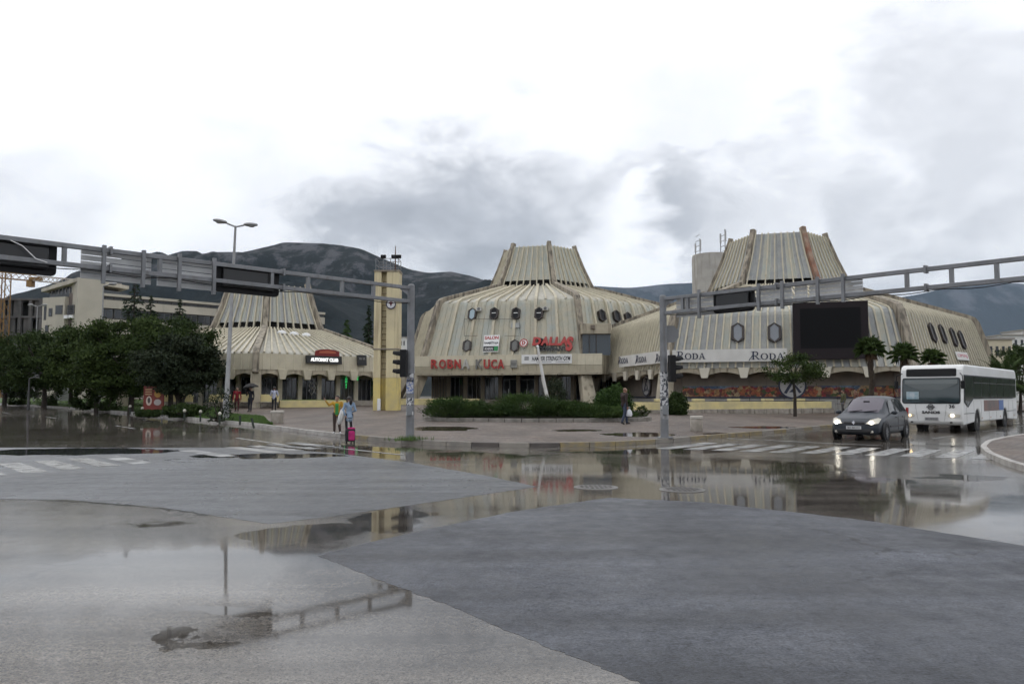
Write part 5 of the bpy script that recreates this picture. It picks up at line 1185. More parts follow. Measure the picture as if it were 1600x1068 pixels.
def conifer(label, x, y, h, rad, seed, group=None, droop=.25, bare=.12, n=6000, mat=lf_con):
    rng = np.random.default_rng(seed); z0 = gz(x, y); r = thing('conifer_tree', label, 'tree', (x, y, z0), group=group); mb = MB(); mb.tube([V((0, 0, -.1)), V((0, 0, h * .5)), V((0, 0, h))], [.2, .13, .02], 8)
    P_, D_ = [], []; k = 0
    zz = h * bare
    while zz < h * .99:
        f = (zz - h * bare) / (h * (1 - bare)); rr_ = rad * (1 - f) ** .85 * rng.uniform(.75, 1.15)
        for j in range(max(3, int(7 * (1 - f) + 2))):
            a = rng.uniform(0, 6.28); l = rr_ * rng.uniform(.6, 1.12); d = np.array([math.cos(a), math.sin(a), -droop * .6]); m_ = max(6, int(70 * l / rad * (n / 6000)))
            t = rng.random(m_) ** .7; p_ = np.array([0, 0, zz]) + d * (t * l)[:, None] + rng.normal(size=(m_, 3)) * .11 * (.4 + l * .3); P_.append(p_); D_.append(np.tile(d + np.array([0, 0, -.2]), (m_, 1)))
            e = V(d * l) + V((0, 0, zz)); mb.tube([V((0, 0, zz)), e], [.035, .008], 4)
        zz += h * .026
    mb.build('trunk', bark, r, world=False); me = leaf_mesh('crown', np.concatenate(P_), (.17 if y < 100 else .30), .30, mat, rng, dirs=np.concatenate(D_)); part(r, 'crown', me); return r
conifer('dark cedar top rising above the left trees before the office block', at(206, 70), 70, 11.4, 3.2, 5, 'cedars behind the left trees')
conifer('smaller dark cedar right of the tall cedar before the office block', at(232, 72), 72, 10.0, 2.6, 6, 'cedars behind the left trees')
conifer('dark cedar nearest the low pavilion crown behind the left trees', at(278, 70), 70, 9.4, 3.2, 7, 'cedars behind the left trees')
conifer('slim dark cypress behind the low pavilion just left of the clock tower', at(575, 120), 120, 14.0, 2.3, 8, 'conifers behind the pavilion', .3, .02)
conifer('broader green conifer left of the slim cypress behind the low pavilion', at(541, 124), 124, 12.2, 3.2, 9, 'conifers behind the pavilion', .1, .02, mat=lf_bush)
def bush(label, x, y, rad, n, mat, seed, leaf=.07, name='bush', z=None, cat='bush', group=None, spiky=False, ncl=60, aspect=.4, shell=.7):
    rng = np.random.default_rng(seed); z0 = gz(x, y) if z is None else z; r = thing(name, label, cat, (x, y, z0), group=group)
    cc = clumps(rng, (0, 0, rad[2] * .75), rad, ncl, shell); cc[:, 2] = np.abs(cc[:, 2]); ci = rng.integers(0, ncl, n)
    pos = cc[ci] + rng.normal(size=(n, 3)) * np.array(rad) * .13; pos[:, 2] = np.maximum(pos[:, 2], .02)
    dirs = None
    if spiky:
        d = cc / np.array(rad); d[:, 2] = np.abs(d[:, 2]) * .35 + .12; dirs = d[ci]
    me = leaf_mesh('foliage', pos, leaf, aspect, mat, rng, dirs=dirs); part(r, 'foliage', me)
    mb = MB()
    for i in range(6): e = V(cc[i]) * .9; mb.tube([V((0, 0, -.05)), e * .5, e], [.05, .03, .01], 5)
    mb.build('stem', bark, r, world=False); return r
for i, (u, v, rx, rz_, lab) in enumerate([(280, 652, 1.2, .42, 'low dark clipped bush right of the red advertising board'), (228, 651, .7, .22, 'small low bush left of the red advertising board foot'), (125, 640, .8, 1.2, 'upright dark bush under the tree right of the notice board'), (65, 634, 1.4, 1.4, 'rounded dark bush left of the notice board'), (162, 641, 1.0, 1.3, 'dark bush between the two trunks'), (338, 658, .75, 1.0, 'thin loose shrub leaning against the street lamp'), (22, 632, 1.0, 1.0, 'small dark bush nearest the white van')]):
    p = gp(u, v); bush(lab, p.x, p.y + rx * .5, (rx, rx * .7, rz_), 3500 if i != 5 else 700, lf_oak if i != 5 else lf_ol, 60 + i, .08, group='bushes under the left trees')
bush('large round clipped green bush at the right end of the juniper bed', at(957, pcy + .9), pcy + .9, (.95, .95, .95), 18000, lf_bush, 71, .065, ncl=160, shell=.8)
p = gp(1056, 640); bush('dark round bush beside the right traffic pole by the supermarket wall', at(1057, 49), 49, (.62, .7, .75), 9000, lf_oak, 72, .07, ncl=120, shell=.75)
p = gp(993, 652); bush('tiny dark shrub at the right tip of the bed', p.x, pcy + .2, (.45, .4, .4), 1200, lf_oak, 73, .05)
p = gp(863, 622); bush('loose dark shrub behind the leaning pole by the store doors', at(868, 60), 60, (.8, .7, 1.3), 1800, lf_ol, 74, .09)
for i, (u, dy, rx, rz_, lab) in enumerate([(712, .2, 1.6, .58, 'spreading juniper at the left end of the bed'), (768, .4, 1.7, .36, 'spreading juniper second from the left in the bed'), (825, .1, 1.8, .66, 'taller spreading juniper around the foot of the leaning pole'), (880, .3, 1.7, .48, 'spreading juniper right of the leaning pole'), (935, -.3, 1.7, .34, 'low spreading juniper before the round bush')]):
    bush(lab, P(u, 640, pcy + dy).x, pcy + dy - .5, (rx, 1.9, rz_), 15000, lf_jun, 80 + i, .085, 'juniper', gzp + .12, 'shrub', 'junipers in the oval bed', True, 120, .16, .6)
# fringe weeds at the pole foot
def ptuft(x, y): return lambda: (x + rg.normal() * .28, y + rg.normal() * .2)
pw = gp(640.5, 687); tag(blades('weeds', 260, ptuft(pw.x, pw.y), .16, .03, grass_m, .12), 'tuft of weeds round the foot of the left traffic pole', 'weeds', kind='stuff')
# small tree in the yellow planter
tree('small umbrella shaped tree growing from the yellow planter before the frieze', at(1241, 50.5), 50.5, 3.95, (1.9, 1.8, .95), lf_mid, 5500, .085, 42, .10, 1, 90, cl_r=.36, aspect=.35, name='small_tree')
# fan palms
lf_palm = leaf_mat('palm_leaf', (.055, .085, .022), (.028, .05, .016)); dead = M('dead_frond', (.16, .10, .055), .8, (.10, .06, .035), 2)
fib = M('palm_fibre', (.05, .035, .022), .95, (.028, .02, .014), 9, bump=.5)
def fan_palm(label, x, y, h, L_, nf, seed, ndead=8):
    rr_ = random.Random(seed); z0 = gz(x, y); r = thing('fan_palm', label, 'palm', (x, y, z0), group='fan palms by the supermarket')
    mb = MB(); n = 14; mb.tube([V((.04 * math.sin(i), .03 * math.cos(i * 2), h * i / n - .1 * (i == 0))) for i in range(n + 1)], [.12 + .025 * (i % 2) + .04 * (i / n) for i in range(n + 1)], 10); mb.build('trunk', fib, r, world=False)
    def frond(mb, az, el, ln, wid, fold):
        d = V((math.cos(az) * math.cos(el), math.sin(az) * math.cos(el), math.sin(el))); s = V((-math.sin(az), math.cos(az), 0)); up = s.cross(d) * -1
        if up.z < 0: up = -up
        a = V((0, 0, h)); tip = a + d * ln * .5; mb.tube([a, tip], [.022, .012], 4)
        m_ = 15
        for j in range(m_):
            q = R(-118 + 236 * j / (m_ - 1)); dd = (d * math.cos(q) + s * math.sin(q)); l2 = wid * (.75 + .25 * math.cos(q)) * rr_.uniform(.88, 1.1); e1 = tip + dd * l2 * .6 + up * fold * abs(math.sin(q)) * .1; e = tip + dd * l2 + V((0, 0, -.28 * l2 * rr_.uniform(.4, 1.3))); sd_ = dd.cross(up).normalized() * .035
            mb.add([tip - sd_ * .4, tip + sd_ * .4, e1 + sd_, e, e1 - sd_], [(0, 1, 2, 3, 4)])
    cols = MB()
    for i in range(nf):
        az = i * 2.4 + rr_.uniform(-.3, .3); el = R(78 - 105 * (i / nf)); fb = MB(); frond(fb, az, el, L_ * rr_.uniform(.85, 1.1), L_ * .55, 1); fb.build('frond', lf_palm, r, world=False, fix=False)
    for i in range(ndead):
        fb = MB(); frond(fb, i * 2.4 + .5, R(-62 + rr_.uniform(-15, 10)), L_ * .62, L_ * .42, 0); fb.build('dead_frond', dead, r, world=False, fix=False)
fan_palm('tallest fan palm, in front of the dark screen edge', at(1362, 46), 46, 4.0, .98, 32, 1, 7)
fan_palm('fan palm between the tallest palm and the right side wall', at(1413, 47), 47, 3.7, .95, 28, 2, 2)
fan_palm('shortest fan palm with brown hanging fronds before the four side windows', at(1459, 49), 49, 3.55, .85, 24, 3, 12)
# date palm behind the bus
def date_palm(label, x, y, h, L_, nf, seed):
    rr_ = random.Random(seed); z0 = gz(x, y); r = thing('date_palm', label, 'palm', (x, y, z0)); mb = MB(); n = 12; mb.tube([V((0, 0, h * i / n)) for i in range(n + 1)], [.32 + .04 * (i % 2) for i in range(n + 1)], 12); mb.build('trunk', fib, r, world=False)
    for i in range(nf):
        az = i * 2.4; el = R(82 - 92 * i / nf); d = V((math.cos(az), math.sin(az), 0)); fb = MB(); pts = []
        for j in range(9):
            t = j / 8; pts.append(V((0, 0, h)) + d * (L_ * t * math.cos(el) + L_ * .12 * t * t) + V((0, 0, L_ * (math.sin(el) * t - .42 * t * t * (1.1 - math.sin(el) * .4)))))
        fb.tube(pts, [.03 - .0028 * j for j in range(9)], 4); s = V((-d.y, d.x, 0))
        for j in range(44):
            t = .1 + .9 * j / 44; k = min(7, int(t * 8)); p_ = pts[k].lerp(pts[k + 1], t * 8 - k); tg = (pts[k + 1] - pts[k]).normalized()
            for sg_ in (-1, 1):
                l = .42 * math.sin(math.pi * (.12 + t * .84)) * rr_.uniform(.85, 1.1); e = p_ + s * sg_ * l * .8 + tg * l * .6 + V((0, 0, -.10 * l)); wv = tg * .022; fb.add([p_ - wv, p_ + wv, e], [(0, 1, 2)])
        fb.build('frond', lf_palm, r, world=False, fix=False)
date_palm('large date palm with arching fronds behind the bus', at(1572, 58), 58, 2.3, 3.0, 40, 4)
tree('dark dense tree beyond the date palm at the right edge', at(1592, 62), 62, 5.0, (2.0, 2.0, 2.2), lf_oak, 6000, .11, 40, .12, 1, 95)
tree('small dark round tree left of the far white houses', at(1578, 130), 130, 9.6, (2.6, 2.4, 2.2), lf_oak, 4000, .17, 40, .15, 1, 96)
# ================================================================== vehicles
def wheel(parent, x, y, r, wd, side, rim_m, tyre_m=rubber, spokes=8):
    c = V((x, y, r)); ax = V((side, 0, 0)); mb = MB(); n = 28; vs = []; fs = []
    prof = [(r * .62, -wd / 2), (r * .93, -wd / 2), (r, -wd * .36), (r, wd * .36), (r * .93, wd / 2), (r * .66, wd / 2), (r * .62, wd * .40)]
    for i, (rr_, o) in enumerate(prof):
        for j in range(n): a = 2 * math.pi * j / n; vs.append(c + ax * o + V((0, math.cos(a) * rr_, math.sin(a) * rr_)))
    for i in range(len(prof) - 1):
        for j in range(n): j2 = (j + 1) % n; fs.append((i * n + j, i * n + j2, (i + 1) * n + j2, (i + 1) * n + j))
    mb.add(vs, fs); w_ = mb.build('wheel', tyre_m, parent, world=False, smooth=True)
    mb = MB(); mb.cyl(c + ax * wd * .30, c + ax * wd * .36, r * .65, r * .65, n); mb.cyl(c + ax * wd * .361, c + ax * wd * .46, r * .17, r * .13, 14)
    for j in range(spokes):
        a = 2 * math.pi * j / spokes; d = V((0, math.cos(a), math.sin(a))); mb.beam(c + ax * wd * .40 + d * r * .12, c + ax * wd * .37 + d * r * .62, r * .13, wd * .07, ax)
    mb.build('rim', rim_m, w_, world=False)
rim_m = M('alloy_rim', (.22, .22, .23), .35, metal=.6); rim_s = M('dusty_steel_rim', (.16, .155, .15), .5)
hl = M('lit_headlamp', (1, .93, .78), .3, emit=14); lamp_gl = M('headlamp_glass', (.55, .52, .45), .12); amber = M('amber_lens_car', (.5, .2, .03), .2)
plate_w = M('plate_white', (.6, .6, .6), .4)

# ---------------------------------------------------------------- people carrier
car = thing('parked_car', 'x', 'car', (12.36, 28.95, G(12.4, 29.0)), R(-40)); car.name = 'car'; car['label'] = 'dark grey compact people carrier with lit headlights at the crossing'
cpaint = M('dark_grey_car_paint', (.022, .027, .035), .32, metal=.0, coat=.0, spec=.4); ctrim = M('car_trim', (.018, .018, .019), .55); cglass = M('car_glass', (.016, .018, .02), .05)
cwind = M('tinted_windscreen', (.095, .08, .10), .04, spec=.8)  # lilac base colour stands in for sky mirrored in the screen
ST_ = [ # y, half width, z bottom, belt z, top z, top half width
    (.00, .56, .30, .56, .58, .50), (.07, .72, .22, .63, .66, .62), (.25, .82, .20, .72, .76, .68), (.60, .875, .19, .82, .87, .70), (1.00, .895, .19, .90, .965, .70), (1.12, .897, .19, .92, 1.02, .70), (1.50, .90, .19, .95, 1.28, .645), (1.92, .905, .19, .965, 1.52, .615),
    (2.25, .905, .19, .975, 1.595, .61), (2.8, .905, .19, .985, 1.615, .605), (3.3, .90, .19, 1.0, 1.59, .595), (3.75, .885, .19, 1.01, 1.52, .58), (4.02, .865, .20, 1.0, 1.34, .60), (4.16, .83, .26, .93, 1.08, .66), (4.24, .76, .34, .80, .88, .62)]
def csec(s):
    y, w_, zb, be, tp, wt = s; hood = tp - be < .16
    return [(0, zb), (w_ * .80, zb), (w_ * .955, zb + .05), (w_ * 1.0, zb + .22), (w_ * 1.0, zb + (be - zb) * .62), (w_ * .975, be - .03), (w_ * .94, be), (wt + (w_ * .94 - wt) * (.10 if not hood else .35), tp - (.075 if not hood else .035)), (wt * .86, tp - .012), (wt * .45, tp + .012), (0, tp + .018)]
mb = MB(); vs = []; fs = []; m_ = 11
for s in ST_:
    sec = csec(s); row = [(x, s[0], z) for x, z in sec] + [(-x, s[0], z) for x, z in sec[-2:0:-1]]; vs += row
k = len(vs) // len(ST_)
for i in range(len(ST_) - 1):
    for j in range(k): j2 = (j + 1) % k; fs.append((i * k + j, i * k + j2, (i + 1) * k + j2, (i + 1) * k + j))
fs += [tuple(range(k)), tuple(range(len(vs) - 1, len(vs) - k - 1, -1))]
mb.add(vs, fs); body = mb.build('body', cpaint, car, smooth=False, world=False)
body.data.polygons.foreach_set('use_smooth', [True] * len(body.data.polygons)); sm = body.modifiers.new('sub', 'SUBSURF'); sm.levels = 2; sm.render_levels = 2
def stat(y):
    a = [q[0] for q in ST_]; return tuple(float(np.interp(y, a, [q[i] for q in ST_])) for i in range(6))
def sidept(y, f, sx, off=.018):
    y_, w_, zb, be, tp, wt = stat(y); x0_, z0_ = w_ * .94, be; x1_, z1_ = wt + (w_ * .94 - wt) * .10, tp - .075
    return V((sx * (x0_ + (x1_ - x0_) * f + off), y, z0_ + (z1_ - z0_) * f))
for sx in (-1, 1):
    for nm, ya, yb, yc, yd in (('front_window', 1.42, 2.30, 2.34, 1.90), ('rear_window', 2.40, 3.22, 3.20, 2.40), ('quarter_window', 3.32, 3.86, 3.72, 3.28)):
        mb = MB(); n = 6; vs = []
        for f in (.06, .5, .95):
            for i in range(n + 1):
                t = i / n; y0_, y1_ = ya + (yd - ya) * f, yb + (yc - yb) * f; vs.append(sidept(y0_ + (y1_ - y0_) * t, f, sx))
        mb.add(vs, [(r_ * (n + 1) + i, r_ * (n + 1) + i + 1, (r_ + 1) * (n + 1) + i + 1, (r_ + 1) * (n + 1) + i) for r_ in range(2) for i in range(n)]); mb.build(nm, cglass, car, world=False, smooth=True)
    for y_ in (2.36, 3.27):   # door seams
        mb = MB(); mb.tube([V((sx * (stat(y_)[1] * 1.0 + .0), y_, z)) for z in (.34, .6, .85)], .006, 5); mb.build('door_seam', ctrim, car, world=False)
    for y_ in (2.15, 3.05): mb = MB(); mb.box((sx * .91, y_, .83), (.03, .18, .035)); mb.build('door_handle', cpaint, car, world=False, bevel=.01)
    mb = MB(); mb.box((sx * .905, 2.25, .50), (.025, 1.9, .06)); mb.build('side_moulding', ctrim, car, world=False, bevel=.01)
    mb = MB(); mb.ball((sx * 1.0, 1.50, 1.0), (.11, .07, .075), 12, 8); mi = mb.build('door_mirror', cpaint, car, world=False, smooth=True); mb = MB(); mb.beam((sx * .86, 1.5, .96), (sx * .95, 1.5, .98), .06, .04); mb.build('stalk', ctrim, mi, world=False)
    for y_ in (.82, 3.50):
        mb = MB(); c = V((sx * .865, y_, .33)); mb.cyl(c, c + V((sx * .045, 0, 0)), .385, .375, 30); mb.build('wheel_arch', ctrim, car, world=False)
        wheel(car, sx * .84, y_, .315, .19, sx, rim_m, spokes=7)
    # head lamp
    mb = MB(); pts = [V((sx * x, y, z)) for x, y, z in ((.40, .015, .60), (.62, .03, .585), (.80, .20, .62), (.84, .44, .78), (.74, .40, .815), (.52, .18, .74))]; mb.prism(pts, (0, -.03, .015)); h_ = mb.build('headlight', lamp_gl, car, world=False, bevel=.01)
    mb = MB(); mb.ball((sx * .60, .03, .655), (.075, .045, .065), 12, 8); mb.build('bulb', hl, h_, world=False)
    mb = MB(); mb.box((sx * .80, 4.13, .95), (.08, .16, .42)); mb.build('tail_light', M('red_lamp', (.3, .01, .01), .2), car, world=False, bevel=.02)
    mb = MB(); mb.ball((sx * .60, .02, .33), (.07, .03, .05), 10, 6); mb.build('fog_lamp', lamp_gl, car, world=False)
mb = MB(); n = 8; vs = []
for f in range(6):
    y_ = 1.10 + (1.93 - 1.10) * f / 5; s_ = stat(y_); wt = s_[5]
    for i in range(n + 1): t = -1 + 2 * i / n; vs.append(V((t * wt * .93, y_ - .02, s_[4] + .030 - .075 * abs(t) ** 3)))
mb.add(vs, [(r_ * (n + 1) + i, r_ * (n + 1) + i + 1, (r_ + 1) * (n + 1) + i + 1, (r_ + 1) * (n + 1) + i) for r_ in range(5) for i in range(n)]); ws = mb.build('windscreen', cwind, car, world=False, smooth=True)
for x0_, x1_ in ((.05, .52), (-.5, -.02)): mb = MB(); mb.tube([V((x0_, 1.05, 1.03)), V((x1_, 1.14, 1.085))], .012, 5); mb.build('wiper', ctrim, ws, world=False)
mb = MB(); mb.box((0, .035, .63), (.74, .05, .09)); g_ = mb.build('grille', ctrim, car, world=False, bevel=.02)
mb = MB(); mb.prism([V((x, .005, z)) for x, z in ((-.06, .655), (0, .735), (.06, .655), (0, .575))], (0, -.02, 0)); mb.build('diamond_badge', M('chrome', (.6, .6, .62), .15, metal=1), g_, world=False)
mb = MB(); mb.box((0, .02, .36), (1.25, .06, .13)); mb.build('bumper_intake', ctrim, car, world=False, bevel=.03)
mb = MB(); mb.box((0, -.012, .475), (.52, .015, .115)); pt = mb.build('licence_plate', plate_w, car, world=False)
text('plate_text', 'BD·BK212', .1, blackl, frame(V((0, -.022, .475)), (1, 0, 0), (0, 0, 1)), pt, world=False, fit=(.42, .07), ext=.002, bold=.001)
mb = MB(); mb.tube([V((-.3, 1.97, 1.585)), V((-.3, 1.9, 1.63))], .01, 5); mb.build('aerial', ctrim, car, world=False)

mb = MB(); mb.tube([V((x_, .30 + .10 * (1 - (x_ / .6) ** 2) * -1, .775 + .01 * (1 - abs(x_)))) for x_ in np.linspace(-.62, .62, 11)], .006, 5); mb.build('bonnet_seam', ctrim, car, world=False)
mb = MB(); mb.box((0, 1.62, 1.40), (.22, .04, .06)); mb.build('rear_view_mirror', ctrim, car, world=False, bevel=.015)
# ---------------------------------------------------------------- city bus
bus = thing('city_bus', 'white city bus numbered 36 with lit headlight behind the grey car', 'bus', (18.18, 34.68, G(18.2, 34.7)), R(-42))
bw = M('bus_white', (.74, .74, .73), .35, (.68, .68, .66), .8, streak=(.45, .44, .41), sk=(1, 1, 3), slo=.58, shi=.9, samt=.5, coat=.3); bgl = M('bus_glass', (.010, .012, .012), .06); bwin = M('bus_windscreen', (.030, .046, .050), .05, spec=.7)  # windscreen's teal base colour stands in for teal reflections
Lb = 11.5; side = []
def arch(yc, r, n=10): return [(yc + r * math.cos(R(180 * i / n)), .42 + r * math.sin(R(180 * i / n))) for i in range(n + 1)]
side = [(.10, .32), (.0, .48), (-.02, .9), (.0, 1.25), (.10, 2.0), (.20, 2.70), (.32, 2.86), (.55, 2.93), (Lb - .3, 2.93), (Lb - .08, 2.84), (Lb, 2.6), (Lb, .45), (Lb - .1, .34)] + arch(8.55, .56) + arch(2.65, .56)
mb = MB(); mb.prism([V((-1.24, y, z)) for y, z in side], (2.48, 0, 0)); mb.build('body', bw, bus, world=False, bevel=.07, seg=3)
def yf(z): return float(np.interp(z, [.32, .48, .9, 1.25, 2.0, 2.7, 2.86], [.1, 0, -.02, 0, .1, .2, .32]))
def fpanel(name, x0_, x1_, z0_, z1_, mat, parent, off=.012, r_=.06, th=.012):
    pts = []
    for cx, cz, a in ((x1_ - r_, z1_ - r_, 0), (x0_ + r_, z1_ - r_, 90), (x0_ + r_, z0_ + r_, 180), (x1_ - r_, z0_ + r_, 270)):
        for i in range(4): q = R(a + 30 * i); z = cz + r_ * math.sin(q); pts.append(V((cx + r_ * math.cos(q), yf(z) - off, z)))
    mb = MB(); mb.prism(pts, (0, -th, 0)); return mb.build(name, mat, parent, world=False)
fpanel('windscreen_seal', -1.16, 1.16, 1.24, 2.36, rubber, bus, .004, .1); wsb = fpanel('windscreen', -1.12, 1.12, 1.28, 2.32, bwin, bus, .018, .1)
for x_ in (-.02, .62): mb = MB(); mb.tube([V((x_ + .35, yf(1.28) - .06, 1.25)), V((x_ - .3, yf(1.42) - .06, 1.40))], .014, 5); mb.build('wiper', rubber, wsb, world=False)
# things seen inside
fpanel('destination_display', -1.0, 1.0, 2.42, 2.76, black_p, bus, .012, .05)
mb = MB(); mb.box((0, -.035, .40), (2.3, .05, .03)); mb.build('bumper_line', M('bus_seam', (.25, .25, .24), .6), bus, world=False)
for sx in (-1, 1):
    h_ = fpanel('headlight', sx * .90 - .24, sx * .90 + .24, .66, .80, lamp_gl, bus, .012, .05); mb = MB(); mb.ball((sx * .84, -.055, .73), (.06, .03, .055), 12, 8); mb.build('bulb', hl if sx > 0 else M('dim_bulb', (1, .75, .4), .3, emit=2.5), h_, world=False)
    mb = MB(); mb.ball((sx * .78, -.02, .44), (.06, .03, .04), 10, 6); mb.build('fog_lamp', black_p, bus, world=False)
    mb = MB(); mb.tube([V((sx * 1.15, .12, 2.55)), V((sx * 1.3, -.18, 2.45)), V((sx * 1.32, -.2, 2.2))], .02, 6); mi = mb.build('mirror_arm', black_p, bus, world=False); mb = MB(); mb.box((sx * 1.32, -.2, 2.05), (.16, .08, .34)); mb.build('mirror', black_p, mi, world=False, bevel=.03)
    # side glass
    mb = MB(); X = sx * 1.245; y1_ = Lb - .25
    pts = [(.28, 2.42), (.20, 1.42), (.28, 1.20), (.9, 1.20), (1.75, 1.62), (y1_, 1.62), (y1_, 2.42)] if False else [(.30, 2.48), (.22, 1.30), (.85, 1.08), (1.85, 1.44), (y1_ - 1.1, 1.44), (y1_, 1.50), (y1_, 2.48)]
    mb.prism([V((X, y, z)) for y, z in pts], (sx * .012, 0, 0)); band = mb.build('window_band', black_p, bus, world=False)
    ys = [.36, 1.95, 3.5, 5.05, 6.6, 8.15, 9.7, y1_ - .05]
    for i in range(7):
        a, b = ys[i] + .04, ys[i + 1] - .04; zb_ = 1.50
        mb = MB(); q = [(a, zb_), (b, zb_), (b, 2.43), (a, 2.43)] if i else [(.34, 1.33), (.83, 1.14), (b - .2, 1.50), (b, 1.52), (b, 2.43), (.40, 2.43)]
        mb.prism([V((sx * 1.258, y, z)) for y, z in q], (sx * .006, 0, 0)); mb.build('pane', bgl, band, world=False)
        if i: mb = MB(); mb.box((sx * 1.262, (a + b) / 2, 2.16), (.012, b - a, .025)); mb.build('vent_bar', M('window_bar', (.06, .06, .06), .5), band, world=False)
    mb = MB(); mb.box((sx * 1.244, 6.0, 1.13), (.012, 4.2, .50)); ad = mb.build('advert_panel', M('bus_advert', (.10, .085, .075), .5, (.22, .11, .09), .9), bus, world=False)
    mb = MB(); mb.box((sx * 1.253, 7.55, 1.13), (.006, 1.05, .50)); mb.build('blue_advert', M('blue_advert', (.06, .13, .33), .5), ad, world=False)
    for z in (.82,): mb = MB(); mb.box((sx * 1.245, 1.1, z), (.012, 1.8, .025)); mb.box((sx * 1.245, 10.0, z), (.012, 2.1, .025)); mb.build('side_strip', black_p, bus, world=False)
    for y_ in (3.4, 5.2, 7.3, 10.6): mb = MB(); mb.ball((sx * 1.245, y_, .58), (.014, .035, .035), 8, 6); mb.build('side_marker', amber, bus, world=False)
    for y_ in (.62, 1.95, 3.35, 4.9, 6.45, 7.85, 9.3, 10.4): mb = MB(); mb.box((sx * 1.2415, y_, .86 if y_ < 3.5 or y_ > 8 else .62), (.006, .012, 1.0 if y_ < 3.5 or y_ > 8 else .5)); mb.build('side_seam', M('bus_seam', (.25, .25, .24), .6), bus, world=False)
    mb = MB(); 
    for j in range(6): mb.box((sx * 1.245, 10.9, .55 + j * .07), (.014, .7, .025))
    mb.build('engine_vent', M('vent_grey', (.3, .3, .3), .6), bus, world=False)
    for y_ in (2.65, 8.55):
        mb = MB(); mb.cyl(V((sx * .9, y_, .48)), V((sx * 1.20, y_, .48)), .55, .55, 26); mb.build('wheel_well', dark_in, bus, world=False); wheel(bus, sx * 1.08, y_, .48, .28, sx, rim_s, spokes=10)
lath_m = Matrix(((1, 0, 0, 0), (0, 0, -1, yf(1.08) - .02), (0, 1, 0, 1.10), (0, 0, 0, 1)))
def ringp(prof, mt, name, mat, parent, world=False, n=26):
    mb = MB(); k = len(prof); vs = []; fs = []
    for r_, z_ in prof:
        for j in range(n): a = 2 * math.pi * j / n; vs.append(mt @ V((r_ * math.cos(a), r_ * math.sin(a), z_)))
    for i in range(k):
        for j in range(n): fs.append((i * n + j, i * n + (j + 1) % n, ((i + 1) % k) * n + (j + 1) % n, ((i + 1) % k) * n + j))
    mb.add(vs, fs); return mb.build(name, mat, parent, world=world)
em = ringp([(.13, 0), (.13, .02), (.095, .02), (.095, 0)], lath_m, 'emblem_ring', M('emblem_grey', (.10, .10, .10), .4), bus)
mb = MB(); mb.box((0, yf(1.1) - .03, 1.10), (.34, .02, .045)); mb.box((0, yf(1.1) - .031, 1.10), (.16, .012, .12)); mb.build('emblem_bar', M('emblem_grey', (.10, .10, .10), .4), bus, world=False)
text('brand_lettering', 'SANOS', .2, blackl, frame(V((0, yf(.87) - .016, .87)), (1, 0, 0), (0, 0, 1)), bus, world=False, fit=(.72, .12), ext=.006, bold=.008)
text('fleet_number', '36', .2, blackl, frame(V((.82, yf(1.12) - .016, 1.13)), (1, 0, 0), (0, 0, 1)), bus, world=False, fit=(.22, .15), ext=.006, bold=.004)
mb = MB(); mb.box((.02, -.035, .59), (.54, .02, .13)); pt = mb.build('licence_plate', M('plate_grey', (.3, .3, .3), .4), bus, world=False)
text('plate_text', 'BD·AK410', .1, blackl, frame(V((.02, -.048, .59)), (1, 0, 0), (0, 0, 1)), pt, world=False, fit=(.44, .08), ext=.002)
for x_ in (-.52, .52): mb = MB(); mb.tube([V((x_ * 1.18, -.012, 1.2)), V((x_ * 1.12, -.03, .9)), V((x_, -.028, .5))], .006, 5); mb.build('panel_seam', M('bus_seam', (.25, .25, .24), .6), bus, world=False)
pts = [V((-1.05, yf(2.2) - .033, 2.27))] + [V((x_, yf(1.9) - .034, 1.80 + .30 * (x_ / 1.05) ** 2)) for x_ in np.linspace(-1.05, 1.05, 13)] + [V((1.05, yf(2.2) - .033, 2.27))]
mb = MB(); mb.prism(pts, (0, -.003, 0)); mb.build('sun_blind', M('blind_grey', (.09, .105, .105), .06, spec=.7), wsb, world=False)  # added paler panel standing in for the light arc on the glass
# papers and a dashboard behind the glass
mb = MB(); mb.box((-.72, yf(1.5) - .035, 1.55), (.5, .006, .42)); mb.build('windscreen_poster', M('pale_blue_paper', (.22, .34, .40), .5, (.5, .55, .58), 5), wsb, world=False)
mb = MB(); mb.ball((.12, .35, 1.72), (.11, .11, .14), 10, 8); mb.build('seat_head', black_p, wsb, world=False)

# ---------------------------------------------------------------- white van at the left edge
vp = gp(-2, 634, 0); van = thing('delivery_van', 'white van driving away, cut by the left picture edge', 'van', (vp.x - 1.0, vp.y, G(vp.x, vp.y)), R(137))
sp_ = [(-.0, .35), (0, .9), (.5, 1.15), (1.1, 1.85), (1.6, 2.25), (5.0, 2.3), (5.2, 2.2), (5.25, .9), (5.2, .35)] 
mb = MB(); mb.prism([V((-.95, y, z)) for y, z in sp_], (1.9, 0, 0)); mb.build('body', M('van_white', (.72, .72, .71), .35, coat=.3), van, world=False, bevel=.07)
for s in (-1, 1):
    mb = MB(); mb.box((s * .85, 5.25, 1.05), (.14, .04, .5)); mb.build('tail_light', M('red_lamp', (.3, .01, .01), .2), van, world=False, bevel=.01)
    mb = MB(); mb.prism([V((s * .955, y, z)) for y, z in ((1.2, 1.35), (2.1, 1.35), (2.1, 1.9), (1.5, 1.9))], (s * .006, 0, 0)); mb.build('side_window', cglass, van, world=False)
    for y_ in (.95, 4.2): wheel(van, s * .86, y_, .33, .2, s, rim_s)
mb = MB(); mb.box((0, 5.255, 1.65), (1.4, .02, .5)); mb.build('rear_window', cglass, van, world=False); mb = MB(); mb.box((0, 5.28, .5), (1.85, .12, .2)); mb.build('rear_bumper', ctrim, van, world=False, bevel=.03)
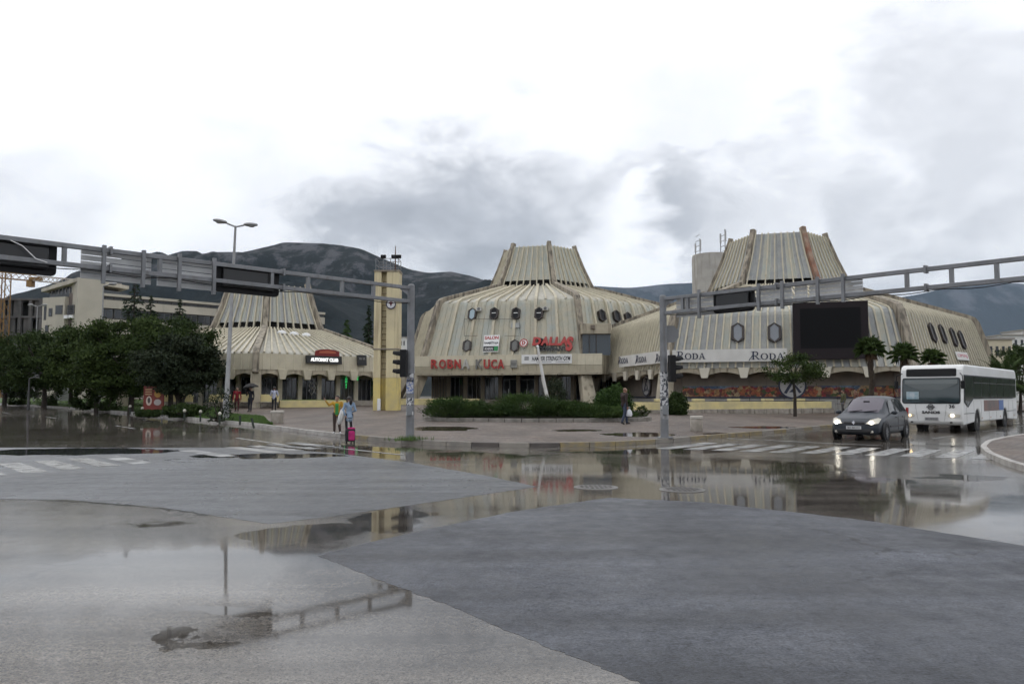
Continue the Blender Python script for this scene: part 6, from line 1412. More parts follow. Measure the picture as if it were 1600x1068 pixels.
# ================================================================== people
skin = M('skin', (.36, .22, .16), .55); hair_b = M('dark_hair', (.018, .013, .010), .6); shoe_w = M('white_shoe', (.55, .55, .54), .6); shoe_d = M('dark_shoe', (.03, .025, .022), .6)
def person(label, loc, rz, H, J, mats, vox=.010, hair='short', hair_m=None, extra=None, girth=1.0, group=None):
    """J overrides joints (fractions of H, figure faces local -Y). mats: skin, top, inner, trousers, shoes, sleeves"""
    j = dict(hipL=(.055, 0, .52), hipR=(-.055, 0, .52), kneeL=(.062, -.012, .285), kneeR=(-.062, -.012, .285), ankL=(.062, .012, .048), ankR=(-.062, .012, .048), toeL=(.075, -.085, .018), toeR=(-.075, -.085, .018),
             shL=(.108, .004, .812), shR=(-.108, .004, .812), elL=(.145, .015, .635), elR=(-.145, .015, .635), wrL=(.150, -.03, .485), wrR=(-.150, -.03, .485), chest=(0, 0, .74), waist=(0, 0, .60), pel=(0, .004, .535), neck=(0, .004, .845), head=(0, -.008, .925), look=(0, -1, 0))
    j.update(J); j = {k: V(v) for k, v in j.items()}; g = girth; caps = []
    def cp(a, b, ra, rb, tg): caps.append((j[a] if isinstance(a, str) else V(a), j[b] if isinstance(b, str) else V(b), ra, rb, tg))
    cp('pel', 'waist', .078 * g, .070 * g, 'top'); cp('waist', 'chest', .070 * g, .080 * g, 'top')
    for s in 'LR':
        cp('chest', 'sh' + s, .070 * g, .040 * g, 'top'); cp('sh' + s, 'el' + s, .037 * g, .029 * g, 'slv'); cp('el' + s, 'wr' + s, .029 * g, .020 * g, 'slv')
        cp('pel', 'hip' + s, .070 * g, .060 * g, 'leg'); cp('hip' + s, 'knee' + s, .058 * g, .040 * g, 'leg'); cp('knee' + s, 'ank' + s, .038 * g, .026 * g, 'leg'); cp('ank' + s, 'toe' + s, .024, .018, 'shoe')
        heel = j['ank' + s] + V((0, .02, -.025)); cp(heel, j['toe' + s], .022, .02, 'shoe')
        # hand: palm and five fingers
        d = (j['wr' + s] - j['el' + s]).normalized(); w_ = j['wr' + s]; sx = 1 if s == 'L' else -1
        sd_ = d.cross(V((sx, 0, 0)) if abs(d.x) < .8 else V((0, 0, 1))).normalized(); nn = d.cross(sd_)
        pm = w_ + d * .05; cp(w_, pm, .015, .019, 'skin')
        for i, (o, l) in enumerate(((-.016, .040), (-.0055, .047), (.005, .044), (.0155, .035))):
            b0 = pm + sd_ * o + d * .008; b1 = b0 + d * l * .55 + nn * .004; b2 = b1 + d * l * .40 + nn * .014; cp(b0, b1, .0062, .0058, 'skin'); cp(b1, b2, .0058, .005, 'skin')
        t0 = w_ + d * .022 - sd_ * .012; t1 = t0 - sd_ * .022 + d * .020; cp(t0, t1, .0075, .0065, 'skin'); cp(t1, t1 + d * .018 - sd_ * .004, .0065, .0055, 'skin')
    cp('chest', 'neck', .055 * g, .034, 'top'); cp('neck', 'head', .031, .036, 'skin')
    lk = j['look'].normalized(); hd = j['head']; sdv = lk.cross(V((0, 0, 1))).normalized()
    cp(hd + V((0, 0, .018)) - lk * .010, hd + V((0, 0, .018)) + lk * .010, .052, .050, 'skin'); cp(hd - V((0, 0, .01)) + lk * .012, hd - V((0, 0, .040)) + lk * .026, .044, .024, 'skin')
    cp(hd + lk * .058 + V((0, 0, .006)), hd + lk * .068 - V((0, 0, .012)), .007, .010, 'skin')
    for s in (-1, 1): cp(hd + sdv * s * .052 + V((0, 0, .004)), hd + sdv * s * .054 - V((0, 0, .014)), .011, .008, 'skin')
    if extra:
        for a, b, ra, rb, tg in extra(j): caps.append((V(a), V(b), ra, rb, tg))
    mb = MB()
    for a, b, ra, rb, tg in caps:
        mb.ball(a * H, ra * H, 12, 8); mb.ball(b * H, rb * H, 12, 8)
        if (b - a).length > .004: mb.tube([a * H, b * H], [ra * H, rb * H], 12)
    r = thing('person', label, 'person', loc, rz, group); o = mb.build('body', mats['skin'], r, world=False)
    m1 = o.modifiers.new('remesh', 'REMESH'); m1.mode = 'VOXEL'; m1.voxel_size = vox * H / 1.7
    m2 = o.modifiers.new('smooth', 'SMOOTH'); m2.factor = .5; m2.iterations = 3
    dg = bpy.context.evaluated_depsgraph_get(); me = bpy.data.meshes.new_from_object(o.evaluated_get(dg)); o.modifiers.clear(); o.data = me
    me.materials.clear(); keys = ['skin', 'top', 'leg', 'shoe', 'slv', 'inner', 'hair']; fallback = {'slv': 'top', 'inner': 'top', 'hair': 'skin'}
    for k in keys: me.materials.append(mats.get(k, mats.get(fallback.get(k, 'skin'))))
    n = len(me.polygons); ctr = np.zeros(n * 3); me.polygons.foreach_get('center', ctr); ctr = ctr.reshape(-1, 3) / H; best = np.full(n, 9.); idx = np.zeros(n, int)
    for a, b, ra, rb, tg in caps:
        a_, b_ = np.array(a), np.array(b); ab = b_ - a_; t = np.clip(((ctr - a_) @ ab) / max(ab @ ab, 1e-9), 0, 1); d = np.linalg.norm(ctr - (a_ + t[:, None] * ab), axis=1) - (ra + (rb - ra) * t); q = d < best; best[q] = d[q]; idx[q] = keys.index(tg)
    if 'inner' in mats: q = (idx == 1) & (ctr[:, 1] < -.05) & (np.abs(ctr[:, 0]) < .045) & (ctr[:, 2] > .50); idx[q] = 5
    me.polygons.foreach_set('material_index', idx.astype(np.int32)); me.polygons.foreach_set('use_smooth', np.ones(n, bool))
    # hair cap
    hm = hair_m or hair_b
    if hair != 'bald':
        hb = MB(); up = V((0, 0, 1)); vs = []; fs = []; nu, nv = 16, 8
        for i in range(nv + 1):
            for k in range(nu):
                a = 2 * math.pi * k / nu; front = max(0, math.cos(a)); lim = 1.75 - .85 * front ** .6; th = lim * i / nv; d_ = lk * math.cos(a) * math.sin(th) + sdv * math.sin(a) * math.sin(th) + up * math.cos(th)
                vs.append((hd + V((0, 0, .016)) + V((d_.x * .060, d_.y * .060, d_.z * .062))) * H)
        for i in range(nv):
            for k in range(nu): fs.append((i * nu + k, i * nu + (k + 1) % nu, (i + 1) * nu + (k + 1) % nu, (i + 1) * nu + k))
        hb.add(vs, fs); ho = hb.build('hair', hm, r, world=False, smooth=True); sm = ho.modifiers.new('thick', 'SOLIDIFY'); sm.thickness = -.012
        if hair == 'long':
            hb = MB(); b0 = hd - lk * .05 + V((0, 0, .01)); hb.tube([b0 * H, (b0 - lk * .025 - V((0, 0, .05))) * H, (b0 - lk * .02 - V((0, 0, .12))) * H, (b0 - lk * .012 - V((0, 0, .165))) * H], [.035 * H, .042 * H, .034 * H, .008 * H], 10); hb.build('pony_tail', hm, r, world=False, smooth=True)
    for s in (-1, 1):
        hb = MB(); hb.ball((hd + lk * .0535 + sdv * s * .020 + V((0, 0, .010))) * H, .0055 * H, 8, 6); hb.build('eye', blackl, r, world=False)
    hb = MB(); m_ = hd + lk * .050 - V((0, 0, .032)); hb.tube([(m_ - sdv * .014) * H, (m_ + lk * .003) * H, (m_ + sdv * .014) * H], .0035 * H, 5); hb.build('mouth', M('lip', (.22, .08, .07), .5), r, world=False)
    return r
def cl(n, c, c2=None): return M('cloth_' + n, c, .85, c2, 8)
# boy in the yellow jacket, one arm stretched out
def on_kerb(u, v, back=.42):
    q = gp(u, v); y_ = max(q.y, ky(q.x) + back); return V((P(u, v, y_).x, y_, 0))
p = on_kerb(526, 684.5)
person('boy in open yellow jacket and green shirt stretching one arm out by the kerb', (p.x, p.y, gz(p.x, p.y)), R(8), 1.46,
       dict(elR=(-.205, -.045, .755), wrR=(-.285, -.09, .865), elL=(.15, .01, .635), wrL=(.135, -.075, .505), ankL=(.085, -.01, .048), toeL=(.105, -.10, .018), ankR=(-.062, .02, .048), toeR=(-.09, -.07, .018), look=(-.45, -.9, 0)),
       dict(skin=skin, top=cl('yellow', (.52, .29, .025), (.42, .23, .03)), inner=cl('green', (.04, .24, .06)), leg=cl('brown', (.075, .05, .042), (.05, .035, .03)), shoe=shoe_w), .0075, girth=1.06)
# girl in the light blue coat
p = on_kerb(545, 686.5, .40)
gm = cl('light_blue', (.27, .36, .47), (.2, .28, .40))
def coat(j): return [((0, 0, .56), (0, 0, .44), .085, .098, 'top'), ((0, .02, .50), (0, .03, .43), .085, .09, 'top')]
girl = person('girl in light blue coat standing with her back half turned beside the boy', (p.x, p.y, gz(p.x, p.y)), R(205), 1.44,
       dict(elR=(-.165, .03, .64), wrR=(-.10, -.10, .60), elL=(.17, .03, .645), wrL=(.12, .06, .52), look=(.35, -.9, 0)), dict(skin=skin, top=gm, leg=cl('black', (.02, .02, .023)), shoe=shoe_d), .0075, 'long', extra=coat)
# bags
q = gp(535.5, 676); r = thing('white_bag', 'limp white bag hanging between the boy and the girl', 'bag', (p.x - .22, p.y - .1, gz(p.x, p.y) + .45)); mb = MB(); bx = V((p.x - .22, p.y - .1, gz(p.x, p.y) + .9))
mb.tube([bx + V((.02, 0, .12)), bx + V((0, 0, .0)), bx + V((-.06, 0, -.22)), bx + V((-.12, 0, -.42)), bx + V((-.14, 0, -.5))], [.03, .09, .11, .08, .02], 10); mb.build('bag_cloth', cl('white', (.62, .62, .6)), r, smooth=True); mb = MB(); mb.tube([bx + V((.02, 0, .1)), bx + V((.06, 0, .22)), bx + V((.1, .02, .1))], .008, 5); mb.build('strap', cl('white', (.62, .62, .6)), r)
q = gp(547, 691.5, .0); q = V((q.x, q.y - .0, G(q.x, q.y))); r = thing('trolley_bag', 'pink and black wheeled school bag standing at the kerb beside the girl', 'bag', q)
mb = MB(); mb.box((q.x, q.y, q.z + .27), (.34, .20, .44)); mb.build('bag_body', cl('black', (.02, .02, .023)), r, bevel=.05)
mb = MB(); mb.box((q.x + .07, q.y - .10, q.z + .25), (.22, .09, .34)); mb.build('pink_pocket', cl('pink', (.48, .02, .16), (.36, .015, .12)), r, bevel=.05)
mb = MB(); mb.box((q.x + .04, q.y, q.z + .50), (.24, .17, .07)); mb.build('pink_top', cl('pink', (.48, .02, .16)), r, bevel=.03)
for s in (-.09, .09): mb = MB(); mb.tube([V((q.x + s, q.y + .06, q.z + .48)), V((q.x + s * .8 - .03, q.y + .08, q.z + .86))], .009, 6); mb.build('handle_tube', alu, r)
mb = MB(); mb.tube([V((q.x - .105, q.y + .08, q.z + .86)), V((q.x + .045, q.y + .08, q.z + .86))], .014, 6); mb.build('grip', black_p, r)
for s in (-.13, .13): mb = MB(); mb.cyl((q.x + s - .02, q.y + .07, q.z + .04), (q.x + s + .02, q.y + .07, q.z + .04), .04, .04, 12); mb.build('wheel', rubber, r)
# walking man with white carrier bag
p = gp(976, 662.5)
person('bald man in dark brown jacket and jeans walking with a white carrier bag', (p.x, p.y, gz(p.x, p.y)), R(118), 1.74,
       dict(kneeL=(.06, -.10, .30), ankL=(.06, -.12, .05), toeL=(.065, -.215, .03), kneeR=(-.06, .035, .285), ankR=(-.06, .13, .07), toeR=(-.06, .06, .018), elL=(.15, -.03, .64), wrL=(.15, -.10, .51), elR=(-.15, .05, .64), wrR=(-.155, .02, .49), head=(0, -.028, .915), look=(0, -1, -.1)),
       dict(skin=M('tan_skin', (.26, .14, .095), .55), top=cl('dark_brown', (.035, .02, .017), (.022, .014, .012)), inner=cl('white', (.62, .62, .6)), leg=cl('denim', (.035, .045, .075)), shoe=shoe_d), .0085, hair='bald', girth=1.12)
q = V((p.x + .20, p.y - .12, gz(p.x, p.y))); r = thing('carrier_bag', 'white plastic carrier bag in the hand of the walking man', 'bag', (q.x, q.y, q.z + .35)); mb = MB()
mb.lathe([(.03, .35), (.12, .38), (.14, .48), (.12, .62), (.05, .72)], q, 12, wob=lambda i, j: 1 + .12 * math.sin(3 * j + i)); mb.build('bag_film', M('bag_film', (.66, .67, .70), .4), r, smooth=True)
mb = MB(); mb.tube([q + V((-.04, 0, .70)), q + V((-.02, 0, .82)), q + V((.03, 0, .82)), q + V((.04, 0, .70))], .008, 5); mb.build('handle_loop', M('bag_film', (.66, .67, .70), .4), r)
# three by the low pavilion
p = gp(370, 643); person('person in red tracksuit walking past the benches', (p.x, p.y, gz(p.x, p.y)), R(10), 1.66, dict(kneeL=(.06, -.05, .29), ankL=(.06, -.06, .05), toeL=(.065, -.15, .02), ankR=(-.06, .06, .05)), dict(skin=skin, top=cl('red', (.25, .012, .02), (.18, .01, .016)), leg=cl('dark_red', (.11, .012, .016), (.02, .02, .02)), shoe=shoe_d), .011)
p = gp(391, 643); pm = person('person in dark clothes holding a black umbrella by the benches', (p.x, p.y, gz(p.x, p.y)), R(-15), 1.68, dict(elR=(-.16, -.03, .66), wrR=(-.09, -.11, .74), kneeL=(.06, -.04, .29), ankL=(.06, -.05, .05)), dict(skin=skin, top=cl('navy_black', (.022, .025, .035)), leg=cl('navy', (.02, .022, .032)), shoe=shoe_d), .011)
uc = V((p.x + .05, p.y - .18, gz(p.x, p.y))); r = thing('umbrella', 'open black umbrella held over the person in dark clothes', 'umbrella', uc + V((0, 0, 1.0))); mb = MB()
vs = []; fs = []; nu, nv = 24, 6; tilt = Matrix.Rotation(R(-8), 3, 'Y')
for i in range(nv + 1):
    for k in range(nu):
        a = 2 * math.pi * k / nu; f = i / nv; rr_ = .56 * f * (1 - .05 * (k % 3 == 0) * f * 0 - .06 * abs(math.sin(4 * a)) * f); vs.append(uc + V((0, 0, 1.62)) + tilt @ V((rr_ * math.cos(a), rr_ * math.sin(a), .30 * (1 - f ** 2) + .03 * abs(math.sin(4 * a)) * f)))
for i in range(nv):
    for k in range(nu): fs.append((i * nu + k, i * nu + (k + 1) % nu, (i + 1) * nu + (k + 1) % nu, (i + 1) * nu + k))
mb.add(vs, fs); cn = mb.build('canopy', cl('umbrella', (.018, .017, .017)), r, smooth=True); sm = cn.modifiers.new('t', 'SOLIDIFY'); sm.thickness = .006
mb = MB(); mb.tube([uc + V((-.10, 0, 1.05)), uc + V((0, 0, 1.64)), uc + tilt @ V((0, 0, 1.99))], .009, 6); mb.build('shaft', black_p, r)
p = gp(428, 641.5); person('person in white jacket and black trousers seen from behind by the grass planter', (p.x, p.y, gz(p.x, p.y)), R(175), 1.68, dict(ankL=(.075, 0, .048), ankR=(-.075, .02, .048), elL=(.165, .0, .655), wrL=(.10, -.09, .60), elR=(-.165, 0, .655), wrR=(-.10, -.09, .60)), dict(skin=skin, top=cl('white_blue', (.52, .53, .60), (.30, .32, .45)), leg=cl('black', (.02, .02, .023)), shoe=shoe_d), .011)
# two by the frieze
p = P(1318, 640, 56.0); person('person in olive top carrying a bag along the frieze wall', (p.x, p.y, gz(p.x, p.y)), R(-80), 1.68, dict(kneeL=(.06, -.08, .29), ankL=(.06, -.10, .05), toeL=(.06, -.19, .02), ankR=(-.06, .10, .06)), dict(skin=skin, top=cl('olive', (.10, .10, .05)), leg=cl('grey', (.06, .06, .06)), shoe=shoe_d), .012)
p = P(1338, 640, 55.5); person('person in rust coloured top and blue jeans striding along the frieze wall', (p.x, p.y, gz(p.x, p.y)), R(-85), 1.72, dict(kneeL=(.06, -.10, .29), ankL=(.06, -.14, .05), toeL=(.06, -.23, .03), kneeR=(-.06, .03, .285), ankR=(-.06, .13, .07)), dict(skin=skin, top=cl('rust', (.16, .075, .05)), leg=cl('denim', (.035, .045, .075)), shoe=shoe_d), .012)
# ================================================================== background
cream_w = M('office_cream', (.50, .46, .38), .8, (.42, .39, .32), .4, streak=(.25, .22, .18), sk=(1, 1, .15), slo=.55, shi=.8)
strip_gl = M('office_glass', (.035, .04, .045), .1); unf = M('raw_concrete', (.13, .125, .12), .9, (.09, .088, .085), .6)
ob_ = thing('office_block', 'long cream office block with window bands behind the left trees', 'building', (-52, 102, 1.3))
A0 = P(150, 600, 100); B0 = P(506, 600, 124); A0.z = B0.z = 0; e1 = (B0 - A0).normalized(); n1_ = V((e1.y, -e1.x, 0)); Lo = (B0 - A0).length
def ofw(s0, s1, z0, z1, d0, d1, name, mat, parent=ob_, bevel=0):
    mb = MB(); mb.hexa([A0 + e1 * s + n1_ * d + V((0, 0, z)) for z in (z0, z1) for s, d in ((s0, d1), (s1, d1), (s1, d0), (s0, d0))]); return mb.build(name, mat, parent, bevel=bevel)
zr = P(160, 456, 100).z; z_ = lambda v: P(160, v, 100).z
ofw(0, Lo, .5, z_(497), -12, 0, 'lower_wall', cream_w); ofw(0, Lo, z_(497) + .004, z_(480), -12, -.25, 'window_recess', dark_in); ofw(0, Lo, z_(480) + .008, z_(467), -12, .0, 'middle_wall', cream_w); ofw(0, Lo, z_(467) + .012, z_(461.5), -12, -.2, 'upper_recess', dark_in); ofw(0, Lo, z_(461.5) + .016, zr - .1, -12, .1, 'parapet', cream_w)
nw = 18
for i in range(nw):
    s0 = Lo * (i + .05) / nw; s1 = Lo * (i + .95) / nw
    for (za, zb_) in ((z_(497) + .1, z_(480) - .1), (z_(467) + .08, z_(461.5) - .06)):
        w_ = ofw(s0, s1, za, zb_, -.3, -.16, 'window', M('alu_dark', (.08, .08, .08), .5)); m_ = (s0 + s1) / 2
        for a, b in ((s0 + .08, m_ - .05), (m_ + .05, s1 - .08)): ofw(a, b, za + .1, zb_ - .1, -.16, -.13, 'pane', strip_gl, w_)
# head block with the raised roof
hw = lambda u, v, y=98: P(u, v, y)
x0_, x1_ = hw(125, 500).x, hw(160, 500).x
ofw(-2.6, 0.4, .5, P(150, 437, 100).z, -10, .35, 'end_wall', cream_w)
hx0 = P(62, 500, 101).x; ex_ = V((-1, .35, 0)).normalized()
C0 = A0 - e1 * 2.6; D0 = C0 + ex_ * 5.6
def hwall(s0, s1, z0, z1, d0, d1, name, mat, parent=ob_):
    n_ = V((ex_.y, -ex_.x, 0)); n_ = n_ if n_.y < 0 else -n_; mb = MB(); mb.hexa([C0 + ex_ * s + n_ * d + V((0, 0, z)) for z in (z0, z1) for s, d in ((s0, d1), (s1, d1), (s1, d0), (s0, d0))]); return mb.build(name, mat, parent)
zt2 = P(100, 465, 100).z
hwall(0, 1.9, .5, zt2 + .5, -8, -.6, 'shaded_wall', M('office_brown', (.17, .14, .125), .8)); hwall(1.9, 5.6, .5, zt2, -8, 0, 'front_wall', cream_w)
hwall(0, 5.4, zt2 + .1, zt2 + 1.3, -8, -.8, 'loft_glazing', strip_gl)
for i in range(9): hwall(.2 + i * .6, .26 + i * .6, zt2 + .5, zt2 + 1.3, -.8, -.72, 'glazing_bar', M('alu_pale', (.42, .42, .42), .5))
mb = MB(); zz = P(140, 437, 100).z; n_ = V((ex_.y, -ex_.x, 0)); n_ = n_ if n_.y < 0 else -n_
mb.prism([C0 - ex_ * .2 + V((0, 0, zz)), C0 - ex_ * .2 + V((0, 0, zz - .45)), C0 + ex_ * 5.9 + V((0, 0, zt2 + .75)), C0 + ex_ * 5.9 + V((0, 0, zt2 + 1.15))], -n_ * 8); o_ = mb.build('sloping_roof', cream_w, ob_)
for s0, s1, v0, v1 in ((2.2, 3.4, 478, 492), (3.9, 4.5, 482, 495), (4.9, 5.3, 478, 500), (.5, 1.6, 478, 492), (4.4, 5.0, 508, 520)): w_ = hwall(s0, s1, P(100, v1, 100).z, P(100, v0, 100).z, -.1, .04 if s0 > 1.9 else -.55, 'window', M('alu_dark', (.08, .08, .08), .5)); hwall(s0 + .1, s1 - .1, P(100, v1, 100).z + .12, P(100, v0, 100).z - .12, -.1, .06 if s0 > 1.9 else -.53, 'pane', strip_gl, w_)
for s in (.5, 1.3): hwall(s, s + .6, P(100, 499, 100).z, P(100, 494, 100).z, -.5, .1, 'air_conditioner', white_p)
# unfinished building
ub = thing('unfinished_building', 'dark raw concrete building shell behind the trees at the left edge', 'building', (-85, 135, 1.3))
yu = 135; xa_, xb_ = P(-40, 500, yu).x, P(66, 500, yu).x; zt_ = P(30, 466, yu).z
for i in range(6):
    z1 = zt_ - i * 3.0; mb = MB(); mb.box(((xa_ + xb_) / 2, yu + 6, z1 - .15), (xb_ - xa_ + (.6 if i == 0 else 0), 12, .35)); mb.build('floor_slab', unf, ub)
    if z1 < 3: continue
    for j in range(7):
        x_ = xa_ + .4 + (xb_ - xa_ - .8) * j / 6; mb = MB(); mb.box((x_, yu + .3, z1 - 1.66), (.5, .5, 2.66)); mb.build('pillar', unf, ub)
        if j < 6 and (i * 5 + j * 3) % 4: 
            wx = (xb_ - xa_ - .8) / 6; mb = MB(); fw = .55 if (i + j) % 2 else .3; mb.box((x_ + wx * fw, yu + .45, z1 - 1.66), (wx * .45, .2, 2.66)); mb.build('infill_wall', unf, ub)
    mb = MB(); mb.box(((xa_ + xb_) / 2, yu + 4, z1 - 1.66), (xb_ - xa_ - .5, .2, 2.66)); mb.build('back_wall', M('deep_raw', (.05, .05, .05), .9), ub)
# tower crane
crn = thing('tower_crane', 'yellow lattice tower crane beside the unfinished building', 'crane', (P(3, 500, 132).x, 132, 1.3)); cy_m = M('crane_yellow', (.27, .16, .05), .6, (.2, .11, .04), 2)
def lattice(p0, p1, w_, n, m_, name):
    mb = MB(); p0, p1 = V(p0), V(p1); t = (p1 - p0).normalized(); a = t.cross(V((0, 1, .01))).normalized() * w_ / 2; b = t.cross(a).normalized() * w_ / 2
    cs = [a + b, a - b, -a - b, -a + b]
    for c in cs: mb.beam(p0 + c, p1 + c, .14, .14, (0, 1, .1))
    for i in range(n):
        q0, q1 = p0.lerp(p1, i / n), p0.lerp(p1, (i + 1) / n)
        for k in range(4): mb.beam(q0 + cs[k], q1 + cs[(k + 1) % 4], .07, .07, (.1, 1, .1))
    return mb.build(name, m_, crn)
xc = P(3, 500, 132).x; zc_ = P(3, 427, 132).z
lattice((xc, 132, .5), (xc, 132, zc_), 1.5, 13, cy_m, 'mast'); lattice((xc - 8, 131, zc_ + .3), (P(52, 437, 128).x, 128, P(52, 434, 128).z), 1.0, 12, cy_m, 'jib'); lattice((P(56, 436, 128).x, 128, P(56, 435, 128).z), (P(185, 447, 118).x, 118, P(185, 447, 118).z), .8, 18, M('pale_crane', (.42, .38, .33), .6), 'jib_extension')
mb = MB(); q = P(48, 438, 128); mb.box((q.x, q.y, q.z - .5), (.9, .9, 1.1)); mb.build('counterweight', cy_m, crn); mb = MB(); mb.box((q.x + .8, q.y, q.z + .2), (1.8, .9, .6)); mb.build('machine_house', cy_m, crn)
# water tank tower with antennas behind the supermarket
tk = thing('tank_tower', 'round pale concrete tank with antenna masts behind the supermarket crown', 'tower', (P(1113, 500, 105).x, 105, 1.3)); xt_, zt_ = P(1113, 500, 105).x, P(1113, 399, 105).z
mb = MB(); rt = P(1141, 400, 105).x - xt_; mb.lathe([(rt, .5), (rt, zt_ - .5), (rt * .97, zt_), (rt * .9, zt_ + .05)], (xt_, 105, 0), 28); mb.build('tank_wall', M('tank_concrete', (.42, .40, .36), .8, (.34, .32, .29), .8, streak=(.2, .18, .15)), tk, smooth=True)
for u, vt in ((1090, 373), (1129, 358)):
    x_ = P(u, vt, 104.5).x; zz = P(u, vt, 104.5).z; mb = MB()
    for s in (-.3, .3): mb.tube([V((x_ + s, 104.5, zt_ - .2)), V((x_ + s, 104.5, zz - (.6 if s < 0 else 0)))], .06, 6)
    for k in range(4): mb.tube([V((x_ - .3, 104.5, zt_ + .3 + k * .7)), V((x_ + .3, 104.5, zt_ + .6 + k * .7))], .035, 5)
    am = mb.build('antenna_mast', galv, tk); mb = MB(); mb.box((x_ + .3, 104.3, zz - .9), (.22, .14, 1.5)); mb.box((x_ - .35, 104.3, zz - 1.3), (.2, .14, 1.2)); mb.build('antenna_panel', M('antenna_grey', (.4, .4, .4), .6), am)
# low buildings at the far right
def fbuild(label, u0, u1, vt, y, mat, roof, nwin, vb=560):
    xa, xb = P(u0, 500, y).x, P(u1, 500, y).x; zt = P(u0, vt, y).z; r = thing('far_house', label, 'building', ((xa + xb) / 2, y, 1.3)); mb = MB(); mb.box(((xa + xb) / 2, y + 4, (zt + .5) / 2), (xb - xa, 8, zt - .5)); mb.build('wall', mat, r)
    mb = MB(); mb.box(((xa + xb) / 2, y + 4, zt + .1), (xb - xa + .5, 8.5, .25)); mb.build('roof', roof, r)
    for k in range(2):
        for i in range(nwin):
            x_ = xa + (xb - xa) * (i + .5) / nwin; zc = zt - 1.5 - k * 2.9; mb = MB(); mb.box((x_, y - .02, zc), ((xb - xa) / nwin * .4, .1, 1.2)); w_ = mb.build('window', M('alu_dark', (.08, .08, .08), .5), r); mb = MB(); mb.box((x_, y - .08, zc), ((xb - xa) / nwin * .34, .03, 1.05)); mb.build('pane', strip_gl, w_)
rr_m = M('roof_grey', (.3, .28, .25), .8)
fbuild('cream panelled low building right of the supermarket corner', 1532, 1580, 530, 105, M('house_cream', (.58, .52, .38), .8), rr_m, 5); fbuild('white house under the low green hill at the right edge', 1562, 1600, 524, 170, M('house_white', (.66, .65, .62), .8), rr_m, 4); fbuild('pale house at the foot of the hill beside the white house', 1596, 1650, 516, 190, M('house_pale', (.55, .53, .5), .8), rr_m, 4)
fbuild('white far house above the supermarket roof corner', 1540, 1560, 527, 220, M('house_white', (.66, .65, .62), .8), rr_m, 3)
for i, (u0, u1, v, y, lab) in enumerate([(625, 634, 527, 210, 'pale hillside house seen between the clock tower and the store'), (634, 644, 535, 230, 'lower white hillside house seen between the clock tower and the store')]): fbuild(lab, u0, u1, v, y, M('house_white', (.66, .65, .62), .8), rr_m, 2)
# pigeons on the ridge
# ------------------------------------------------------------------ mountains
def ridge_mesh(name, prof, D, depth, mat, nx=150, ny=34, rough=.10, seed=0.0, y_front=None):
    us = [q[0] for q in prof]; hs = [P(u, v, D).z for u, v in prof]; xsR = [P(u, 500, D).x for u in us]; x0_, x1_ = xsR[0], xsR[-1]; vs = []; fs = []
    for j in range(ny):
        f = j / (ny - 1); y_ = D - depth + depth * 1.35 * f
        for i in range(nx):
            x_ = x0_ + (x1_ - x0_) * i / (nx - 1); h = float(np.interp(x_, xsR, hs)); g = (y_ - (D - depth)) / depth
            sh = g ** 1.45 if g <= 1 else 1 - .9 * (g - 1)
            nz = mnoise.fractal(V((x_ * .0022 * 2000 / D + seed, y_ * .0022 * 2000 / D, seed)), 1.0, 2.1, 6) ; rd = 1 - abs(mnoise.noise(V((x_ * .004 * 2000 / D + seed * 2, y_ * .0016 * 2000 / D, 3.1))))
            k = sst(0, .25, g) * (1 - .93 * sst(.72, 1.0, g))
            z = h * sh + h * rough * (nz * .9 + (rd - .75) * 1.1) * k + h * .012 * nz
            vs.append((x_, y_, max(-2, z)))
    for j in range(ny - 1):
        for i in range(nx - 1): a = j * nx + i; fs.append((a, a + 1, a + nx + 1, a + nx))
    mb = MB(); mb.add(vs, fs); o = mb.build(name, mat, fix=False); o.data.polygons.foreach_set('use_smooth', [True] * len(o.data.polygons)); return tag(o, kind='structure')
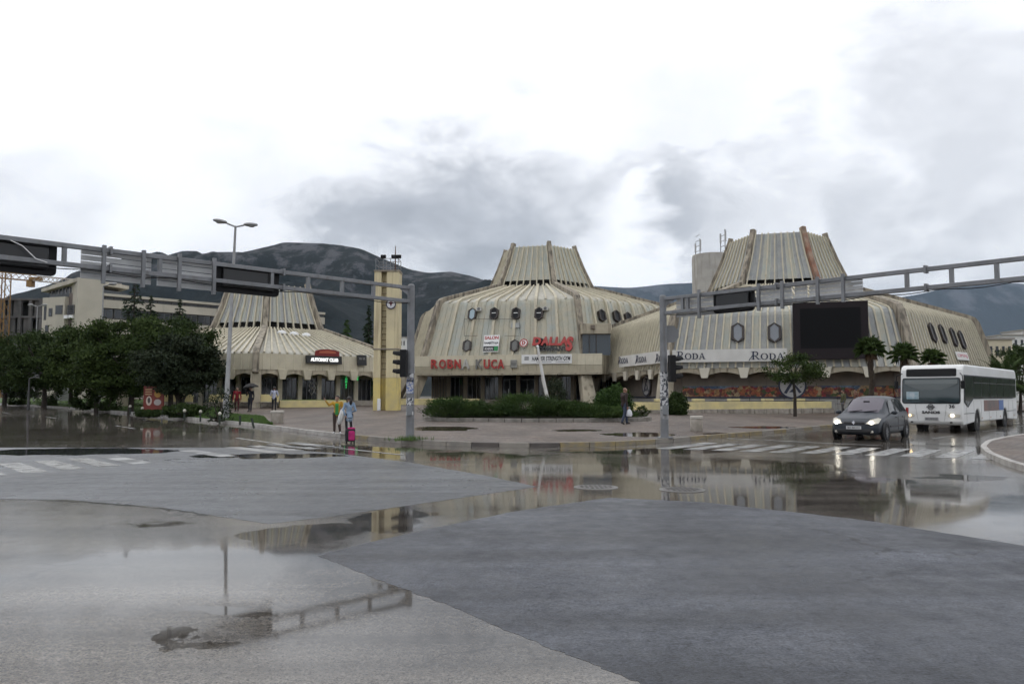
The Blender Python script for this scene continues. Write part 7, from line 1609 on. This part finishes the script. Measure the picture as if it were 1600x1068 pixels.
def mount_mat(name, veg, rock, sc):
    m = bpy.data.materials.new(name); m.use_nodes = True; t = m.node_tree; b = t.nodes['Principled BSDF']; b.inputs['Roughness'].default_value = .95; b.inputs['Specular IOR Level'].default_value = .1
    g = t.nodes.new('ShaderNodeNewGeometry'); sx = t.nodes.new('ShaderNodeSeparateXYZ'); t.links.new(g.outputs['Normal'], sx.inputs[0])
    n = t.nodes.new('ShaderNodeTexNoise'); n.inputs['Scale'].default_value = sc; n.inputs['Detail'].default_value = 9; n.inputs['Roughness'].default_value = .68
    mp_ = t.nodes.new('ShaderNodeMapping'); mp_.inputs['Scale'].default_value = (1, .5, .55); t.links.new(g.outputs['Position'], mp_.inputs[0]); t.links.new(mp_.outputs[0], n.inputs[0])
    sp_ = t.nodes.new('ShaderNodeSeparateXYZ'); t.links.new(g.outputs['Position'], sp_.inputs[0])
    hr = t.nodes.new('ShaderNodeMapRange'); t.links.new(sp_.outputs[2], hr.inputs[0]); hr.inputs[1].default_value = rock[3]; hr.inputs[2].default_value = rock[4]; hr.inputs[3].default_value = -.16; hr.inputs[4].default_value = .06
    ad = t.nodes.new('ShaderNodeMath'); ad.operation = 'ADD'; t.links.new(n.outputs[0], ad.inputs[0]); t.links.new(hr.outputs[0], ad.inputs[1])
    mr = t.nodes.new('ShaderNodeMapRange'); t.links.new(ad.outputs[0], mr.inputs[0]); mr.inputs[1].default_value = .53; mr.inputs[2].default_value = .64
    mx_ = t.nodes.new('ShaderNodeMix'); mx_.data_type = 'RGBA'; mx_.inputs[7].default_value = (*rock[:3], 1); t.links.new(mr.outputs[0], mx_.inputs[0])
    n2_ = t.nodes.new('ShaderNodeTexNoise'); n2_.inputs['Scale'].default_value = sc * 6; n2_.inputs['Detail'].default_value = 5; t.links.new(g.outputs['Position'], n2_.inputs[0]); mv = t.nodes.new('ShaderNodeMix'); mv.data_type = 'RGBA'; mv.inputs[6].default_value = (*veg, 1); mv.inputs[7].default_value = (veg[0] * .2, veg[1] * .25, veg[2] * .3, 1); mv.clamp_factor = True; t.links.new(n2_.outputs[0], mv.inputs[0]); t.links.new(mv.outputs[2], mx_.inputs[6])
    t.links.new(mx_.outputs[2], b.inputs['Base Color'])
    bp = t.nodes.new('ShaderNodeBump'); bp.inputs['Strength'].default_value = .9; bp.inputs['Distance'].default_value = .16 / sc; t.links.new(n.outputs[0], bp.inputs['Height']); t.links.new(bp.outputs[0], b.inputs['Normal']); return m
ridge_mesh('mountain', [(-900, 560), (-400, 520), (-100, 480), (60, 474), (120, 468), (180, 448), (215, 430), (240, 412), (262, 398), (285, 391), (305, 391), (325, 400), (350, 402), (375, 391), (410, 383), (440, 377.5), (470, 378), (500, 379), (530, 384), (565, 393), (600, 408), (640, 423), (670, 428), (705, 425), (735, 431), (765, 441), (800, 462), (860, 500), (930, 540), (1050, 580)], 2000, 1250, mount_mat('mountain_scrub', (.014, .020, .021), (.072, .073, .08, 110, 300), .022), 260, 70, .24, 1.7)
ridge_mesh('mountain', [(100, 470), (250, 402), (300, 396), (335, 391), (365, 400), (420, 420), (600, 500)], 4200, 1500, mount_mat('mountain_grey', (.06, .06, .06), (.13, .13, .13, 200, 700), .006), 60, 20, .1, 4.2)
ridge_mesh('mountain', [(500, 520), (760, 470), (860, 448), (930, 444), (980, 447), (1030, 441), (1090, 436), (1150, 440), (1250, 450), (1400, 462), (1450, 452), (1500, 440), (1560, 436), (1620, 440), (1800, 420), (2100, 440), (2500, 520)], 8600, 3400, mount_mat('mountain_blue', (.025, .033, .04), (.075, .078, .09, 300, 1100), .004), 170, 34, .18, 7.7)
ridge_mesh('hill', [(1420, 560), (1480, 545), (1530, 531), (1570, 520), (1620, 508), (1700, 498), (1850, 500), (2100, 540), (2300, 580)], 900, 450, mount_mat('hill_scrub', (.04, .055, .025), (.10, .10, .07, 60, 200), .03), 60, 20, .08, 2.2)
# haze: one closed box of thin pale air round everything
mb = MB(); mb.box((0, 1500, 740), (23500, 20500, 1490)); hz = mb.build('haze', None); hz.data.materials.clear()
hm = bpy.data.materials.new('thin_haze'); hm.use_nodes = True; t = hm.node_tree; t.nodes.clear(); o_ = t.nodes.new('ShaderNodeOutputMaterial'); pv = t.nodes.new('ShaderNodeVolumePrincipled'); pv.inputs['Color'].default_value = (.62, .80, 1, 1); pv.inputs['Density'].default_value = 3.0e-5; pv.inputs['Anisotropy'].default_value = .0
t.links.new(pv.outputs[0], o_.inputs['Volume']); hz.data.materials.append(hm); tag(hz, kind='stuff')
